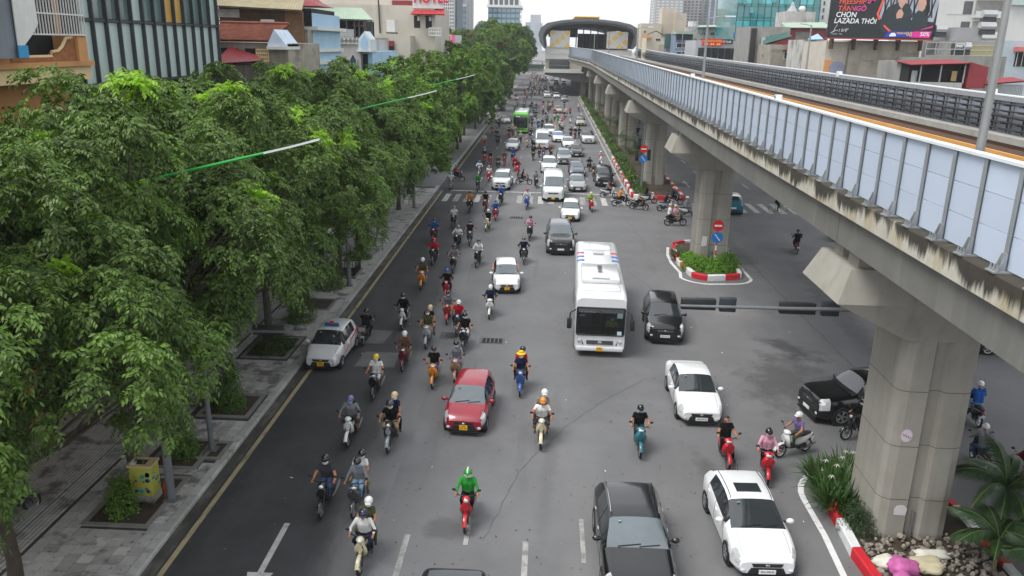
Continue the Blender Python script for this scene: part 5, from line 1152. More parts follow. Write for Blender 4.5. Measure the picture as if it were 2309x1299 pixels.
def plate(parent,y,z,mat,txt,rear=False,wide=False,x=0):
    w,h=(.46,.12) if wide else (.30,.19)
    o=B(-w/2,w/2,-.012,.012,0,h).obj('license_plate',mat,parent,(x,y,z))
    if rear: o.rotation_euler=(0,0,math.pi)
    if txt:
        L_=txt.split('/')
        for k,s in enumerate(L_): text('number',s,.085,ink,o,(0,-.0125,(h/2-.034 if len(L_)==1 else (.10 if k==0 else .02))),(R(90),0,0),'CENTER',.001,.9 if wide else 1.0)
    return o
def car(style,pmat,label,loc,rz=0.0,plate_=(platew,None,True),roof=None,glass=None,taxi=None,detail=2,extras=(),group='cars in the traffic',grille='bar'):
    V,g_,S,ring,st=car_mesh(style,pmat); L,Wd=S['L'],S['W']; hw=Wd/2; glass=glass or carglass
    e=E('van' if style=='van' else 'car',loc,rz,label,'van' if style=='van' else 'car',group)
    def mk(key,name,mat): return O(name,sub(V,g_[key],name,mat),e) if key in g_ else None
    mk('body','body',pmat); mk('tailgate','tailgate',pmat); mk('roof','roof',roof or pmat); mk('sill','sill',pmat if style in('hatch','sedan','hatch5') else trimb)
    mk('windshield','windshield',glass); mk('rear_window','rear_window',carglass)
    for s in 'rl':
        for q in '012': mk(f'pillar.{q}{s}','window_pillar',pmat if q!='1' else trimb)
        for q in 'fb':
            mk(f'side_window.{q}{s}','side_window',carglass)
            d=mk(f'door.{q}{s}','door',pmat)
            if d and detail:
                yy=S['pil'][1]-.16 if q=='f' else S['pil'][3]-.20
                zz=pchip(S['belt'])(yy)-.14; B(-.018,.018,-.09,.09,-.016,.016).obj('handle',chrome if 'chrome' in extras else pmat,d,((hw*.985+.012)*(1 if s=='r' else -1),yy,zz))
        mk('quarter.'+s,'rear_quarter',pmat); mk('headlight.'+s,'headlight',lens); mk('tail_light.'+s,'tail_light',tailm)
    if detail:                            # seams of the doors
        bl=pchip(S['belt'])
        for yy in (S['pil'][0]+.02,(S['pil'][1]+S['pil'][2])/2,S['pil'][3]-.04):
            for s in (1,-1):
                r_=ring(yy); MB().tube([(s*(x+.002),yy,z) for x,z in r_[3:7]],.006,4,False).obj('door_seam',trimb,e)
        # bonnet seam
        for s in (1,-1): MB().tube([(s*.62*hw*1.18,y,pchip(S['top'])(y)-.012) for y in np.linspace(.22,S['wsb']-.06,5)],.006,4,False).obj('bonnet_seam',trimb,e)
    # pillars stay painted; mirror on each door
    zb_=pchip(S['belt'])(S['pil'][0])
    mm=PROTO.setdefault(('mirror',pmat.name),None)
    for s in (1,-1):
        mi=MB().ell((0,0,0),(.12,.075,.085),10,6).obj('mirror',pmat,e,(s*(hw+.11),S['pil'][0]+.10,zb_+.06),smooth=True)
        MB().ell((0,.055,0),(.095,.03,.065),8,4).obj('mirror_glass',carglass,mi)
        MB().tube([(-s*.18,.02,-.03),(0,.01,-.02)],.03,5).obj('mirror_stalk',trimb,mi)
    for s in (1,-1):
        for y in S['wb']:
            MB().tube([(s*(hw-.22),y,S['r']*.98),(s*(hw-.012+.008),y,S['r']*.98)],S['r']*1.17,20).obj('wheel_arch',trimb,e)
            add_wheel(e,s*(hw-.085),y,S['r'],.21)
    # nose
    zn=S['top'][0][1]; fw=hw*.80
    hi=zn-.05
    gm=chrome if grille=='chrome' else trimb
    MB().loft([[(-fw*.52,-.020,hi-.10),(fw*.52,-.020,hi-.10),(fw*.60,-.012,hi+.0),(-fw*.60,-.012,hi+.0)],[(-fw*.52,.04,hi-.10),(fw*.52,.04,hi-.10),(fw*.60,.04,hi),(-fw*.60,.04,hi)]]).obj('grille',trimb,e)
    if grille=='chrome':
        for k in range(3): B(-fw*.5,fw*.5,-.035,-.02,hi-.09+k*.032,hi-.077+k*.032).obj('grille_bar',chrome,e)
    MB().ell((0,-.03,hi-.045),(.065,.015,.04),10,5).obj('badge',chrome,e)
    lo=.30 if style not in('suv','bigsuv','crossover') else .42
    MB().loft([[(-fw*.74,-.024,lo-.05),(fw*.74,-.024,lo-.05),(fw*.60,-.024,lo+.14),(-fw*.60,-.024,lo+.14)],[(-fw*.74,.05,lo-.05),(fw*.74,.05,lo-.05),(fw*.60,.05,lo+.14),(-fw*.60,.05,lo+.14)]]).obj('air_intake',trimb,e)
    B(-fw*.9,fw*.9,-.035,.06,.17,.225).obj('lip',(trimb if style!='crossover' else chrome),e)
    for s in (1,-1): MB().ell((s*fw*.90,-.005,lo+.06),(.08,.03,.055),8,5).obj('fog_lamp',lens,e)
    pm_,tx,wide=plate_; plate(e,-.045,lo-.02,pm_,tx,False,wide); plate(e,L+.02,.62,pm_,None,True,wide)
    B(-fw*.85,fw*.85,L-.03,L+.03,.34,.50).obj('rear_bumper',trimb,e)
    # wipers and inside
    yb=S['wsb']; zt_=pchip(S['top'])(yb)
    MB().tube([(-.55*hw,yb+.02,zt_+.02),(.1*hw,yb+.10,pchip(S['top'])(yb+.10)+.025)],.012,4).obj('wiper',trimb,e); MB().tube([(.05*hw,yb+.02,zt_+.02),(.62*hw,yb+.09,pchip(S['top'])(yb+.09)+.015)],.012,4).obj('wiper',trimb,e)
    tp=pchip(S['top'])
    if 'rails' in extras:
        for s in (1,-1): MB().tube([(s*.69*hw,y,tp(y)+.035) for y in np.linspace(S['wst']+.1,S['rwt']-.1,8)],.02,5).obj('roof_rail',chrome,e)
    if 'sunroof' in extras:
        a,b=S['wst']+.28,S['wst']+.75; MB().loft([[(-.40*hw,y,tp(y)-.012),(.40*hw,y,tp(y)-.012),(.40*hw,y,tp(y)+.006),(-.40*hw,y,tp(y)+.006)] for y in (a,(a+b)/2,b)]).obj('sunroof',carglass,e)
        for s in (1,-1): MB().tube([(s*.655*hw,y,tp(y)-.012) for y in np.linspace(S['wst']+.02,S['rwt']-.05,8)],.012,4).obj('roof_seam',trimb,e)
    if 'antenna' in extras: MB().tube([(0,S['rwt']-.12,tp(S['rwt']-.12)),(0,S['rwt']+.06,tp(S['rwt'])+.20)],.007,4).obj('antenna',trimb,e)
    if 'sticker' in extras:
        y=S['wst']-.16; MB().tube([(-.45*hw,y,tp(y)+.004),(-.45*hw,y+.01,tp(y)+.012)],.05,10).obj('windscreen_sticker',M('sticker_pale',lin((170,200,200)),.5,0,0),e)
    if taxi:
        y=S['wst']+.35; o=MB().prism([(-.34,0),(.34,0),(.30,.14),(-.30,.14)],1,-.07,.07).obj('taxi_sign',M('taxi_blue',lin((40,90,140)),.5,0,.05,3),e,(0,y,tp(y)-.01)); B(-.10,.10,-.06,.06,.14,.22).obj('sign_top',M('taxi_red',lin((200,40,50)),.5,0,0),o)
        for s in (1,-1): MB().tube([(s*(hw*.985+.006),y_,z_) for y_,z_ in ((1.2,.52),(1.7,.72),(2.6,.86),(3.25,1.0))],.035,4).obj('side_stripe',M('taxi_red'),e)
    if 'orange_sides' in extras:
        for s in (1,-1): MB().tube([(s*(ring(y_)[6][0]*.98),y_,ring(y_)[6][1]+.01) for y_ in (1.9,2.3,2.7,3.1)],.05,5).obj('side_wrap',M('wrap_orange',lin((220,120,80)),.5,0,0),e)
    if style=='van':
        for k in range(3): B(-.6,.6,2.4+k*.8,2.45+k*.8,2.415,2.435).obj('roof_rib',pmat,e)
        for s in (1,-1):
            for k in range(3): B(-.01,.01,2.2+k*1.0,3.1+k*1.0,1.35,2.0).obj('side_window',carglass,e,(s*(hw*.985),0,0))
    return e
WHITE=paint('white',(226,228,230)); WHITE2=paint('pearl_white',(214,216,216)); BLACK=paint('black',(13,13,15)); REDC=paint('cherry_red',(146,14,40)); SILV=paint('silver',(158,161,164),.5); GREY=paint('slate_grey',(84,92,106),.4); TEAL=paint('teal',(16,104,120)); GOLD=paint('pale_gold',(170,166,150),.4); MAROON=paint('maroon',(90,30,32)); CHAR=paint('charcoal',(44,48,54),.3)
CARS=[]
def cpx(style,pmat,label,px,py,rz=0,short=None,**k):
    p=G(px,py); e=car(style,pmat,label,(p.x,p.y,0),R(rz),**k); CARS.append((p.x,p.y+STY[style]['L']/2,short or label)); return e
yp=(platey,None,False); wp=(platew,None,True)
cpx('hatch',REDC,'red hatchback with yellow plate in the grey lane',1045,984,-3,'red hatchback',plate_=(platey,'29A/951.78',False),glass=cargl_l,extras=('antenna','sticker'))
cpx('hatch',WHITE2,'white taxi hatchback with blue roof sign stopped at the kerb',724,838,-2,'white taxi',plate_=(platey,'30E/055.38',False),taxi=True,extras=('sticker',))
cpx('hatch',WHITE,'white hatchback with orange side wraps and yellow plate behind the scooters',1143,664,5,'white hatchback',plate_=(platey,'30A/126',False),extras=('orange_sides','antenna','sticker'),glass=cargl_l)
cpx('hatch',WHITE,'white hatchback with yellow plate between crosswalk and black SUV',1285,501,-3,'white hatchback by the crosswalk',plate_=(platey,'30F/28',False),glass=cargl_l)
cpx('bigsuv',BLACK,'black SUV with chrome grille behind the white bus',1264,577,1,'black SUV',plate_=(platew,None,True),grille='chrome',roof=paint('roof_graphite',(86,88,96),.3),glass=cargl_l)
cpx('suv',BLACK,'glossy black SUV with white plate beside the white bus',1498,778,-4,'glossy black SUV',plate_=(platew,'30H-276.76',True),extras=('chrome',),grille='chrome')
cpx('sedan',WHITE,'white sedan with broad black intake turning near the pier',1580,963,0,'white sedan',plate_=(platew,'30H-619.78',True),extras=('sticker',))
cpx('hatch5',WHITE,'white hatchback with black sunroof by the red and white kerb',1726,1312,2,'sunroof hatchback',plate_=(platew,'30A-398.45',True),extras=('sunroof','antenna','sticker'))
p=AY(1408,1074,24.6); cpx('crossover',BLACK,'black SUV with chrome roof rails and tinted glass at the lane arrows',1446,1392,1,'roof rail SUV',extras=('rails','chrome','sticker'),glass=cargl_l,roof=paint('roof_black_blue',(20,23,28)))
p=G(1018,1292,1.46); e=car('sedan',CHAR,'dark sedan with only its rear roof edge in view',(p.x,p.y-3.55,0),0); CARS.append((p.x,p.y,'dark sedan'))
p=G(1812,948); e=car('bigsuv',BLACK,'black off-road SUV turning in from behind the first pier',(p.x+.2,p.y+.4,0),R(-80),extras=('chrome',),grille='chrome'); CARS.append((p.x+2,p.y,'off-road SUV'))
p=G(1661,487); e=car('suv',TEAL,'teal SUV with white roof driving away past the second pier',(p.x,p.y+4.6,0),R(176),roof=WHITE); CARS.append((p.x,p.y+2,'teal SUV'))
p=G(2240,812); e=car('sedan',BLACK,'black car half hidden behind the girder and first pier',(p.x+3.6,p.y+1.0,0),R(82)); CARS.append((p.x,p.y,'hidden black car'))
cpx('suv',WHITE,'white SUV waiting at the stop line',1128,430,-2,'white SUV at the stop line',glass=cargl_l)
cpx('van',WHITE2,'white minibus van with yellow plate crossing the stop line',1247,456,1,'minibus van',plate_=(platey,None,False),glass=cargl_l)
cpx('suv',WHITE,'white SUV directly behind the minibus van',1238,393,1,'white SUV behind the minibus',glass=cargl_l)
cpx('sedan',SILV,'silver sedan waiting at the stop line',1303,434,1,'silver sedan',grille='chrome',glass=cargl_l)
cpx('sedan',GREY,'slate grey sedan behind the silver sedan',1302,400,1,'slate grey sedan',glass=cargl_l)
cpx('bigsuv',BLACK,'large black SUV next to the median kerb',1365,423,1,'large black SUV',grille='chrome')
cpx('suv',SILV,'silver crossover behind the white SUV',1272,372,1,'silver crossover',glass=cargl_l)
cpx('sedan',BLACK,'black sedan beside the silver crossover',1300,355,1,'black sedan')
cpx('sedan',WHITE,'white sedan in front of the black sedan group',1282,336,1,'white sedan in the queue',glass=cargl_l)
cpx('crossover',WHITE,'white crossover with black roof beside the median',1327,325,1,'black roofed crossover',roof=BLACK)
cpx('sedan',WHITE,'white sedan with bluish windscreen',1259,322,1,'bluish windscreen sedan',glass=glassmat('car_glass_blue',(.10,.17,.33),.04,1.0))
cpx('van',WHITE2,'white minibus van following behind in the motorbike pack',1222,338,1,'second minibus van',plate_=(platey,None,False),glass=cargl_l)
cpx('suv',WHITE,'white SUV tailing the second minibus',1238,308,1,'tailing white SUV')
cpx('sedan',WHITE,'white sedan in the lane beside the green bus',1153,341,-2,'white sedan by the green bus',glass=cargl_l)
p=G(1137,280); e=car('hatch',WHITE,'white taxi angling out from the kerb under the trees',(p.x+.6,p.y,0),R(32),plate_=yp,detail=1); CARS.append((p.x,p.y,'angled white taxi'))
cpx('hatch5',GOLD,'pale gold taxi with yellow plate by the median',1310,285,1,'pale gold taxi',plate_=yp)
cpx('sedan',GOLD,'pale gold sedan beyond the motorbike pack',1259,256,1,'pale gold sedan')
p=G(1128,251); e=car('suv',SILV,'silver pickup-like car parked away under the trees',(p.x,p.y+4.4,0),R(180),detail=1)
for (px,py,stl,pm,lb) in ((1234,221,'suv',WHITE,'white SUV leading the cars under the station'),(1255,222,'sedan',WHITE,'white sedan leading beside the white SUV under the station'),(1273,229,'sedan',SILV,'silver sedan leaving the station shade'),(1243,206,'sedan',GREY,'grey sedan in the station shade'),(1254,191,'suv',MAROON,'maroon car deep in the station shade'),(1272,192,'sedan',CHAR,'charcoal car deep in the station shade'),(1231,181,'suv',WHITE,'white car beyond the station haunch'),(1247,183,'sedan',CHAR,'dark car beyond the station haunch'),(1252,174,'sedan',WHITE,'far white car under the footbridge line'),(1266,174,'sedan',BLACK,'far black car under the footbridge line')):
    cpx(stl,pm,lb,px,py,0,lb,detail=0)
p=G(1172,178); e=car('sedan',WHITE,'white car crossing side-on below the footbridge',(p.x-1.5,p.y,0),R(80),detail=0)

# ---------------------------------------------------------------- buses
def rrect(hw_,z0,z1,r,n=4,crown=0.0):
    pts=[]
    for (cx,cz,a0) in ((hw_-r,z0+r*.5,-90),(hw_-r,z1-r,0),(-hw_+r,z1-r,90),(-hw_+r,z0+r*.5,180)):
        for i in range(n+1):
            a=R(a0+90*i/n); rz=r*.5 if cz<z0+r else r
            x=cx+r*math.cos(a); z=cz+rz*math.sin(a)
            if cz>z0+r: z+=crown*(1-(x/hw_)**2)
            pts.append((x,z))
    return pts
def bus(label,loc,rz,L,Wd,Hh,body,glass,city=False,name='bus'):
    e=E(name,loc,rz,label,'bus'); hw_=Wd/2; z0=.30
    secs=[(0,.955,.40,.20),(.05,.975,.36,.14),(.18,.99,.30,.07),(.45,1,.30,.0),(1.2,1,.30,0),(L-.4,1,.30,0),(L-.1,.98,.34,.04),(L,.94,.4,.1)]
    rings=[[(x,y,z) for x,z in rrect(hw_*s,zz,Hh-dz,.22,4,.06)] for y,s,zz,dz in secs]
    if city: MB().loft(rings).obj('body',body,e,smooth=True)
    else:
        mb=MB().loft(rings,False); n_=len(rings[0]); k0=(len(rings)-1)*n_; mb.f.append(tuple(range(k0,k0+n_))); mb.mi.append(0); mb.obj('body',body,e,smooth=True)
        R0=rrect(hw_*.955,.40,Hh-.20,.22,4,.06)
        def clip(za,zb_): 
            xs_=[(-hw_*.955+.004,za),(hw_*.955-.004,za)] if za>.5 else None
            pts=[(x,min(max(z,za),zb_)) for x,z in R0]; return pts
        MB().prism(clip(.40,1.13),1,-.012,.03).obj('front_panel',body,e); MB().prism(clip(Hh-.63,Hh-.19),1,-.010,.03).obj('front_header',body,e)
        B(-hw_*.9,hw_*.9,.12,1.0,.5,1.16).obj('dashboard',M('dash_dark',(.03,.03,.032),.7,0,.2,4),e)
        B(-hw_*.94,hw_*.94,.1,L-.4,.36,.5).obj('floor',trimb,e); B(-hw_*.93,hw_*.93,3.2,3.3,.5,Hh-.3).obj('dark_partition',trimb,e)  # black partition added so the inside reads dark through the windscreen
        for s in (-.6,.6): B(s-.24,s+.24,1.55,1.72,.8,1.75).obj('seat_back',M('seat_grey',(.05,.055,.07),.8,0,.1,5),e)
        MB().tube([(.6+.2*math.cos(a),.98,1.28+.2*math.sin(a)) for a in np.linspace(0,2*math.pi,17)],.015,5).obj('steering_wheel',trimb,e)
    # windscreen with a rounded top, dark frame round it
    wz0,wz1=(1.12,Hh-.62) if not city else (1.0,Hh-.40)
    def scr(m,yo,yo2,w):
        rs=[]
        for k in range(7):
            z=wz0-m+(wz1-wz0+2*m)*k/6; yy=0
            hw2=hw_*(.925 if z<2 else .925-.02*(z-2))*w; row=[]
            for j in range(9):
                u=-1+2*j/8; row.append((hw2*u,yo+yy+.03*abs(u)**4+.05*(k==6),z))
            rs.append(row)
        mb=MB(); n_=9; vs=[v for r_ in rs for v in r_]; fs=[(i*n_+j,i*n_+j+1,(i+1)*n_+j+1,(i+1)*n_+j) for i in range(6) for j in range(8)]
        return mb.add(vs,fs)
    (scr(.05,-.030,0,1.0).obj('windshield_frame',trimb,e) if city else MB().tube([(-hw_*.9,-.02,wz0),(-hw_*.9,-.02,wz1),(hw_*.9,-.02,wz1),(hw_*.9,-.02,wz0),(-hw_*.9,-.02,wz0)],.05,6).obj('windshield_frame',trimb,e)); scr(0,-.055,0,.965).obj('windshield',glass,e)
    MB().box(-.012,.012,-.075,-.04,wz0,wz1).obj('windshield_divider',trimb,e)
    for s in (1,-1): MB().tube([(s*.28,-.09,wz0-.02),(s*.62 if s>0 else -.5,-.10,wz0+.14)],.014,4).obj('wiper',trimb,e)
    for s in (1,-1):
        MB().loft([[(s*(hw_*.62),-.03,.62),(s*(hw_*.92),.06,.66),(s*(hw_*.95),.09,.98),(s*(hw_*.74),-.01,.94)],[(s*(hw_*.62),.08,.62),(s*(hw_*.92),.16,.66),(s*(hw_*.95),.18,.98),(s*(hw_*.74),.08,.94)]]).obj('headlight',trimb,e)
        MB().ell((s*hw_*.80,-.02,.80),(.10,.04,.10),10,6).obj('headlight_lens',lens,e); MB().ell((s*hw_*.88,.02,.92),(.06,.04,.05),8,5).obj('indicator',amber,e)
        MB().tube([(s*hw_*.95,.10,Hh-.75),(s*(hw_+.22),-.10,Hh-.85),(s*(hw_+.26),-.16,Hh-1.2)],.035,6).obj('mirror_arm',trimb,e)
        me=rbox_mesh('mirror',(.22,.14,.52),.05,trimb); O('mirror',me,e,(s*(hw_+.26),-.16,Hh-1.35))
        for k in range(int((L-1.6)/1.25)): B(-.012,.012,1.5+k*1.25,2.68+k*1.25,1.30,Hh-.60).obj('side_window',carglass,e,(s*(hw_-.002),0,0))
        for y in (1.5,L-2.1):
            MB().tube([(s*(hw_-.3),y,.46),(s*(hw_+.006),y,.46)],.54,20).obj('wheel_arch',trimb,e); add_wheel(e,s*(hw_-.14),y,.45,.28)
    MB().box(-hw_*.52,hw_*.52,-.045,.05,.66,.84).obj('grille',trimb,e); 
    for k in range(3): MB().box(-hw_*.5,hw_*.5,-.055,-.04,.69+k*.05,.705+k*.05).obj('grille_bar',chrome,e)
    MB().ell((0,-.05,.75),(.12,.02,.07),10,5).obj('badge',chrome,e)
    O('bumper',rbox_mesh('bumper',(Wd*.93,.2,.24),.06,body),e,(0,.045,.43)); plate(e,-.07,.34,platey,'29B/411.61',False,False)
    plate(e,L+.02,.6,platey,None,True)
    return e
def clear_glass(name,tint,mixf):
    ma=bpy.data.materials.new(name); ma.use_nodes=True; _M[name]=ma; t=ma.node_tree; t.nodes.clear()
    o=t.nodes.new('ShaderNodeOutputMaterial'); tr=t.nodes.new('ShaderNodeBsdfTransparent'); tr.inputs['Color'].default_value=(*tint,1); gl=t.nodes.new('ShaderNodeBsdfGlossy'); gl.inputs['Roughness'].default_value=.03
    lw=t.nodes.new('ShaderNodeFresnel'); lw.inputs['IOR'].default_value=1.7; mx=t.nodes.new('ShaderNodeMixShader'); t.links.new(lw.outputs[0],mx.inputs[0]); t.links.new(tr.outputs[0],mx.inputs[1]); t.links.new(gl.outputs[0],mx.inputs[2]); t.links.new(mx.outputs[0],o.inputs['Surface']); return ma
busclear=clear_glass('bus_windscreen_glass',(.55,.62,.60),.1)
busglass=glassmat('bus_glass',(.022,.028,.030),.03,.9,.4,1.2)
p=G(1350,806); BW=2.36; BL=10.6; BH=3.05
bw=bus('white midibus with red and blue roof stripes and yellow plate',(p.x,p.y,0),R(-1.5),BL,BW,BH,WHITE,busclear); CARS.append((p.x,p.y+4,'white bus'))
# roof equipment of the white bus
O('roof_fairing',rbox_mesh('roof_fairing',(1.75,1.0,.16),.07,WHITE),bw,(0,.95,BH+.05)); B(-.75,.75,.62,.66,BH+.125,BH+.14).obj('fairing_line',tg,bw)
O('air_conditioner',rbox_mesh('air_conditioner',(1.85,2.9,.24),.08,WHITE2),bw,(0,3.2,BH+.14))
for k in range(4): MB().tube([(0,3.0+k*.36,BH+.255),(0,3.0+k*.36,BH+.272)],.13,14).obj('fan_opening',trimb,bw)
B(-.42,.42,1.78,1.98,BH+.255,BH+.27).obj('vent_grille',M('vent_grey',(.25,.25,.25),.6,0,.1,4),bw)
for k in range(12): B(-.40+k*.07,-.375+k*.07,1.79,1.97,BH+.268,BH+.285).obj('vent_slat',WHITE2,bw)
for s in (1,-1): B(s*.86-.03,s*.86+.03,4.4,4.7,BH+.1,BH+.24).obj('bracket',trimb,bw)
O('roof_pod',rbox_mesh('roof_pod',(1.5,1.5,.14),.06,WHITE),bw,(0,9.0,BH+.08)); 
O('roof_hatch',rbox_mesh('roof_hatch',(.62,.5,.08),.03,M('hatch_grey',(.5,.5,.49),.6,0,.05,2)),bw,(.05,7.6,BH+.09))
MB().tube([(-.42,8.8,BH+.16),(-.42,9.15,BH+.26),(.42,9.15,BH+.26),(.42,8.8,BH+.16)],.03,6).obj('roof_handle',M('hatch_grey'),bw)
for (y,mt) in ((7.5,M('stripe_red',lin((196,44,52)),.4,0,0)),(6.7,M('stripe_blue',lin((36,96,180)),.4,0,0)),(5.9,M('stripe_blue'))):
    for s in (1,-1):
        arcp=[(s*x,z+.006) for x,z in ((1.185,2.55),(1.183,2.80),(1.15,2.93),(1.08,3.03),(.96,3.065),(.72,3.085))]
        MB().loft([[(x,y+dy,z) for x,z in arcp] for dy in (0,.16,.34)],False,False).obj('roof_stripe',mt,bw)
drv=M('driver_vest',lin((170,180,40)),.8,0,.1,3)
vest=MB().loft([[(.55+s*math.cos(a),-.075+.0,1.42+dz+.0*s) for a in (0,)] for s,dz in ((.1,0),)],False,False) if False else None
# stickers and a driver's shape behind the glass are flat print on the windscreen
text('lettering','XE HỢP ĐỒNG',.10,wh,bw,(-.95,-.005,2.16),(R(82),0,0),extrude=.001); B(-.98,-.72,-.016,-.008,2.0,2.1).obj('windscreen_sticker',M('sticker_cyan',lin((120,200,220)),.5,0,0),bw)
vp=[(.28,1.30),(.84,1.30),(.92,1.52),(.80,1.74),(.66,1.80),(.50,1.80),(.34,1.72),(.22,1.52)]
B(.78,.98,-.072,-.066,1.16,1.34).obj('dash_card',M('card_pale',lin((190,220,225)),.5,0,0),bw)
MB().prism([(x,z) for x,z in ((.74,1.98),(1.0,1.98),(1.0,2.22),(.76,2.22))],1,-.066,-.058).obj('inner_mirror',M('inner_mirror',lin((130,150,150)),.2,.2,.1,2),bw)
p=G(1173,302); LIME=paint('lime_green',(96,196,40))
gbz=bus('lime green city bus with white roof panel among motorbikes',(p.x,p.y,0),0,9.5,2.45,3.3,LIME,busglass,True); CARS.append((p.x,p.y+4,'green bus'))
O('roof_panel',rbox_mesh('roof_panel',(2.0,8.0,.10),.04,WHITE),gbz,(0,4.9,3.37)); O('roof_unit',rbox_mesh('roof_unit',(1.2,1.6,.2),.06,WHITE2),gbz,(0,3.4,3.45)); B(-.8,-.1,-.075,-.06,2.66,2.82).obj('route_display',wh,gbz)
# ================================================================ people on motorbikes
def smin(a,b,k):
    h=np.clip(.5+.5*(b-a)/k,0,1); return b*(1-h)+a*h-k*h*(1-h)
def surface_nets(F,org,h):
    s=F<0; nx,ny,nz=F.shape
    c=[s[i:nx-1+i,j:ny-1+j,k:nz-1+k] for i in (0,1) for j in (0,1) for k in (0,1)]
    cnt=sum(x.astype(int) for x in c); act=(cnt>0)&(cnt<8)
    ids=-np.ones(act.shape,int); cells=np.argwhere(act); ids[act]=np.arange(len(cells))
    acc=np.zeros((len(cells),3)); num=np.zeros(len(cells))
    off=[(i,j,k) for i in (0,1) for j in (0,1) for k in (0,1)]
    vals=np.stack([F[cells[:,0]+o[0],cells[:,1]+o[1],cells[:,2]+o[2]] for o in off],1)
    for a in range(8):
        for b in range(a+1,8):
            if sum(abs(off[a][q]-off[b][q]) for q in range(3))!=1: continue
            va,vb=vals[:,a],vals[:,b]; m_=(va<0)!=(vb<0)
            t=np.where(m_,va/(va-vb+1e-12),0)[:,None]
            p=np.array(off[a])+t*(np.array(off[b])-np.array(off[a])); acc+=np.where(m_[:,None],p,0); num+=m_
    V=org+h*(cells+acc/num[:,None]); Fs=[]
    for ax in range(3):
        o1=np.zeros(3,int); o1[ax]=1
        A=F[:-1,:-1,:-1]<0; sl=[slice(0,-1)]*3; sl[ax]=slice(1,None); Bq=F[tuple(sl)]<0
        e_=np.argwhere(A!=Bq); u,v=[q for q in range(3) if q!=ax]
        e_=e_[(e_[:,u]>0)&(e_[:,v]>0)]
        du=np.zeros(3,int); du[u]=1; dv=np.zeros(3,int); dv[v]=1
        q=[ids[tuple((e_-d).T)] for d in (du+dv,dv,0*du,du)]
        q=np.stack(q,1); inside=A[tuple(e_.T)]
        fl=inside if ax!=1 else ~inside
        q[~fl]=q[~fl][:,::-1]; q=q[(q>=0).all(1)]; Fs.append(q)
    return V,np.concatenate(Fs)
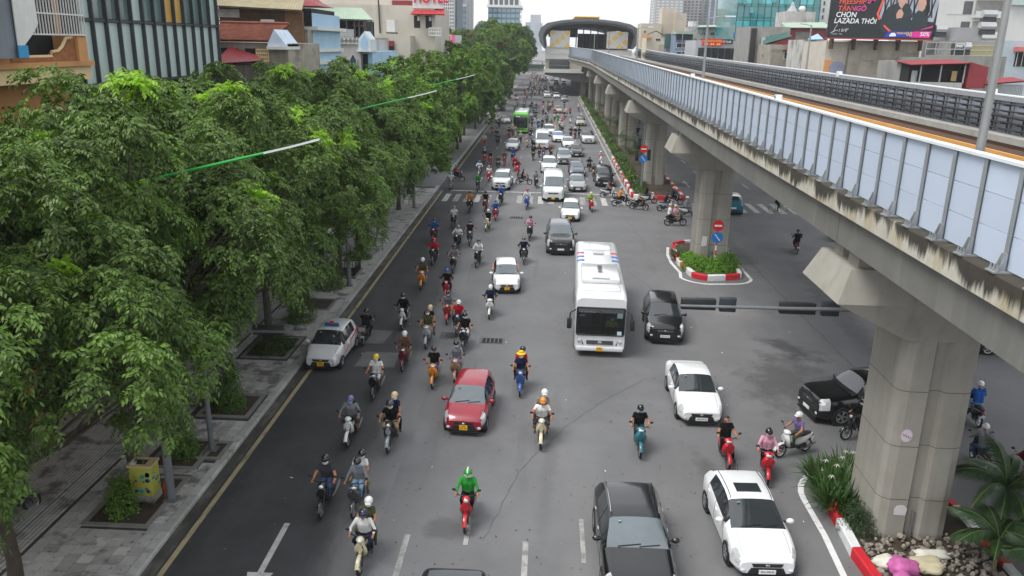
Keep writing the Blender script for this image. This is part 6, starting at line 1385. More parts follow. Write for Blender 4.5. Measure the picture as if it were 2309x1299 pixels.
# slots: 0 skin 1 shirt 2 sleeve(forearm) 3 thigh 4 shin 5 shoe 6 dark(hair, eyes)
def body_mesh(name,J,res=.026,hair=False):
    S=[]
    def cap(a,b,ra,rb,slot,flat=1.0): S.append((np.array(J[a] if isinstance(a,str) else a,float),np.array(J[b] if isinstance(b,str) else b,float),ra,rb,slot))
    def mir(p,s): return (p[0]*s,p[1],p[2])
    pel,ch,nk,hd=J['pel'],J['ch'],J['nk'],J['hd']
    for s in (1,-1):
        hip=(s*.085,pel[1],pel[2]); sh=mir(J['sh'],s); el=J.get('elL' if s<0 else 'elR',None) or mir(J['el'],s); wr=J.get('wrL' if s<0 else 'wrR',None) or mir(J['wr'],s)
        kn=J.get('knL' if s<0 else 'knR',None) or mir(J['kn'],s); an=J.get('anL' if s<0 else 'anR',None) or mir(J['an'],s); to=J.get('toL' if s<0 else 'toR',None) or mir(J['to'],s)
        cap((s*.07,pel[1],pel[2]),(s*.085,ch[1],ch[2]),.115,.115,1); cap((s*.085,ch[1],ch[2]),(sh[0]*.8,sh[1],sh[2]-.02),.105,.075,1)
        mid=tuple(.45*np.array(sh)+.55*np.array(el))
        cap(sh,mid,.062,.05,1); cap(mid,el,.05,.042,2); cap(el,wr,.043,.030,2); 
        hnd=tuple(np.array(wr)+(np.array(wr)-np.array(el))/np.linalg.norm(np.array(wr)-np.array(el))*.06); cap(wr,hnd,.034,.036,0)
        cap(hip,kn,.098,.068,3); cap(kn,an,.062,.042,4); cap(an,to,.045,.038,5)
    cap((0,ch[1],ch[2]),nk,.09,.06,1); cap(nk,(hd[0],hd[1]+.01,hd[2]-.03),.052,.055,0)
    S.append((np.array((hd[0],hd[1]+.012,hd[2]+.02)),np.array((hd[0],hd[1]-.012,hd[2]+.0)),.098,.092,0)); S.append((np.array((hd[0],hd[1]-.03,hd[2]-.05)),np.array((hd[0],hd[1]-.045,hd[2]-.085)),.062,.045,0))
    S.append((np.array((hd[0],hd[1]-.105,hd[2]+.0)),np.array((hd[0],hd[1]-.118,hd[2]-.035)),.016,.02,0))
    for s in (1,-1): S.append((np.array((hd[0]+s*.093,hd[1]+.005,hd[2]+.01)),np.array((hd[0]+s*.096,hd[1]+.01,hd[2]-.035)),.02,.016,0))
    P=np.array([a for a,*_ in S]+[b for _,b,*_ in S]); lo=P.min(0)-.18; hi=P.max(0)+.18
    n=np.ceil((hi-lo)/res).astype(int)+1
    ax=[lo[i]+res*np.arange(n[i]) for i in range(3)]; X,Y,Z=np.meshgrid(*ax,indexing='ij'); Q=np.stack([X,Y,Z],-1)
    F=None
    def sd(Q,a,b,ra,rb):
        ba=b-a; t=np.clip(((Q-a)@ba)/max(ba@ba,1e-9),0,1); return np.linalg.norm(Q-a-t[...,None]*ba,axis=-1)-(ra+(rb-ra)*t)
    for a,b,ra,rb,sl in S:
        d=sd(Q,a,b,ra,rb); F=d if F is None else smin(F,d,.035 if sl in (1,3) else .016)
    V,Fc=surface_nets(F,lo,res)
    D=np.stack([sd(V[Fc].mean(1),a,b,ra,rb) for a,b,ra,rb,_ in S],1); sl=np.array([x[4] for x in S])[D.argmin(1)]
    cz=V[Fc].mean(1)
    sl[(sl==1)&(cz[:,2]<pel[2]-.0)]=3
    if hair: sl[(np.linalg.norm(cz-np.array(hd),axis=1)<.16)&((cz[:,1]>hd[1]+.0)|(cz[:,2]>hd[2]+.055))&(cz[:,2]>hd[2]-.11)]=6
    verts=[tuple(v) for v in V]; faces=[tuple(f) for f in Fc]; mi=list(sl)
    mb=MB()
    for s in (1,-1):                        # eyes, brows, and five fingers curled round the grip
        mb.m=6; mb.ell((hd[0]+s*.034,hd[1]-.098,hd[2]+.008),(.013,.008,.008),6,4); mb.tube([(hd[0]+s*.015,hd[1]-.102,hd[2]+.030),(hd[0]+s*.055,hd[1]-.088,hd[2]+.030)],.005,4)
        el=np.array(J.get('elL' if s<0 else 'elR',None) or mir(J['el'],s)); wr=np.array(J.get('wrL' if s<0 else 'wrR',None) or mir(J['wr'],s)); d=(wr-el)/np.linalg.norm(wr-el)
        mb.m=0; h0=wr+d*.07
        for k,(l,r_) in enumerate(((.060,.0085),(.068,.009),(.064,.009),(.050,.008))):
            u=(k-1.5)*.019; base=h0+np.array((u*1.0,0,.012)); mb.tube([tuple(base),tuple(base+d*l*.5+np.array((0,-.012,-.006))),tuple(base+d*l*.55+np.array((0,-.016,-.03))),tuple(base+d*l*.2+np.array((0,-.010,-.045)))],[r_,r_,r_*.9,r_*.7],5)
        tb=wr+d*.03+np.array((-s*.03,0,.0)); mb.tube([tuple(tb),tuple(tb+d*.035+np.array((-s*.012,0,-.012))),tuple(tb+d*.05+np.array((-s*.004,0,-.034)))],[.011,.010,.008],5)
    k=len(verts); verts+=mb.v; faces+=[tuple(i+k for i in f) for f in mb.f]; mi+=mb.mi
    me=bpy.data.meshes.new(name); me.from_pydata(verts,[],faces)
    for q in range(7): me.materials.append(skinm)
    me.polygons.foreach_set('material_index',np.array(mi,np.int32)); me.polygons.foreach_set('use_smooth',[True]*len(faces)); me.update(); return me
skinm=M('skin',lin((176,122,92)),.55,0,.08,20,spec=.35); hairm=M('hair_black',(.012,.010,.009),.5,0,.1,20)
RID=dict(pel=(0,.20,.89),ch=(0,.13,1.22),nk=(0,.09,1.41),hd=(0,.05,1.56),sh=(.185,.11,1.355),el=(.30,-.03,1.12),wr=(.315,-.20,1.05),kn=(.15,-.19,.80),an=(.125,-.13,.46),to=(.13,-.27,.43))
RI2=dict(pel=(0,.16,.89),ch=(0,.05,1.21),nk=(0,.0,1.39),hd=(.01,-.04,1.53),sh=(.19,.03,1.335),el=(.34,-.08,1.13),wr=(.33,-.23,1.05),kn=(.24,-.16,.76),an=(.20,.10,.38),to=(.22,-.05,.33))
PAS=dict(pel=(0,.56,.95),ch=(0,.52,1.28),nk=(.02,.50,1.47),hd=(.06,.47,1.62),sh=(.175,.50,1.41),el=(.26,.40,1.17),wr=(.20,.22,1.03),kn=(.27,.26,.83),an=(.24,.40,.42),to=(.27,.27,.38))
WOM=dict(pel=(0,.12,.90),ch=(0,.12,1.23),nk=(0,.10,1.42),hd=(-.02,.07,1.57),sh=(.165,.11,1.36),el=(.27,.0,1.13),wr=(.31,-.19,1.05),kn=(.16,-.16,.74),an=(.14,-.08,.46),to=(.14,-.22,.43),knR=(.24,-.02,.52),anR=(.33,.02,.09),toR=(.35,-.13,.05))
CYC=dict(pel=(0,.20,.98),ch=(0,.02,1.28),nk=(0,-.04,1.46),hd=(0,-.09,1.60),sh=(.18,-.01,1.40),el=(.25,-.18,1.16),wr=(.24,-.38,1.02),kn=(.11,-.12,.80),an=(.11,.06,.42),to=(.12,-.08,.38),knL=(-.11,-.08,.66),anL=(-.11,.10,.28),toL=(-.12,-.04,.25))
BODY={'rid':body_mesh('rider_body',RID),'ri2':body_mesh('rider_body_b',RI2),'pas':body_mesh('passenger_body',PAS),'wom':body_mesh('woman_body',WOM,hair=True),'cyc':body_mesh('cyclist_body',CYC,hair=True),
      'bare':body_mesh('bare_head_body',RID,hair=True)}
FARB={'rid':body_mesh('far_rider_body',RID,.05),'pas':body_mesh('far_passenger_body',PAS,.05)}
HEAD={'rid':RID['hd'],'ri2':RI2['hd'],'pas':PAS['hd'],'wom':WOM['hd'],'cyc':CYC['hd'],'bare':RID['hd']}
hm=MB(); hm.ell((0,.012,.012),(.128,.145,.135),14,8,-.22,1.0); hm.loft([[(x,-.118,-.004+z) for x,z in ((-.085,0),(.085,0),(.085,.01),(-.085,.01))],[(x,-.175,-.012+z) for x,z in ((-.062,0),(.062,0),(.062,.008),(-.062,.008))]])
HELM=hm.mesh('helmet',skinm,True)
full=MB(); full.ell((0,.008,-.01),(.130,.148,.155),14,9,-.80,1.0); FULL=full.mesh('helmet',skinm,True)
cone=MB().loft([[(r_*math.cos(a),r_*math.sin(a)+.01,z) for a in np.linspace(0,2*math.pi,15)[:-1]] for r_,z in ((.20,.035),(.19,.05),(.105,.085),(.10,.14),(.06,.165),(.01,.17))]).mesh('hat',skinm,True)
mk_=MB(); mk_.loft([[(.088*math.sin(a)*q,-.105*math.cos(a)*q-.012,z) for a in np.linspace(-1.35,1.35,9)] for q,z in ((.98,-.005),(1.10,-.030),(1.08,-.065),(.78,-.105))],False,False); MASK=mk_.mesh('face_mask',skinm,True)
bp=MB(); 
BACKP=rbox_mesh('backpack',(.28,.15,.40),.05,skinm)
COLS=dict(black=(20,20,22),white=(218,218,216),grey=(120,124,130),navy=(28,38,66),blue=(34,84,160),red=(186,24,40),green=(46,140,52),olive=(76,78,52),brown=(108,78,64),orange=(214,132,30),yellow=(222,186,40),pink=(206,150,170),purple=(110,96,140),maroon=(110,28,44),lime=(150,170,50),cream=(206,196,164),lightblue=(130,168,200),teal=(40,110,120),silver=(150,154,158),bronze=(150,112,84),darkgrey=(56,58,62),darkred=(96,18,32),jeans=(62,84,120),khaki=(150,134,104),beige=(200,176,140))
def setmats(o,mats):
    for i,ma in enumerate(mats):
        o.material_slots[i].link='OBJECT'; o.material_slots[i].material=ma
def CL(c): return cloth(c,COLS[c])
def hat_mat(c): return M('helmet_'+c,lin(COLS[c]),.25,0,.04,4,coat=.6)
def person(bk,label,parent_m,shirt,helmet,mask,legs,sleeve,far=False,pose='rid',group=None,shin=None,shoe='darkgrey',pack=None,hat=None,stripe=None):
    me=(FARB if far else BODY)[pose if not far else ('pas' if pose=='pas' else 'rid')]
    o=O('person',me); o.matrix_world=parent_m
    tag(o,label,'person',group)
    sl=CL(shirt) if sleeve else skinm
    setmats(o,[skinm,CL(shirt),sl,CL(legs),(CL(shin) if shin and shin!='skin' else (skinm if shin=='skin' else CL(legs))),CL(shoe),hairm])
    h=HEAD[pose]
    if helmet:
        q=O('helmet',FULL if hat=='full' else (cone if hat=='cone' else HELM),o,(h[0],h[1]+.005,h[2]+.03)); setmats(q,[CL(helmet) if hat=='cone' else hat_mat(helmet)])
        if stripe:
            B(-.03,.03,-.13,.15,0,.02).obj('helmet_stripe',hat_mat(stripe),q,(0,0,.0)) if False else MB().tube([(0,.012+.149*math.cos(a),.012+.139*math.sin(a)) for a in np.linspace(.1,2.9,9)],.022,5).obj('helmet_stripe',hat_mat(stripe),q)
    if mask:
        q=O('face_mask',MASK,o,h); setmats(q,[CL(mask)])
    if pack:
        q=O('backpack',BACKP,o,(0,h[1]+.19,h[2]-.32)); setmats(q,[CL(pack)])
    return o
# ---------------------------------------------------------------- motorbikes
mblack=M('bike_plastic_black',(.016,.016,.017),.45,0,.1,5); seatm=M('bike_seat',(.022,.021,.021),.7,0,.1,6); eng=M('bike_engine',(.06,.06,.062),.5,.6,.2,6); mirm=M('bike_mirror',(.25,.27,.29),.05,.9,0)
def bwheel():
    n=18; t=MB(); rr,tr=.245,.045
    t.loft([[( (tr*math.sin(b))*.9, (rr+tr*math.cos(b))*math.cos(2*math.pi*j/n),(rr+tr*math.cos(b))*math.sin(2*math.pi*j/n)) for j in range(n)] for b in np.linspace(-math.pi,math.pi,7)],False)
    ty=t.mesh('wheel',tyrem,True); m_=MB()
    m_.loft([[(x,q*math.cos(2*math.pi*j/n),q*math.sin(2*math.pi*j/n)) for j in range(n)] for x,q in ((-.03,.205),(-.02,.19),(.02,.19),(.03,.205))],False)
    m_.tube([(-.055,0,0),(.055,0,0)],.05,8)
    for k in range(6):
        a=math.pi*k/3; m_.tube([(0,.04*math.cos(a),.04*math.sin(a)),(0,.2*math.cos(a),.2*math.sin(a))],.010,4)
    return ty,m_.mesh('rim',alloy)
BT,BR=bwheel()
def secloft(rows,n=10,cap=True):            # rows: (y,z0,z1,halfwidth)
    rg=[]
    for y,z0,z1,w in rows:
        rg.append([(w*math.cos(a),y,(z0+z1)/2+(z1-z0)/2*math.sin(a)) for a in np.linspace(0,2*math.pi,n+1)[:-1]])
    return MB().loft(rg,cap)
def zloft(rows,n=10):                       # rows: (z,y,halfwidth,halfdepth)
    return MB().loft([[(w*math.cos(a),y+d*math.sin(a),z) for a in np.linspace(0,2*math.pi,n+1)[:-1]] for z,y,w,d in rows])
def fender(y,z,r,a0,a1,w):
    rg=[]
    for a in np.linspace(R(a0),R(a1),7):
        c=(y+r*math.cos(a),z+r*math.sin(a)); rg.append([(-w,c[0],c[1]-.03),(-w*.7,c[0],c[1]),(0,c[0],c[1]+.012),(w*.7,c[0],c[1]),(w,c[0],c[1]-.03)])
    return MB().loft(rg,False,False)
def fork(): 
    f=MB()
    for s in (-1,1): f.tube([(s*.075,-.63,.28),(s*.08,-.52,.62),(s*.06,-.44,.86)],.022,6)
    f.tube([(-.08,-.62,.29),(.08,-.62,.29)],.02,6); return f
def hbar():
    f=MB(); f.tube([(-.36,-.24,1.03),(-.20,-.30,1.04),(0,-.36,1.02),(.20,-.30,1.04),(.36,-.24,1.03)],[.020,.016,.02,.016,.020],6)
    f.box(-.09,.09,-.44,-.30,.96,1.05); return f
def mirror_(s): 
    f=MB(); f.tube([(s*.22,-.31,1.05),(s*.30,-.34,1.17),(s*.35,-.33,1.22)],.009,5); f.ell((s*.37,-.33,1.24),(.065,.022,.045),10,5); return f
def plate_m(): return MB().add([(-.09,.80,.44),(.09,.80,.44),(.09,.86,.58),(-.09,.86,.58),(-.09,.79,.445),(.09,.79,.445),(.09,.85,.585),(-.09,.85,.585)],[(0,1,2,3),(4,7,6,5),(0,4,5,1),(2,6,7,3),(0,3,7,4),(1,5,6,2)])
PARTS={}
PARTS['fork']=fork().mesh('fork',eng,True); PARTS['handlebar']=hbar().mesh('handlebar',mblack,True)
PARTS['mr']=mirror_(1).mesh('mirror',mblack,True); PARTS['ml']=mirror_(-1).mesh('mirror',mblack,True)
PARTS['plate']=plate_m().mesh('license_plate',platew); PARTS['tail']=MB().ell((0,.83,.69),(.09,.05,.04),8,5).mesh('tail_light',tailm,True)
PARTS['engine']=(lambda f:(f.box(-.11,.11,.15,.52,.22,.42),f.tube([(-.12,.30,.30),(.12,.30,.30)],.13,10),f.box(-.06,.06,-.05,.2,.30,.42),f)[-1])(MB()).mesh('engine',eng)
PARTS['exhaust']=MB().tube([(.13,.18,.26),(.15,.42,.26),(.165,.60,.32),(.17,.90,.40)],[.022,.03,.048,.042],8).mesh('exhaust',M('exhaust_steel',(.16,.16,.16),.4,.7,.2,6),True)
PARTS['ffend']=fender(-.625,.285,.325,20,165,.062).mesh('front_fender',mblack,True)
PARTS['floor']=zloft([(.34,-.02,.13,.34),(.42,-.03,.14,.33),(.44,-.03,.12,.31)],12).mesh('floorboard',mblack)
# scooter
PARTS['s_shield']=zloft([(.40,-.30,.13,.05),(.50,-.37,.19,.07),(.64,-.43,.22,.08),(.78,-.45,.21,.09),(.88,-.43,.15,.09),(.95,-.40,.10,.08)],12).mesh('leg_shield',mblack,True)
PARTS['s_cowl']=MB().ell((0,-.40,1.00),(.16,.12,.085),12,6).mesh('handlebar_cowl',mblack,True)
PARTS['s_head']=MB().ell((0,-.495,.985),(.10,.045,.05),10,6).mesh('headlight',lens,True)
PARTS['s_tail']=secloft([(-.02,.40,.62,.06),(.10,.36,.72,.14),(.35,.40,.76,.165),(.60,.52,.77,.13),(.84,.66,.76,.05)],12).mesh('rear_body',mblack,True)
PARTS['s_seat']=secloft([(-.05,.70,.76,.07),(.05,.71,.80,.13),(.35,.72,.82,.145),(.62,.74,.84,.12),(.76,.76,.82,.06)],12).mesh('seat',seatm,True)
# underbone
PARTS['u_shield']=zloft([(.36,-.24,.05,.05),(.46,-.33,.16,.06),(.60,-.40,.19,.05),(.74,-.43,.17,.06),(.86,-.42,.10,.07),(.94,-.40,.07,.06)],12).mesh('leg_shield',mblack,True)
PARTS['u_cowl']=MB().ell((0,-.42,.99),(.12,.12,.085),12,6).mesh('handlebar_cowl',mblack,True)
PARTS['u_head']=MB().ell((0,-.52,.98),(.075,.045,.065),10,6).mesh('headlight',lens,True)
PARTS['u_tail']=secloft([(-.32,.62,.74,.05),(-.12,.50,.66,.06),(.08,.48,.72,.10),(.40,.56,.76,.125),(.66,.62,.77,.10),(.86,.70,.76,.04)],12).mesh('rear_body',mblack,True)
PARTS['beak']=MB().loft([[(x*w,-.52-.02*k,.60+.085*k+z) for x,z in ((-1,0),(0,-.03),(1,0),(0,.03))] for k,w in enumerate((.02,.07,.10,.07,.03))]).mesh('front_panel',mblack,True)
def biketree(kind):
    e=bpy.data.objects.new('motorbike',None); COL.objects.link(e); e.empty_display_size=.2
    for y in (-.625,.62):
        w=O('wheel',BT,e,(0,y,.29)); O('rim',BR,w)
    p=kind
    for nm,key in (('fork','fork'),('handlebar','handlebar'),('mirror','mr'),('mirror','ml'),('license_plate','plate'),('tail_light','tail'),('engine','engine'),('exhaust','exhaust'),('front_fender','ffend'),('leg_shield',p+'_shield'),('handlebar_cowl',p+'_cowl'),('headlight',p+'_head'),('rear_body',p+'_tail'),('seat','s_seat'),('front_panel','beak')): O(nm,PARTS[key],e)
    if p=='s': O('floorboard',PARTS['floor'],e)
    return e
PB={'s':biketree('s'),'u':biketree('u')}
fb_=MB()                                     # far motorbike, small: one light mesh
fb_.m=0; fb_.tube([(0,-.9,.29),(0,-.7,.5)],.01,3)
FAR=MB(); FAR.m=1
for y in (-.62,.62): FAR.loft([[(x,y+q*math.cos(2*math.pi*j/10),.29+q*math.sin(2*math.pi*j/10)) for j in range(10)] for x,q in ((-.05,.22),(-.04,.29),(.04,.29),(.05,.22))],False)
FAR.box(-.12,.12,.1,.55,.2,.45); FAR.tube([(-.35,-.25,1.03),(0,-.36,1.02),(.35,-.25,1.03)],.025,4); FAR.box(-.13,.13,-.02,.7,.70,.80)
FAR.m=0; FAR.add(*(lambda z:(z.v,z.f))(zloft([(.38,-.3,.14,.06),(.64,-.43,.21,.08),(.88,-.43,.15,.09),(1.04,-.40,.13,.1)],8))); FAR.add(*(lambda z:(z.v,z.f))(secloft([(0,.36,.72,.13),(.35,.40,.76,.16),(.84,.66,.76,.05)],8))); FAR.add(*(lambda z:(z.v,z.f))(fender(-.625,.285,.33,20,165,.06)))
FAR.m=2; FAR.ell((0,-.53,.99),(.11,.05,.07),8,4); FAR.m=1; FAR.ell((.36,-.33,1.22),(.07,.03,.05),6,4); FAR.ell((-.36,-.33,1.22),(.07,.03,.05),6,4)
FARM=FAR.mesh('motorbike',[mblack,mblack,lens],True)
USED={}; BLAB=set(); PLAB=set()
def near_phrase(x,y):
    best=min(CARS,key=lambda c:(c[0]-x)**2+((c[1]-y)*.7)**2)
    dx,dy=x-best[0],y-best[1]
    w='beside' if abs(dx)>abs(dy)*.6 else ('ahead of' if dy<0 else 'behind')
    return f'{w} the {best[2]}'
def colname(c): return {'lightblue':'light blue','darkgrey':'dark grey','darkred':'dark red','silver':'silver'}.get(c,c)
NB=[0]
def bike(px,py,col='black',kind='s',shirt='black',helmet='black',mask='white',legs='darkgrey',sleeve=False,rz=0.0,pas=None,pose=None,shin=None,fender=None,shoe='darkgrey',pack=None,hat=None,stripe=None,at='front',box=None,note=None,no_rider=False):
    p=G(px,py); NB[0]+=1
    hd=R(rz); f=Vector((math.sin(hd),-math.cos(hd),0))       # heading (local -Y)
    c=p-f*.62 if at=='front' else (p+f*.62 if at=='rear' else p)
    # clear the cars a little where traffic is dense
    sc=.96+.08*rnd.random(); mtx=Matrix.Translation((c.x,c.y,0))@Matrix.Rotation(hd,4,'Z')@Matrix.Rotation(rnd.gauss(0,.02),4,'Y')@Matrix.Scale(sc,4)
    y=c.y; far=y>140; ph=near_phrase(c.x,c.y); kn='scooter' if kind=='s' else 'motorbike'
    far2=y>150
    grp='motorbikes and scooters in the traffic'
    if far2:
        lb=f'{colname(col)} {kn} in the distant pack with rider in {colname(shirt)} top'; pl=f'person in {colname(shirt)} top and {colname(helmet)} helmet in the distant pack'
        g1,g2='distant motorbikes in the pack','distant riders in the pack'
    else:
        lb=note and note[0] or f'{colname(col)} {kn} ridden by person in {colname(shirt)} top {ph}'
        pl=note and note[1] or (f'person in {colname(shirt)} top and {colname(helmet)} helmet on {colname(col)} {kn} {ph}' if helmet else f'bareheaded person in {colname(shirt)} top on {colname(col)} {kn} {ph}')
        g1,g2='motorbikes and scooters in the traffic','people riding motorbikes and scooters'
        for _ in range(4):
            if lb in BLAB: lb=lb.replace('top ','top with '+colname(legs)+' trousers ',1) if _==0 else (lb.replace(' trousers',' trousers and '+colname(helmet or 'no')+' helmet',1) if _==1 else lb)
            if pl in PLAB: pl=pl.replace('helmet ','helmet, '+colname(legs)+' trousers, ',1) if _==0 else pl
        BLAB.add(lb); PLAB.add(pl)
    lb=' '.join(lb.split()[:16]); pl=' '.join(pl.split()[:16])
    pm=paint('bike_'+col,COLS[col])
    if far:
        b=O('motorbike',FARM); b.matrix_world=mtx; setmats(b,[pm,mblack,lens])
    else:
        b=copy_tree(PB[kind]); b.matrix_world=mtx
        for ch in b.children:
            n=ch.name.split('.')[0]
            if n in ('leg_shield','handlebar_cowl','rear_body','front_fender','front_panel'): setmats(ch,[paint('bike_'+(fender if fender and n in('front_fender','front_panel') else col),COLS[fender if fender and n in('front_fender','front_panel') else col])])
    tag(b,lb,'motorbike' if kind=='u' else 'scooter',g1)
    if no_rider: return b
    pose=pose or ('bare' if not helmet else ('rid' if (kind=='s' or rnd.random()<.35) else 'ri2'))
    if far: pose='rid'
    person(b,pl,mtx,shirt,helmet,mask,legs,sleeve,far,pose,g2,shin,shoe,pack,hat,stripe)
    if pas:
        ps,phm=pas[0],pas[1]
        pl2=f'passenger in {colname(ps)} top and {colname(phm)} helmet behind rider in {colname(shirt)} {ph}' if not far2 else f'pillion passenger in {colname(ps)} top in the distant motorbike pack'
        pl2=' '.join(pl2.split()[:16])
        person(b,pl2,mtx,ps,phm,'white',pas[2] if len(pas)>2 else 'black',False,far,'pas',g2 if not far2 else 'distant pillion passengers')
    if box:
        q=O('storage_box',rbox_mesh('storage_box',(.34,.30,.26),.04,mblack),None); q.matrix_world=mtx@Matrix.Translation((0,.84,.98)); tag(q,'dark storage box on the rear rack of the black motorbike by the taxi','box')
        q2=B(-.16,.16,-.01,.01,-.1,.1).obj('box_lid_panel',M('box_grey',(.3,.3,.31),.5,0,.1,4),q,(0,.158,0))
    return b
# nearest riders, one by one
bike(725,1168,'black','u','darkgrey','black','white','jeans',rz=0)
bike(797,1169,'darkgrey','s','grey','black','lightblue','lightblue',True,pas=('white','black','khaki'))
bike(811,1296,'cream','u','white','navy',None,'navy',True,pas=('olive','white','olive'),pose='ri2')
bike(1049,1200,'red','u','green','green','white','black',True,stripe='white',shoe='beige',note=('red motorbike ridden by person in green jacket in the open lane','person in green jacket and green helmet with white stripe on red motorbike'))
bike(841,902,'black','s','white','yellow','white','white',shin='skin',pack='black')
bike(785,1008,'white','u','grey','purple','lightblue','darkgrey',True,shin='skin',pack='black')
bike(876,1021,'black','u','black','darkgrey','white','khaki',pas=('navy','beige','black'),fender='silver')
bike(907,838,'darkred','s','brown','white','white','brown',True)
bike(907,743,'white','u','black','black','white','black',True,shoe='white')
bike(819,780,'black','u','black','black',None,'black',rz=180,at='rear',box=True,note=('black motorbike with rear box riding away beside the taxi','person in black top riding away beside the white taxi'))
bike(961,787,'silver','s','olive',None,'white','khaki',pas=('black','beige','khaki'),shin='skin')
bike(1008,732,'red','u','grey','black','white','khaki',pack='navy')
bike(1029,757,'darkgrey','u','red','white',None,'navy',pose='ri2')
bike(1045,794,'black','s','black','black','white','white',shin='skin')
bike(1103,720,'white','s','navy','white','white','black',True)
bike(975,877,'orange','s','black','black',None,'jeans')
bike(1026,866,'bronze','s','grey','black','white','purple',True)
bike(1172,894,'blue','u','navy','yellow','white','darkgrey',shin='skin',hat='cone',pas=('red','black','darkgrey'))
bike(1218,1012,'cream','u','white','orange',None,'darkgrey',shin='skin',pose='ri2',pas=('grey','white','darkgrey'))
bike(1442,1032,'teal','s','black','black','lightblue','darkgrey')
bike(1640,1059,'red','s','black',None,None,'black',pose='wom',note=('red scooter held upright by the standing woman','bareheaded person in black top steadying red scooter with one foot down'))
bike(1728,1093,'red','s','pink','black','pink','black',True,rz=-8)
bike(1757,1032,'white','s','purple','white',None,'olive',rz=-62,note=('white scooter side-on near the island nose','person in purple top and white cap crossing on white scooter'))
bike(1905,992,'black','u','black','black','white','darkgrey',True,rz=-70,note=('black motorbike emerging from behind the first pier','person in black on the motorbike emerging behind the first pier'))
bike(2219,1073,'black','u','grey','white',None,'jeans',True,rz=172,at='rear',note=('black motorbike riding away beyond the first pier','person in pale grey shirt and white helmet riding away'))
bike(2204,964,'black','s','blue','white',None,'lightblue',True,rz=174,at='rear',note=('black scooter riding away close past the pier edge','person in blue top riding away past the pier edge'))
bike(2318,1120,'maroon','s','maroon','pink',None,'black',True,rz=170,at='rear',note=('maroon scooter behind the palm fronds','person in maroon jacket behind the palm fronds'))
bike(1797,573,'darkred','s','black','black',None,'black',True,rz=172,at='rear',note=('dark red scooter riding away alone on the far carriageway','person in black riding away alone on the far carriageway'))
bike(1880,545,'black','u','darkgrey','white',None,'black',rz=172,at='rear',note=('black motorbike mostly hidden behind the girder','person mostly hidden behind the girder on black motorbike'))
# group crossing between the islands
bike(1522,509,'black','s','pink','beige',None,'khaki',rz=96,at='mid',shin='skin',pas=('white','beige','navy'),note=('black scooter carrying two people across the junction','person in pink top driving the scooter with a passenger across'))
bike(1549,489,'white','s','grey','white',None,'grey',True,rz=110,at='mid',note=('white scooter passing behind the second pier','person in grey patterned clothes and white helmet passing behind second pier'))
bike(1502,476,'white','u','black','black',None,'jeans',rz=105,at='mid',note=('white motorbike crossing before the median nose','person in black top and jeans crossing before the median nose'))
bike(1519,462,'black','u','navy','beige',None,'black',True,rz=100,at='mid',hat='cone',note=('black motorbike beside the red and white kerb end','person with straw hat and navy jacket crossing by kerb end'))
bike(1460,459,'white','s','black',None,None,'jeans',rz=100,at='mid',note=('white scooter beneath the no entry sign','bareheaded person in black on scooter beneath the no entry sign'))
bike(1440,473,'black','s','white','black','white','black',rz=70,at='mid',shin='skin',note=('black scooter turning in front of the median nose','person in white top turning in front of the median nose'))
bike(1401,465,'navy','u','orange','lightblue',None,'black',rz=98,at='mid',note=('dark blue motorbike crossing the worn crosswalk','person in orange shirt and light blue helmet crossing the crosswalk'))
bike(1372,446,'white','u','grey',None,None,'black',rz=75,at='mid',note=('white motorbike crossing ahead of the large black SUV','bareheaded person in grey top crossing ahead of large black SUV'))
bike(1181,416,'black','u','black',None,None,'black',rz=88,at='mid',shin='skin',note=('black motorbike crossing side-on between the white SUVs','bareheaded person in black crossing side-on between the white SUVs'))
bike(1030,408,'black','u','maroon','teal',None,'black',True,rz=78,at='mid',note=('black motorbike entering from the side street','person in maroon jacket entering from the side street'))
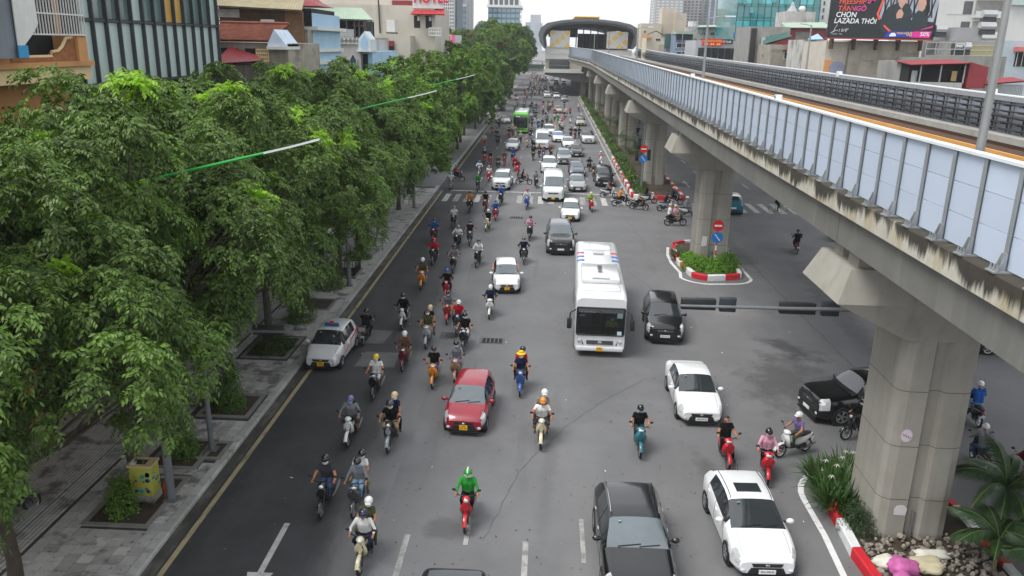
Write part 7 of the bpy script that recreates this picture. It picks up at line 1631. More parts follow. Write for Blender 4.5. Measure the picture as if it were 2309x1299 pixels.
L_=[ # px,py,colour,kind,shirt,helmet,legs
(1017,428,'silver','u','white','lightblue','darkgrey'),(1077,432,'darkgrey','u','green','green','black'),(1058,479,'black','u','orange','black','darkgrey'),(1093,479,'maroon','s','black','black','black'),
(1128,464,'black','s','blue','blue','black'),(1117,499,'red','u','blue','blue','jeans'),(1096,523,'cream','s','black','white','navy'),(1187,473,'blue','s','white','red','jeans'),(1334,479,'red','s','lime','cream','darkgrey'),
(1021,516,'black','s','white','grey','black'),(976,549,'darkred','u','blue','black','darkgrey'),(1027,563,'black','u','white','grey','darkgrey'),(1058,556,'darkgrey','s','black','black','black'),(1193,543,'black','s','pink','black','black'),
(975,598,'darkgrey','u','red','red','black'),(1021,617,'black','s','grey','black','khaki'),(1074,604,'black','u','white','darkgrey','black'),(1181,597,'darkgrey','u','navy','darkgrey','black'),(949,654,'orange','s','olive','white','jeans'),(1005,675,'red','u','black','blue','black'),
(1210,425,'black','s','grey','black','black'),(1102,411,'red','s','white','grey','black'),(1080,398,'silver','u','white','blue','navy'),(1167,397,'red','s','maroon','maroon','black'),(1161,387,'red','u','red','red','black'),(1123,384,'darkgrey','u','olive','black','olive'),
(1137,375,'red','u','brown','brown','darkgrey'),(1105,374,'red','s','black','black','black'),(1092,368,'red','s','navy','lightblue','black'),(1157,366,'blue','u','blue','navy','black'),(1202,362,'black','s','black','black','black'),(1216,356,'black','s','brown','black','khaki'),(1243,358,'black','u','brown','red','black'),(1225,363,'purple','s','purple','black','black'),
(1355,374,'white','s','pink','white','grey'),(1328,387,'black','u','black','black','black'),(1338,406,'bronze','s','olive','darkgrey','olive'),
(1092,331,'red','s','white','grey','black'),(1122,329,'black','u','darkgrey','black','black'),(1109,308,'brown','s','brown','brown','black'),(1118,318,'black','u','black','black','black'),(1146,313,'red','s','black','black','black'),(1173,324,'black','s','white','beige','black'),(1162,313,'cream','u','grey','cream','khaki'),(1156,306,'black','s','beige','white','black'),(1188,333,'cream','s','pink','red','black'),(1195,314,'black','u','darkgrey','black','black'),(1201,331,'black','s','lightblue','white','black'),(1203,346,'darkgrey','u','black','black','black'),
(1286,311,'black','s','navy','black','black'),(1296,313,'maroon','s','black','white','black'),(1305,312,'black','u','navy','black','black'),
(1442,280,'black','u','red','red','black'),(1438,309,'black','u','black','black','black'),
(1268,300,'black','u','white','white','black'),(1242,291,'green','s','teal','green','black'),(1252,297,'white','s','beige','beige','black'),(1222,291,'black','u','black','black','black'),(1214,294,'blue','s','blue','white','black'),(1258,279,'green','u','green','white','black'),(1267,284,'red','u','pink','pink','black'),(1262,293,'black','s','white','white','black')]
for i,(px,py,c,k,s,h,l) in enumerate(L_):
    bike(px,py,c,k,s,h,['white','white','lightblue',None][i%4],l,sleeve=(i%3!=0),rz=rnd.gauss(0,4)+(180 if px>1430 else 0),at='front' if px<1430 else 'rear')
fr=random.Random(11); cs=['black','red','white','black','darkgrey','maroon','silver','black','cream','navy','darkgrey','white']; shs=['white','black','grey','navy','black','darkgrey','white','grey','black','navy','red','blue','olive','brown','pink','lightblue','beige','darkgrey','green']
Z4=[(1265,410),(1270,340),(1320,390),(1365,340),(1300,505),(1385,485),(1250,555),(1345,560),(1390,430),(1150,540),(1180,500),(1145,480),(1195,455),(1215,400),(1165,400),(1130,385),(1150,350),(1195,370),(1065,370),(1070,330),(1000,340),(970,385),(1000,290),(985,265),(1075,290),(805,545),(1490,465),(1505,440),(1550,500),(1550,425),(1635,380),(1665,435),(1490,340),(1100,250),(1145,240),(1180,215),(1160,190),(1130,200),(1185,165),(1120,165),(1230,200),(1235,160),(1260,140),(1195,130),(1140,150),(1165,120),(1195,95),(1215,80),(1170,70),(1225,60),(1200,50),(1255,95),(1265,60),(1290,80),(1300,175),(1415,185),(1460,140),(1095,215),(1075,210),(1240,30),(1210,25),(1190,20),(1270,25),(1285,35),(1445,70),(1330,340),(1345,365),(1320,330),(1300,470),(1310,485)]
for zx,zy in Z4:
    bike(950+zx/4.618,170+zy/4.618,fr.choice(cs),fr.choice('su'),fr.choice(shs),fr.choice(['white','black','grey','blue','black','red','beige','black','white','green']),'white',fr.choice(['black','navy','darkgrey','khaki']),sleeve=fr.random()<.5,rz=fr.gauss(0,3),pas=((fr.choice(shs),fr.choice(['white','black','pink'])) if fr.random()<.12 else None))
for k in range(46):                           # the densest part under the station and beyond
    py=fr.uniform(166,212); px=fr.uniform(1186,1236)+(212-py)*.25
    bike(px,py,fr.choice(cs),'s',fr.choice(shs),fr.choice(['white','black','grey','blue','green','red','beige']),'white',fr.choice(['black','navy','darkgrey']),sleeve=True)
# parked bike on the pavement
bike(28,1172,'darkgrey','u',rz=150,at='mid',no_rider=True,note=('dark motorbike parked on the pavement under the trees',''))
for o in PB.values():
    for ch in list(o.children):
        for g_ in list(ch.children): bpy.data.objects.remove(g_)
        bpy.data.objects.remove(ch)
    bpy.data.objects.remove(o)
# ================================================================ trees and plants
NR=np.random.default_rng(5)
def unit(v): return v/np.maximum(np.linalg.norm(v,axis=-1,keepdims=True),1e-9)
def leaflets(base,d,nrm,ln,wd,fold=.25):
    """kites: base point, direction, normal -> V,F (two triangles each)"""
    s=unit(np.cross(d,nrm)); n=len(base); ln=ln[:,None]; wd=wd[:,None]
    mid=base+d*ln*.45-nrm*ln*.02; tip=base+d*ln-nrm*ln*.12
    V=np.stack([base,mid+s*wd+nrm*wd*fold,tip,mid-s*wd+nrm*wd*fold],1).reshape(-1,3)
    i=np.arange(n)[:,None]*4; F=np.concatenate([i+np.array([[0,1,2]]),i+np.array([[0,2,3]])],0)
    return V,F
def rosette_leaves(C,N,nleaf,nlet,length,lln,lw,droop=.5,spread=1.0):
    """pinnate leaves whorled round the twig ends C with axes N"""
    R_=len(C); a=unit(np.cross(N,np.array([.3,.2,.93])+.01*NR.normal(size=(R_,3)))); b=np.cross(N,a)
    ph=(np.arange(nleaf)[None,:]*2*np.pi/nleaf+NR.uniform(0,6.3,(R_,1))+NR.normal(0,.25,(R_,nleaf)))
    el=NR.uniform(-.15,.75,(R_,nleaf))*spread
    out=(a[:,None]*np.cos(ph)[...,None]+b[:,None]*np.sin(ph)[...,None])
    D=unit(out*np.cos(el)[...,None]+N[:,None]*np.sin(el)[...,None])          # leaf axis
    L=length*NR.uniform(.7,1.15,(R_,nleaf))
    k=(np.arange(nlet)//2+1)/((nlet+1)//2+.2); side=np.where(np.arange(nlet)%2==0,1.0,-1.0)
    t=k[None,None,:]
    P=C[:,None,None]+D[:,:,None]*(L[...,None]*t)[...,None]-np.array([0,0,1.0])*(droop*L[...,None]*t**2)[...,None]
    up=unit(N[:,None]*.5+np.array([0,0,1.0])-D*(D@np.array([0,0,1.0]))[...,None]); S=unit(np.cross(D,up))
    ld=unit(S[:,:,None]*side[None,None,:,None]*.85+D[:,:,None]*.55-np.array([0,0,1.0])*(.35+.5*NR.random((R_,nleaf,nlet)))[...,None])
    nn=unit(np.repeat(up[:,:,None],nlet,2)+.35*NR.normal(size=(R_,nleaf,nlet,3)))
    n=R_*nleaf*nlet
    return leaflets(P.reshape(n,3),ld.reshape(n,3),nn.reshape(n,3),lln*NR.uniform(.7,1.2,n),lw*NR.uniform(.8,1.15,n))
def simple_rosettes(C,N,nl,ln,lw,droop=.35):
    R_=len(C); a=unit(np.cross(N,np.array([.3,.2,.93])+.01*NR.normal(size=(R_,3)))); b=np.cross(N,a)
    ph=NR.uniform(0,6.3,(R_,nl)); el=NR.uniform(-.3,.9,(R_,nl))
    D=unit((a[:,None]*np.cos(ph)[...,None]+b[:,None]*np.sin(ph)[...,None])*np.cos(el)[...,None]+N[:,None]*np.sin(el)[...,None]-np.array([0,0,droop]))
    nn=unit(N[:,None]+np.array([0,0,.6])+.5*NR.normal(size=(R_,nl,3))); P=C[:,None]+D*.04+.05*NR.normal(size=(R_,nl,3)); n=R_*nl
    return leaflets(P.reshape(n,3),D.reshape(n,3),nn.reshape(n,3),ln*NR.uniform(.6,1.2,n),lw*NR.uniform(.7,1.2,n))
leafA=leafmat('leaf_dark',(.076,.138,.021),.7,.18,.48); leafB=leafmat('leaf_mid',(.088,.172,.019),.65,.2,.45); leafN=leafmat('leaf_new_growth',(.23,.40,.03),.3,.38)
leafC=leafmat('leaf_deep',(.056,.110,.018),.65,.16,.45); leafY=leafmat('leaf_olive_tip',(.15,.19,.022),.4,.35); leafR=leafmat('leaf_reddish',(.16,.075,.03),.3,.3); leafS=leafmat('leaf_shrub',(.075,.15,.02),.45); leafP=leafmat('leaf_palm',(.030,.068,.022),.4,.15); leafL=leafmat('leaf_lily',(.045,.095,.022),.4,.2)
bark=M('tree_bark',(.075,.062,.048),.95,0,.35,3,bump=.6)
def crown(nm,rx,ry,rz,ncl,npc,kind,seed,newfrac=.03,clr=1.15):
    """a crown of leafy clumps spread over an uneven dome; returns mesh (z=0 at the crown's underside) and clump centres"""
    global NR; NR=np.random.default_rng(seed)
    C=[]; 
    for i in range(ncl):
        a=i*2.39996+NR.normal(0,.2); u=(i+.5)/ncl; el=np.arcsin(np.clip(-.62+1.58*u,-1,1)); q=NR.uniform(.62,1.0) if i%4 else NR.uniform(.3,.6)
        C.append((rx*q*math.cos(el)*math.cos(a),ry*q*math.cos(el)*math.sin(a),rz*(.46+.50*math.sin(el)*q)+NR.normal(0,.25)))
    C=np.array(C); rad=clr*NR.uniform(.75,1.3,ncl)
    d=unit(NR.normal(size=(ncl,npc,3))+np.array([0,0,.45])); outw=unit(C-np.array([0,0,rz*.25]))
    d=unit(d+outw[:,None]*.55)
    P=C[:,None]+d*(rad[:,None]*NR.uniform(.72,1.08,(ncl,npc)))[...,None]*np.array([1,1,.8]); N=unit(d+np.array([0,0,.55]))
    P=P.reshape(-1,3); N=N.reshape(-1,3); n=len(P)
    new=(NR.random(n)<newfrac)&(P[:,2]>rz*.62)
    # new growth comes in bunches
    if newfrac>0:
        seeds=P[new]; 
        if len(seeds): dd=np.min(np.linalg.norm(P[:,None]-seeds[None],axis=2),axis=1); new=(dd<.42)&(P[:,2]>rz*.5)
    if kind=='pinnate':
        V1,F1=rosette_leaves(P[~new],N[~new],7,9,.38,.140,.033,.45); V2,F2=rosette_leaves(P[new]+N[new]*.15,N[new],8,9,.42,.16,.038,.30)
    else:
        V1,F1=simple_rosettes(P[~new],N[~new],18,.32,.066); V2,F2=simple_rosettes(P[new]+N[new]*.12,N[new],18,.32,.062)
    V=np.concatenate([V1,V2]); F=np.concatenate([F1,F2+len(V1)]); mi=np.concatenate([np.zeros(len(F1)),np.ones(len(F2))])
    return V,F,mi,C
CR={}
for key,args in {'A':(4.7,4.9,8.9,64,34,'pinnate',1,.016),'B':(4.6,4.9,8.6,62,34,'pinnate',2,.010),'C':(4.8,4.8,9.0,64,34,'pinnate',3,.008),
                 'D':(5.0,5.0,9.8,56,42,'simple',4,.02),'E':(5.2,5.1,10.2,58,42,'simple',5,.03),'F':(5.3,5.2,10.6,58,42,'simple',6,.03)}.items(): CR[key]=crown('crown',*args)
MESH={}
def crown_mesh(key,m1,m2):
    k=(key,m1.name,m2.name)
    if k not in MESH:
        V,F,mi,C=CR[key]; MESH[k]=array_mesh('crown',V,F,[m1,m2],mi)
    return MESH[k]
def trunk_mesh(key,h0):
    k=('t',key,round(h0,1))
    if k in MESH: return MESH[k]
    C=CR[key][3]; mb=MB(); top=Vector((.1,.05,h0+1.6))
    mb.tube([(0,0,-.1),(.02,.0,.6),(.06,-.03,h0*.5),(.1,.05,h0),(.1,.05,h0+2.4)],[.24,.20,.17,.15,.10],8)
    order=np.argsort(-np.linalg.norm(C[:,:2],axis=1))
    for i in order[:22]:
        c=C[i]; s=(.1,.05,h0+.2+.5*min(max(c[2]*.4,0),3.5)); mid=((s[0]+c[0])*.5,(s[1]+c[1])*.5,(s[2]+h0+c[2])*.5-.15)
        mb.tube([s,mid,(c[0],c[1],h0+c[2])],[.075,.05,.022],6)
        for k2 in range(2):
            e_=(c[0]+rnd.uniform(-.7,.7),c[1]+rnd.uniform(-.7,.7),h0+c[2]+rnd.uniform(.2,.9)); mb.tube([mid,((mid[0]+e_[0])/2,(mid[1]+e_[1])/2,(mid[2]+e_[2])/2+.1),e_],[.035,.022,.01],5)
    MESH[k]=mb.mesh('trunk',bark,True); return MESH[k]
NT=[0]
def tree(x,y,key,h0,sc,rz,m1,m2,label,group='street trees along the pavement',name='street_tree'):
    e=E(name,(x,y,.1),rz,label,'tree',group); e.scale=(sc,sc,sc)
    O('trunk',trunk_mesh(key,h0),e); o=O('crown',crown_mesh(key,m1,m2),e,(0,0,h0)); return e
# first kind: feathery leaves with drooping leaflets, by the pavement from the camera to the side street
T1=[(-14.2,10.6,'B',2.2,.95,.4,'leafy street tree nearest the parked motorbike, overhanging the pavement'),(-12.9,16.6,'A',2.5,.98,2.2,'feathery leaved tree growing behind the painted cabinet'),(-12.9,22.6,'C',2.6,1.0,4.0,'feathery leaved tree over the planting bed with the signal pole'),
 (-13.1,28.6,'A',2.7,1.0,5.5,'street tree with many bright new shoots beside the ochre building'),(-12.7,34.8,'B',2.7,.98,1.2,'street tree above the clipped shrub by the taxi'),(-12.7,41.0,'C',2.6,.98,3.1,'street tree in front of the glass office corner'),
 (-12.6,47.6,'A',2.7,.97,.9,'street tree standing in the railed planter'),(-12.8,17.0+36.8,'B',2.7,.98,2.6,'street tree in front of the tiled house')]
for i,(x,y,k,h,s,rz,l) in enumerate(T1):
    e=tree(x,y,k,h,s,rz,leafA,leafN,l); e.scale=(s,s,s*1.12)
T2=[(-12.3,60.5,'D',2.6,.98,.3,leafB,leafN,'broad leaved bright green tree opposite the narrow blue house'),(-12.5,67.5,'E',2.5,.95,1.4,leafB,leafN,'broad leaved bright green tree just before the crosswalk'),(-12.9,75.0,'D',2.6,.92,2.9,leafB,leafY,'broad leaved tree at the side street corner')]
for x,y,k,h,s,rz,a,b,l in T2: tree(x,y,k,h,s,rz,a,b,l)
T3=[(93.5,'E',2.4,1.10),(101,'F',2.3,1.06),(109,'D',2.3,1.10),(117,'F',2.3,1.05),(126,'E',2.4,1.06),(136,'D',2.5,1.1),(147,'F',2.6,1.08),(159,'E',3.4,1.2),(173,'F',3.6,1.25),(190,'D',3.8,1.3),(210,'F',4.0,1.35),(232,'E',4,1.35),(256,'F',4,1.35),(284,'D',4,1.4)]
ordn=['first','second','third','fourth','fifth','sixth','seventh','eighth','ninth','tenth','eleventh','twelfth','thirteenth','fourteenth']
for i,(y,k,h,s) in enumerate(T3):
    tree(-12.5-.5*math.sin(i*2.1)+(.6 if y>150 else 0),y,k,h,s,i*1.7,leafC if i%2 else leafB,[leafY,leafN,leafY,leafR][i%4 if i!=3 else 3],f'{ordn[i]} dense avenue tree past the side street, dark green with yellowish shoots')
for i,(x,y,k,s) in enumerate(((-19,112,'E',1.0),(-19.5,150,'F',1.15),(-20,205,'E',1.3),(-20,250,'F',1.4),(-22,300,'D',1.5),(-14,330,'F',1.5),(-16,370,'E',1.6))):
    tree(x,y,k,3.6,s,i*2.3,leafC,leafY,['taller tree behind the avenue row beside the hotel','taller tree behind the avenue row below the white tower','taller tree behind the row below the slab tower','large tree behind the row below the blue tower','large distant tree past the footbridge','distant tree closing the avenue under the footbridge','farthest dark tree at the avenue end'][i],'trees behind the avenue row')
for i,(px,py,y,s) in enumerate(((1880,165,84,.62),(1925,172,80,.58))):
    p=AY(px,py,y); tree(p.x,y,'E',5.4+2*i*0,s*1.25,i*2,leafB,leafN,['glossy tree top beside the blank wall','second glossy tree top in front of the blank wall'][i],'trees behind the viaduct')
# ---------------------------------------------------------------- shrubs and bedding
def bush_mesh(name,rx,ry,rz,n,ln,lw,mat,seed,mat2=None):
    global NR; NR=np.random.default_rng(seed)
    d=unit(NR.normal(size=(n,3))); d[:,2]=np.abs(d[:,2])*1.0-.12; P=d*np.array([rx,ry,rz])*NR.uniform(.55,1.08,(n,1)); P[:,2]=np.maximum(P[:,2],.03)
    V,F=simple_rosettes(P,unit(d+np.array([0,0,.5])),7,ln,lw)
    return array_mesh(name,V,F,[mat])
def shrub(x,y,z,rx,ry,rz,n,label,mat=leafS,ln=.11,lw=.026,group='shrubs in the planting beds',seed=1,stem=True,name='shrub'):
    e=E(name,(x,y,z),0,label,'shrub',group); O('foliage',bush_mesh('foliage',rx,ry,rz,n,ln,lw,mat,seed),e)
    if stem:
        mb=MB()
        for k in range(5):
            a=k*1.3; mb.tube([(0,0,-.05),(rx*.3*math.cos(a),ry*.3*math.sin(a),rz*.4),(rx*.6*math.cos(a),ry*.6*math.sin(a),rz*.75)],[.025,.018,.01],5)
        mb.obj('stem',bark,e)
    return e
shrub(-12.2,24.5,.13,.55,.55,1.75,420,'upright clipped shrub in the bed beside the signal pole',seed=3)
shrub(-12.1,28.4,.13,.60,.60,2.3,520,'tall narrow shrub with light green leaves in the next bed',seed=4)
shrub(-12.4,34.7,.13,1.0,1.2,1.0,620,'low clipped hedge block beside the taxi',seed=5,ln=.09,lw=.02,mat=leafmat('leaf_hedge',(.05,.105,.018),.4))
shrub(-12.3,38.6,.13,.75,.8,2.4,520,'tall dark shrub behind the taxi',seed=6,mat=leafB)
shrub(-12.3,44.5,.13,.9,1.0,1.5,460,'rounded shrub beside the railed planter',seed=7,mat=leafB); shrub(-12.5,20.9,.13,.45,.45,1.5,260,'leafy shrub leaning over the painted cabinet',seed=8,mat=leafB); shrub(-16.3,19.6,.13,1.0,1.6,1.5,520,'dark shrub against the ochre shopfront',seed=9,mat=leafC); shrub(-16.2,15.5,.13,1.1,1.5,1.3,420,'dark shrub near the parked motorbike',seed=10,mat=leafB); shrub(-12.0,51.2,.13,.6,.7,1.3,300,'small shrub near the kerb before the tiled house',seed=12)
# second island hedge
for i,(x,y,rx,ry,rz) in enumerate(((10.0,51.2,.95,.85,1.0),(11.2,50.7,1.05,.9,1.05),(12.1,51.6,.8,1.0,1.15),(9.7,52.6,.6,.8,.8))):
    shrub(x,y,.2,rx,ry,rz,480,['bright green low hedge around the sign post','bright green hedge along the striped kerb','bright green hedge clump at the far side of the oval island','bright hedge clump hugging the second pier'][i],seed=20+i,ln=.12,lw=.03,mat=leafmat('leaf_bright',(.11,.25,.018),.45),group='hedge clumps on the oval island')
# long median planting
mr=random.Random(9)
for i in range(34):
    y=78.5+i*4.3; x=9.0+.25*mr.random() if i%2 else 8.95
    kind=i%3
    shrub(x+mr.uniform(-.1,.5),y+mr.uniform(-1,1),.3,.6+.4*mr.random(),1.0+1.2*mr.random(),.6+.9*mr.random(),200,'low green shrub along the long planted median' ,mat=[leafS,leafL,leafB][kind],ln=.2,lw=.035,seed=40+i%5,group='shrubs along the planted median',stem=True)
for i in range(12):
    y=90+i*10.0; shrub(12.4,y,.3,.7,3,.8,200,'low green shrub on the far edge of the planted median',mat=leafL,ln=.2,lw=.035,seed=60+i%4,group='shrubs on the far edge of the median')
def blades(n,L,w,spread,seed,droop=.9):
    r_=np.random.default_rng(seed); V=[];F=[]
    for i in range(n):
        a=r_.uniform(0,6.28); q=spread*math.sqrt(r_.random()); bx,by=q*math.cos(a),q*math.sin(a); a2=a+r_.normal(0,.8); l=L*r_.uniform(.6,1.15); lean=r_.uniform(.25,1.0)
        prev=None; k=len(V)
        for j in range(5):
            t=j/4; rr=l*lean*t; z=l*(t*(1.15-.3*lean)-droop*lean*.75*t*t); ww=w*(1-t**2*.95)*(.6+.8*t if t<.5 else 1)
            c=(bx+rr*math.cos(a2),by+rr*math.sin(a2),max(z,.02)); s=(-math.sin(a2)*ww,math.cos(a2)*ww)
            V+= [(c[0]-s[0],c[1]-s[1],c[2]),(c[0]+s[0],c[1]+s[1],c[2])]
            if j: F.append((k+2*j-2,k+2*j-1,k+2*j+1,k+2*j))
    return V,F
def lily(x,y,z,n,L,label,seed,spread=.45,group='strap leaved lilies at the piers'):
    V,F=blades(n,L,.034,spread,seed); e=E('lily_plant',(x,y,z),0,label,'plant',group)
    O('leaves',array_mesh('leaves',V,F,[leafL]),e)
    r_=random.Random(seed)
    for k in range(1+seed%2):
        fx,fy=r_.uniform(-.4,.4),r_.uniform(-.4,.4); fl=MB(); fl.tube([(fx*.4,fy*.4,.05),(fx,fy,L*.95)],.01,4)
        o=fl.obj('flower_stalk',leafL,e); mb=MB()
        for q in range(6):
            a=q*1.047; mb.add([(fx,fy,L*.95),(fx+.06*math.cos(a-.2),fy+.06*math.sin(a-.2),L*.98),(fx+.12*math.cos(a),fy+.12*math.sin(a),L*.93),(fx+.06*math.cos(a+.2),fy+.06*math.sin(a+.2),L*.98)],[(0,1,2,3)])
        mb.obj('flower',M('petal_white',(.75,.74,.62),.6,0,.05,5),o)
for i,(x,y,l) in enumerate(((9.65,24.25,'spider lily clump at the island nose with white flowers'),(9.75,23.45,'spider lily clump pressed against the first pier'),(9.55,22.75,'spider lily clump behind the striped kerb'),(10.4,24.5,'spider lily clump behind the first pier nose'))): lily(x,y,.2,230,1.1,l,70+i,.55)
lily(9.2,53.9,.2,110,.9,'dark strap leaved clump at the left edge of the oval island' if False else 'dark strap leaved clump on the oval island by the pier',80); lily(12.4,53.6,.2,80,.8,'strap leaved clump behind the second pier',81)
for i in range(10): lily(9.0+.2*(i%2),80.5+i*3.1,.3,70,.9,'strap leaved plant growing along the median kerb',90+i%3,.6,'strap leaved plants along the median kerb')
shrub(9.75,21.75,.2,.55,.75,.85,340,'fine leaved dark shrub below the torn poster',mat=leafmat('leaf_fine',(.034,.066,.024),.4),ln=.12,lw=.011,seed=33,group='shrubs at the first pier')
# palms
def frond(L,n,seed,wide=.50):
    r_=np.random.default_rng(seed); V=[];F=[]; P=[]
    for j in range(n+1):
        t=j/n; P.append(np.array((L*t*(1-.12*t),0,L*(.62*t-.80*t*t))))
    for j in range(1,n):
        t=j/n; d=unit(P[j+1]-P[j-1]); ll=wide*(math.sin(math.pi*min(t*.95+.08,1))**.7)
        for s in (1,-1):
            u=unit(np.array((d[0]*.75,s*.9,d[2]*.7-.35-.12*r_.random()))); b=P[j]; k=len(V); wv=d*.022
            m_=b+u*ll*.5+np.array((0,0,.03)); tip=b+u*ll-np.array((0,0,.12*ll/.4))
            V+= [b-wv,b+wv,m_+wv*1.1,tip,m_-wv*1.1]; F.append((k,k+1,k+2,k+4)); F.append((k+4,k+2,k+3,k+3))
    return P,V,[f for f in F]
def palm(x,y,z,h,nf,L,label,seed,group='palms in the median',n=36):
    e=E('palm',(x,y,z),0,label,'palm',group); r_=random.Random(seed)
    MB().tube([(0,0,-.05),(.03,.02,h*.5),(0,0,h)],[.07,.055,.05],8).obj('trunk',M('palm_trunk',(.16,.15,.085),.8,0,.3,5),e)
    MB().tube([(0,0,h-.02),(0,0,h+.35)],[.06,.03],8).obj('crownshaft',M('palm_shaft',(.10,.17,.03),.5,0,.15,4),e)
    for k in range(nf):
        P,V,F=frond(L*r_.uniform(.8,1.1),n,seed*10+k); V=[tuple(v) for v in V]; mb=MB(); mb.v=V; mb.f=[f if f[2]!=f[3] else f[:3] for f in F]; mb.mi=[0]*len(mb.f); mb.m=1
        mb.tube([tuple(p) for p in P[::3]],[.018]*len(P[::3]),4)
        me=bpy.data.meshes.new('frond'); me.from_pydata(mb.v,[],mb.f); me.materials.append(leafP); me.materials.append(M('palm_rachis',(.10,.14,.03),.6,0,.1,4)); me.polygons.foreach_set('material_index',mb.mi)
        O('frond',me,e,(0,0,h+.25),(0,r_.uniform(-.75,.30),k*2.4+r_.uniform(-.3,.3)))
palm(13.6,21.3,.1,1.6,13,1.95,'areca palm beside the first pier with arching dark fronds',1); palm(12.7,19.7,.2,.8,12,1.7,'shorter areca palm among the rubble',2); palm(14.5,19.9,.1,1.2,12,1.8,'areca palm at the median edge by the far carriageway',3); palm(13.3,18.4,.2,.8,11,1.7,'low areca palm at the island edge',4)
for i,y in enumerate((89,97,107,119,131,150)): palm(9.2+.5*(i%2),y,.3,1.9+.7*(i%2),12,2.3,['first','second','third','fourth','fifth','sixth'][i]+' palm of the long median, counted from its nose',10+i,n=12)
for i,(px,y) in enumerate(((1595,160),(1632,157),(1575,165))):
    p=AY(px,95,y); palm(p.x,y,p.z-3.2,2.6,11,2.6,['rooftop palm above the red letting banner','rooftop palm above the club sign','rooftop palm beside the grey blue house'][i],30+i,'palms on the club roof',12)
# ================================================================ street furniture, signs, litter
polem=M('pole_galvanised',(.20,.215,.225),.5,.4,.15,2.5); green=M('lamp_arm_green',lin((40,160,70)),.45,0,.08,2); ledm=M('lamp_head_grey',lin((128,134,138)),.4,.2,.05,2); sigm=M('signal_black',(.016,.018,.02),.5,0,.15,4); sigm2=M('signal_box_navy',(.028,.036,.046),.5,0,.1,4)
e=E('traffic_signal',(-11.4,24.95,.13),0,'grey mast with horizontal arm carrying black signal backs over the pavement','traffic signal','traffic signals')
MB().tube([(0,0,0),(0,0,.5),(0,0,4.8)],[.10,.095,.07],12).obj('mast',polem,e,smooth=True); B(-.2,.2,-.2,.2,-.02,.05).obj('base_plate',polem,e)
MB().tube([(-1.4,0,4.42),(2.9,0,4.50)],.05,8).obj('arm',polem,e); O('signal_head',rbox_mesh('signal_head',(1.05,.16,.32),.02,sigm),e,(2.3,.08,4.52)); O('signal_head',rbox_mesh('signal_head',(.5,.16,.26),.02,sigm),e,(1.05,.08,4.40))
for k in range(3): MB().ell((2.0+k*.3,.17,4.52),(.11,.03,.11),10,5).obj('lamp_lens',M('lens_off',(.05,.05,.045),.2,0,.1,4),e)
e=E('traffic_signal',(11.6,25.2,.2),0,'traffic signal arm with two black heads reaching out from behind the first pier','traffic signal','traffic signals')
MB().tube([(0,0,0),(0,0,6.2)],[.11,.08],10).obj('mast',polem,e,smooth=True); MB().tube([(-7.1,0,5.72),(-3.6,0,5.74),(.05,0,5.80)],[.045,.06,.08],8).obj('arm',polem,e)
for (x,w,h,mt,dz) in ((-6.5,1.12,.36,sigm,.02),(-5.55,.52,.46,sigm2,.03),(-3.3,1.15,.36,sigm,-.02),(-2.25,.56,.46,sigm2,.0)):
    q=O('signal_head' if w>.8 else 'countdown_box',rbox_mesh('signal_head',(w,.22,h),.02,mt),e,(x,.14,5.74+dz))
    if w>.8:
        for k in range(3): MB().ell(((k-1)*.35,.12,0),(.13,.04,.13),10,5).obj('lamp_lens',M('lens_off'),q)
        for k in range(3): MB().loft([[((k-1)*.35+.15*math.cos(a),.11,.15*math.sin(a)) for a in np.linspace(0,math.pi,8)],[((k-1)*.35+.15*math.cos(a),.30,.13*math.sin(a)) for a in np.linspace(0,math.pi,8)]],False,False).obj('visor',sigm,q)
    else: B(-w*.4,w*.4,.11,.125,-h*.38,h*.38).obj('screen',M('lens_off'),q)
# green armed street lamps
lampl=['thick grey street lamp beside the painted cabinet, its green arm above the foliage','green armed street lamp past the tiled house','street lamp arm past the side street corner','street lamp arm beside the fourth avenue tree','street lamp arm beside the taller avenue trees','far street lamp arm before the footbridge']
for i,y in enumerate((21.7,45,68.5,150)):
    e=E('street_lamp',(-11.35,y,.13),0,lampl[i],'street lamp','green armed street lamps')
    MB().tube([(0,0,0),(0,0,9.9)],[.135,.075],12).obj('pole',polem,e,smooth=True); B(-.2,.2,-.2,.2,-.02,.05).obj('base_plate',polem,e)
    for a in range(4): MB().tube([(.15*math.cos(a*1.57+.78),.15*math.sin(a*1.57+.78),.04),(.15*math.cos(a*1.57+.78),.15*math.sin(a*1.57+.78),.10)],.02,6).obj('bolt',polem,e)
    if i==0: MB().tube([(-.2,.05,0),(-.22,.05,.5),(-.16,.05,.62)],.04,6).obj('conduit',M('conduit_orange',lin((170,70,40)),.6,0,.1,3),e)
    MB().tube([(0,0,9.8),(.3,0,10.02),(3.9,0,10.92)],[.055,.045,.035],8).obj('arm',green,e)
    MB().loft([[(x,yy,z) for yy,z in ((-.10,zz-.02),(.10,zz-.02),(.07,zz+.03),(-.07,zz+.03))] for x,zz in ((3.7,10.87),(4.5,11.07),(5.25,11.28))]).obj('lamp_head',ledm,e)
    MB().tube([(0,0,9),(-.7,0,10.8)],.012,4).obj('stay_wire',steel,e)
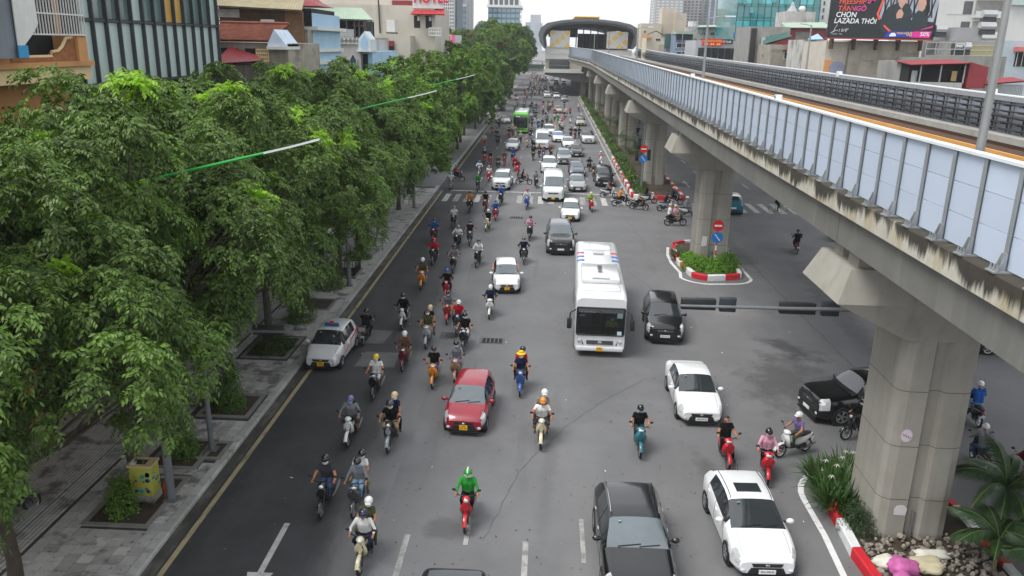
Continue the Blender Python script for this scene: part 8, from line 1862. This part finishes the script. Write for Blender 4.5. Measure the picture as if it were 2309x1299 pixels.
# painted utility cabinet
e=E('utility_cabinet',(-12.15,21.75,.13),0,'yellow utility cabinet painted with blue dots beside the pole','cabinet')
yb_=M('cabinet_yellow',lin((176,174,70)),.7,0,.2,2.5,streak=[((.35,.42,.10),(3,3,3),.5,.66,.6)])
B(-.36,.36,-.27,.27,0,.22).obj('plinth',conc,e); O('body',rbox_mesh('body',(.70,.52,.98),.02,yb_),e,(0,0,.71)); B(-.38,.38,-.29,.29,1.20,1.27).obj('lid',M('cabinet_lid',lin((196,176,130)),.7,0,.15,3),e); B(-.22,.14,-.16,.12,1.27,1.275).obj('lid_stain',sigm,e); B(-.30,-.16,-.2,-.06,1.271,1.30).obj('crumpled_paper',whtp,e)
dr=random.Random(4)
for k in range(13):
    x,z,r_=dr.uniform(-.27,.27),dr.uniform(.32,1.1),dr.uniform(.03,.085); MB().prism(disc(r_,12),1,-.004,.0).obj('painted_dot',M(['dot_blue','dot_teal','dot_navy'][k%3],lin([(44,110,150),(60,150,150),(36,60,110)][k%3]),.7,0,.1,5),e,(x,-.262,z))
for k in range(7):
    y,z,r_=dr.uniform(-.18,.18),dr.uniform(.32,1.1),dr.uniform(.03,.08); MB().prism(disc(r_,12),0,0,.004).obj('painted_dot',M('dot_blue'),e,(.352,y,z))
V,F=blades(120,.42,.008,.40,5); gr=E('grass_tuft',(-12.2,21.3,.13),0,'dark grass tuft at the foot of the painted cabinet','grass','grass tufts'); O('blades',array_mesh('blades',V,F,[leafL]),gr)
# hoarding with round blue emblem behind the trees
e=E('sign_board',(-15.4,33.2,.13),R(6),'white board with round navy emblem leaning under the trees','sign board')
B(-1.7,1.7,-.04,.04,.3,3.0).obj('board',M('board_white',lin((200,202,206)),.6,0,.08,1),e)
for s in (-1.5,1.5): B(s-.04,s+.04,.04,.12,0,2.9).obj('support',polem,e)
nv=M('emblem_navy',lin((30,40,92)),.6,0,.05,2)
ring=[]; 
MB().loft([[(r_*math.cos(a),-.046,1.75+r_*math.sin(a)) for a in np.linspace(0,2*math.pi,33)[:-1]] for r_ in (1.0,1.16)],False).obj('emblem_ring',nv,e)
for pts in ([(-.6,-.25),(.35,-.25),(.62,.05),(.5,.2),(.2,-.02),(-.6,-.02)],[(-.35,.2),(.3,.2),(.1,.55),(-.1,.55)],[(-.7,.05),(-.5,.05),(-.2,.5),(-.4,.5)]): MB().prism([(x,z+1.75) for x,z in pts],1,-.05,-.044).obj('emblem_mark',nv,e)
# railed planter by the kerb
e=E('planter_rail',(-12.35,47.7,.13),0,'low black railed planter box beside the kerb','planter')
for y in (-.9,.9): part(bars(-.85,.85,y,0,.55,10,.02,2),'rail',sigm,e) if False else bars(-.85,.85,y,0,.55,10,.02,2).obj('rail',sigm,e)
for x in (-.85,.85): bars(-.9,.9,x,0,.55,10,.02,2,'Y').obj('rail',sigm,e)
e=E('poster_stand',(-13.4,46.2,.13),R(8),'pale poster stand beside a tree trunk','poster'); B(-.35,.35,-.03,.03,.2,1.9).obj('panel',M('poster_pale',lin((160,176,172)),.6,0,.15,1.5),e); B(-.3,-.24,.03,.1,0,1.8).obj('leg',polem,e); B(.24,.3,.03,.1,0,1.8).obj('leg',polem,e)
B(-.26,.26,-.036,-.03,1.25,1.5).obj('poster_band',M('poster_ink',lin((90,110,110)),.6,0,0),e)
e=E('litter_bag',(-12.0,37.3,.13),0,'crumpled clear plastic litter on the pavement behind the taxi','litter'); MB().ell((0,0,.1),(.28,.2,.12),9,5).obj('bag',M('litter_plastic',lin((150,156,162)),.3,0,.4,6),e); MB().ell((.3,.12,.07),(.16,.14,.08),8,4).obj('wrapper',M('litter_plastic'),e)
# traffic signs
redS=M('sign_red',lin((206,22,34)),.4,0,.04,3); bluS=M('sign_blue',lin((24,116,196)),.4,0,.04,3); whS=M('sign_white',(.78,.78,.78),.4,0,.03,3)
def signs(x,y,z0,zr,zb_,label,striped,r_=.36,base=.2):
    e=E('traffic_sign',(x,y,base),0,label,'traffic sign','no entry and keep aside signs')
    if striped:
        n=9; h=(zr-base)/n
        for k in range(n): MB().tube([(0,0,k*h),(0,0,(k+1)*h)],.045,10).obj('post_band',redp if k%2 else whS,e)
    else: MB().tube([(0,0,0),(0,0,zr-base+2.4)],[.10,.07],10).obj('post',polem,e)
    for zc,mt,kind in ((zr,redS,0),(zb_,bluS,1)):
        q=MB().prism(disc(r_,28),1,-.02,.0).obj('disc',mt,e,(0,-.07,zc-base))
        if kind==0: B(-r_*.66,r_*.66,-.026,-.02,-r_*.16,r_*.16).obj('bar',whS,q)
        else:
            a=R(-52); ca,sa=math.cos(a),math.sin(a)
            def rt(p): return (p[0]*ca-p[1]*sa,p[0]*sa+p[1]*ca)
            w=r_*.07; MB().prism([rt(p_) for p_ in ((-r_*.78,-w),(r_*.52,-w),(r_*.52,-w*2.0),(r_*.80,0),(r_*.52,w*2.0),(r_*.52,w),(-r_*.78,w))],1,-.026,-.02).obj('arrow',whS,q)
        MB().prism(disc(r_*.96,20),1,.0,.012).obj('back',polem,q)
    return e
signs(11.05,50.9,.2,3.12,2.36,'no entry disc above blue arrow disc on the red and white post',True)
e=signs(9.35,78.9,.3,4.45,3.5,'no entry disc and blue arrow on the grey signal mast at the median nose',False,.38,.3)
MB().tube([(0,0,6.5),(0,0,6.5)],.02,4) 
e=E('traffic_signal',(9.38,79.4,.3),0,'dark vertical signal heads on the grey mast with side arm at the median nose','traffic signal','traffic signals')
MB().tube([(0,0,0),(0,0,8.2),(.4,0,8.4),(2.6,0,8.45)],[.11,.08,.07,.06],10).obj('mast',polem,e)
O('signal_head',rbox_mesh('signal_head',(.34,.26,1.05),.03,sigm),e,(-.45,0,4.6)); O('signal_head',rbox_mesh('signal_head',(.34,.26,1.05),.03,sigm),e,(.55,.1,3.5)); O('signal_head',rbox_mesh('signal_head',(.34,.26,1.0),.03,sigm),e,(-.62,.1,3.4))
# rubble, sacks at the first pier
stone=M('rubble_stone',(.25,.225,.19),.9,0,.25,4,rand=.3,bump=.4)
SM=[]
for k in range(5):
    bm=bmesh.new(); bmesh.ops.create_icosphere(bm,subdivisions=1,radius=1.0); r_=random.Random(k)
    for v in bm.verts: v.co=Vector((v.co.x*r_.uniform(.7,1.2),v.co.y*r_.uniform(.6,1.1),v.co.z*r_.uniform(.5,.9)))
    me=bpy.data.meshes.new('stone'); bm.to_mesh(me); bm.free(); me.materials.append(stone); SM.append(me)
rr=random.Random(6); rb=E('rubble_pile',(11.0,20.4,.2),0,'pile of broken stone rubble at the foot of the first pier','rubble')
for k in range(290):
    x,y=rr.uniform(-1.45,1.9),rr.gauss(-.1,.62)
    if y>1.15 or abs(y)>1.9: continue
    s=rr.uniform(.04,.105)*(1.5 if k%7==0 else 1); O('stone',SM[k%5],rb,(x,y,.03+rr.uniform(0,.12)),(rr.uniform(0,6),rr.uniform(0,6),rr.uniform(0,6)),(s,s,s))
def sack(x,y,z,s,label,mat,seed):
    bm=bmesh.new(); bmesh.ops.create_icosphere(bm,subdivisions=3,radius=1.0); r_=np.random.default_rng(seed)
    ph=r_.uniform(0,6,(6,)); 
    for v in bm.verts:
        c=v.co; d=1+.10*math.sin(5*c.x+ph[0])+.09*math.sin(7*c.y+ph[1]+2*c.z)+.07*math.sin(11*c.z+ph[2]+4*c.x)+.05*math.sin(15*c.x+13*c.y+ph[3]); v.co=Vector((c.x*s[0]*d,c.y*s[1]*d,max(c.z,-.35)*s[2]*d))
    me=bpy.data.meshes.new('cloth'); bm.to_mesh(me); bm.free(); me.materials.append(mat); me.polygons.foreach_set('use_smooth',[True]*len(me.polygons))
    e=E('sack',(x,y,z),0,label,'sack'); O('cloth',me,e,(0,0,s[2]*.35)); MB().tube([(s[0]*.7,0,s[2]*.5),(s[0]*1.05,.02,s[2]*.7)],[.05,.02],6).obj('tied_end',mat,e)
sack(10.15,19.55,.25,(.42,.36,.30),'pink plastic sack slumped on the rubble',M('sack_pink',lin((190,96,158)),.6,0,.35,4,bump=.8),1); sack(9.95,18.9,.22,(.34,.34,.26),'second pink sack by the striped kerb',M('sack_pink'),2); sack(9.85,19.85,.22,(.36,.26,.2),'off-white sack between kerb and pink sack',M('sack_white',lin((206,204,192)),.7,0,.15,3),3); sack(10.95,19.75,.25,(.48,.34,.2),'beige rubble sack in the middle of the stones',M('sack_beige',lin((190,182,152)),.8,0,.2,3),4); sack(11.3,20.3,.25,(.5,.24,.14),'white plastic sheet lying over the stones',M('sack_white'),5)
# bicycle on the far crosswalk
p=G(1753,479); e=E('bicycle',(p.x,p.y,0),R(92),'bicycle with front basket crossing the far crosswalk','bicycle')
for y in (-.52,.52):
    t=MB(); t.tube([(0,y+.33*math.cos(a),.33+.33*math.sin(a)) for a in np.linspace(0,2*math.pi,21)],.018,5); w=t.obj('wheel',tyrem,e); q=MB()
    for k in range(8): a=k*.785; q.tube([(0,y,.33),(0,y+.32*math.cos(a),.33+.32*math.sin(a))],.003,3)
    q.obj('spokes',alloy,w)
fr_=M('bicycle_frame',lin((150,156,150)),.4,.3,.1,3); MB().tube([(0,-.52,.33),(0,-.40,.95),(0,.12,.42),(0,.22,.86),(0,.52,.33),(0,.12,.36),(0,-.38,.82)],.018,6).obj('frame',fr_,e); MB().tube([(-.26,-.30,1.02),(0,-.42,1.0),(.26,-.30,1.02)],.014,5).obj('handlebar',fr_,e); O('saddle',rbox_mesh('saddle',(.16,.26,.06),.025,seatm),e,(0,.22,.90)); bars(-.16,.16,-.62,.72,.98,6,.008,3).obj('basket',fr_,e)
mtx=Matrix.Translation((p.x,p.y,-.06))@Matrix.Rotation(R(92),4,'Z'); person(None,'person in black clothes with long dark hair riding the bicycle',mtx,'black',None,None,'black',True,False,'cyc','people riding motorbikes and scooters')
# driver of the white bus, seen through the glass
mtx=bw.matrix_basis@Matrix.Translation((.6,1.18,-.02)); dp=person(None,'person in yellow green shirt driving the white bus',mtx,'lime',None,'white','darkgrey',True,False,'bare','drivers')

# dry leaves, paper scraps and grit scattered over the road and pavement
lr=random.Random(21)
for nm,mt,n,(xa,xb,ya,yb),sz in (('road_litter',M('grit_dark',(.035,.033,.03),.9,0,.2,5),520,(-5,8.5,14,70),(.02,.055)),('leaf_litter',M('leaf_dry',(.20,.15,.05),.9,0,.3,6),260,(-15.5,-5.5,14,72),(.03,.07)),('paper_litter',M('litter_white',(.6,.6,.58),.8,0,.1,5),46,(-11,14,15,75),(.03,.09))):
    mb=MB()
    for k in range(n):
        x,y=lr.uniform(xa,xb),ya+(yb-ya)*lr.random()**1.4; z=.016 if x>-10.6 else .165; a=lr.uniform(0,3.1); s_=lr.uniform(*sz); c_,d_=math.cos(a)*s_,math.sin(a)*s_
        mb.add([(x-c_,y-d_,z),(x+d_*.4,y-c_*.4,z+.008),(x+c_,y+d_,z+.003),(x-d_*.4,y+c_*.4,z+.010)],[(0,1,2,3)])
    tag(mb.obj(nm,mt),kind='stuff')
# ================================================================ haze over the far city
hz_=B(-1500,1500,-200,1700,-1.9,260).mesh('haze',bpy.data.materials.new('haze_air'))
hm_=hz_.materials[0]; hm_.use_nodes=True; t=hm_.node_tree; t.nodes.clear(); o_=t.nodes.new('ShaderNodeOutputMaterial'); v_=t.nodes.new('ShaderNodeVolumePrincipled')
v_.inputs['Color'].default_value=(.92,.95,1,1); v_.inputs['Density'].default_value=.00032; v_.inputs['Anisotropy'].default_value=.2; t.links.new(v_.outputs[0],o_.inputs['Volume'])
tag(O('haze',hz_),kind='stuff')
SC.cycles.volume_bounces=0
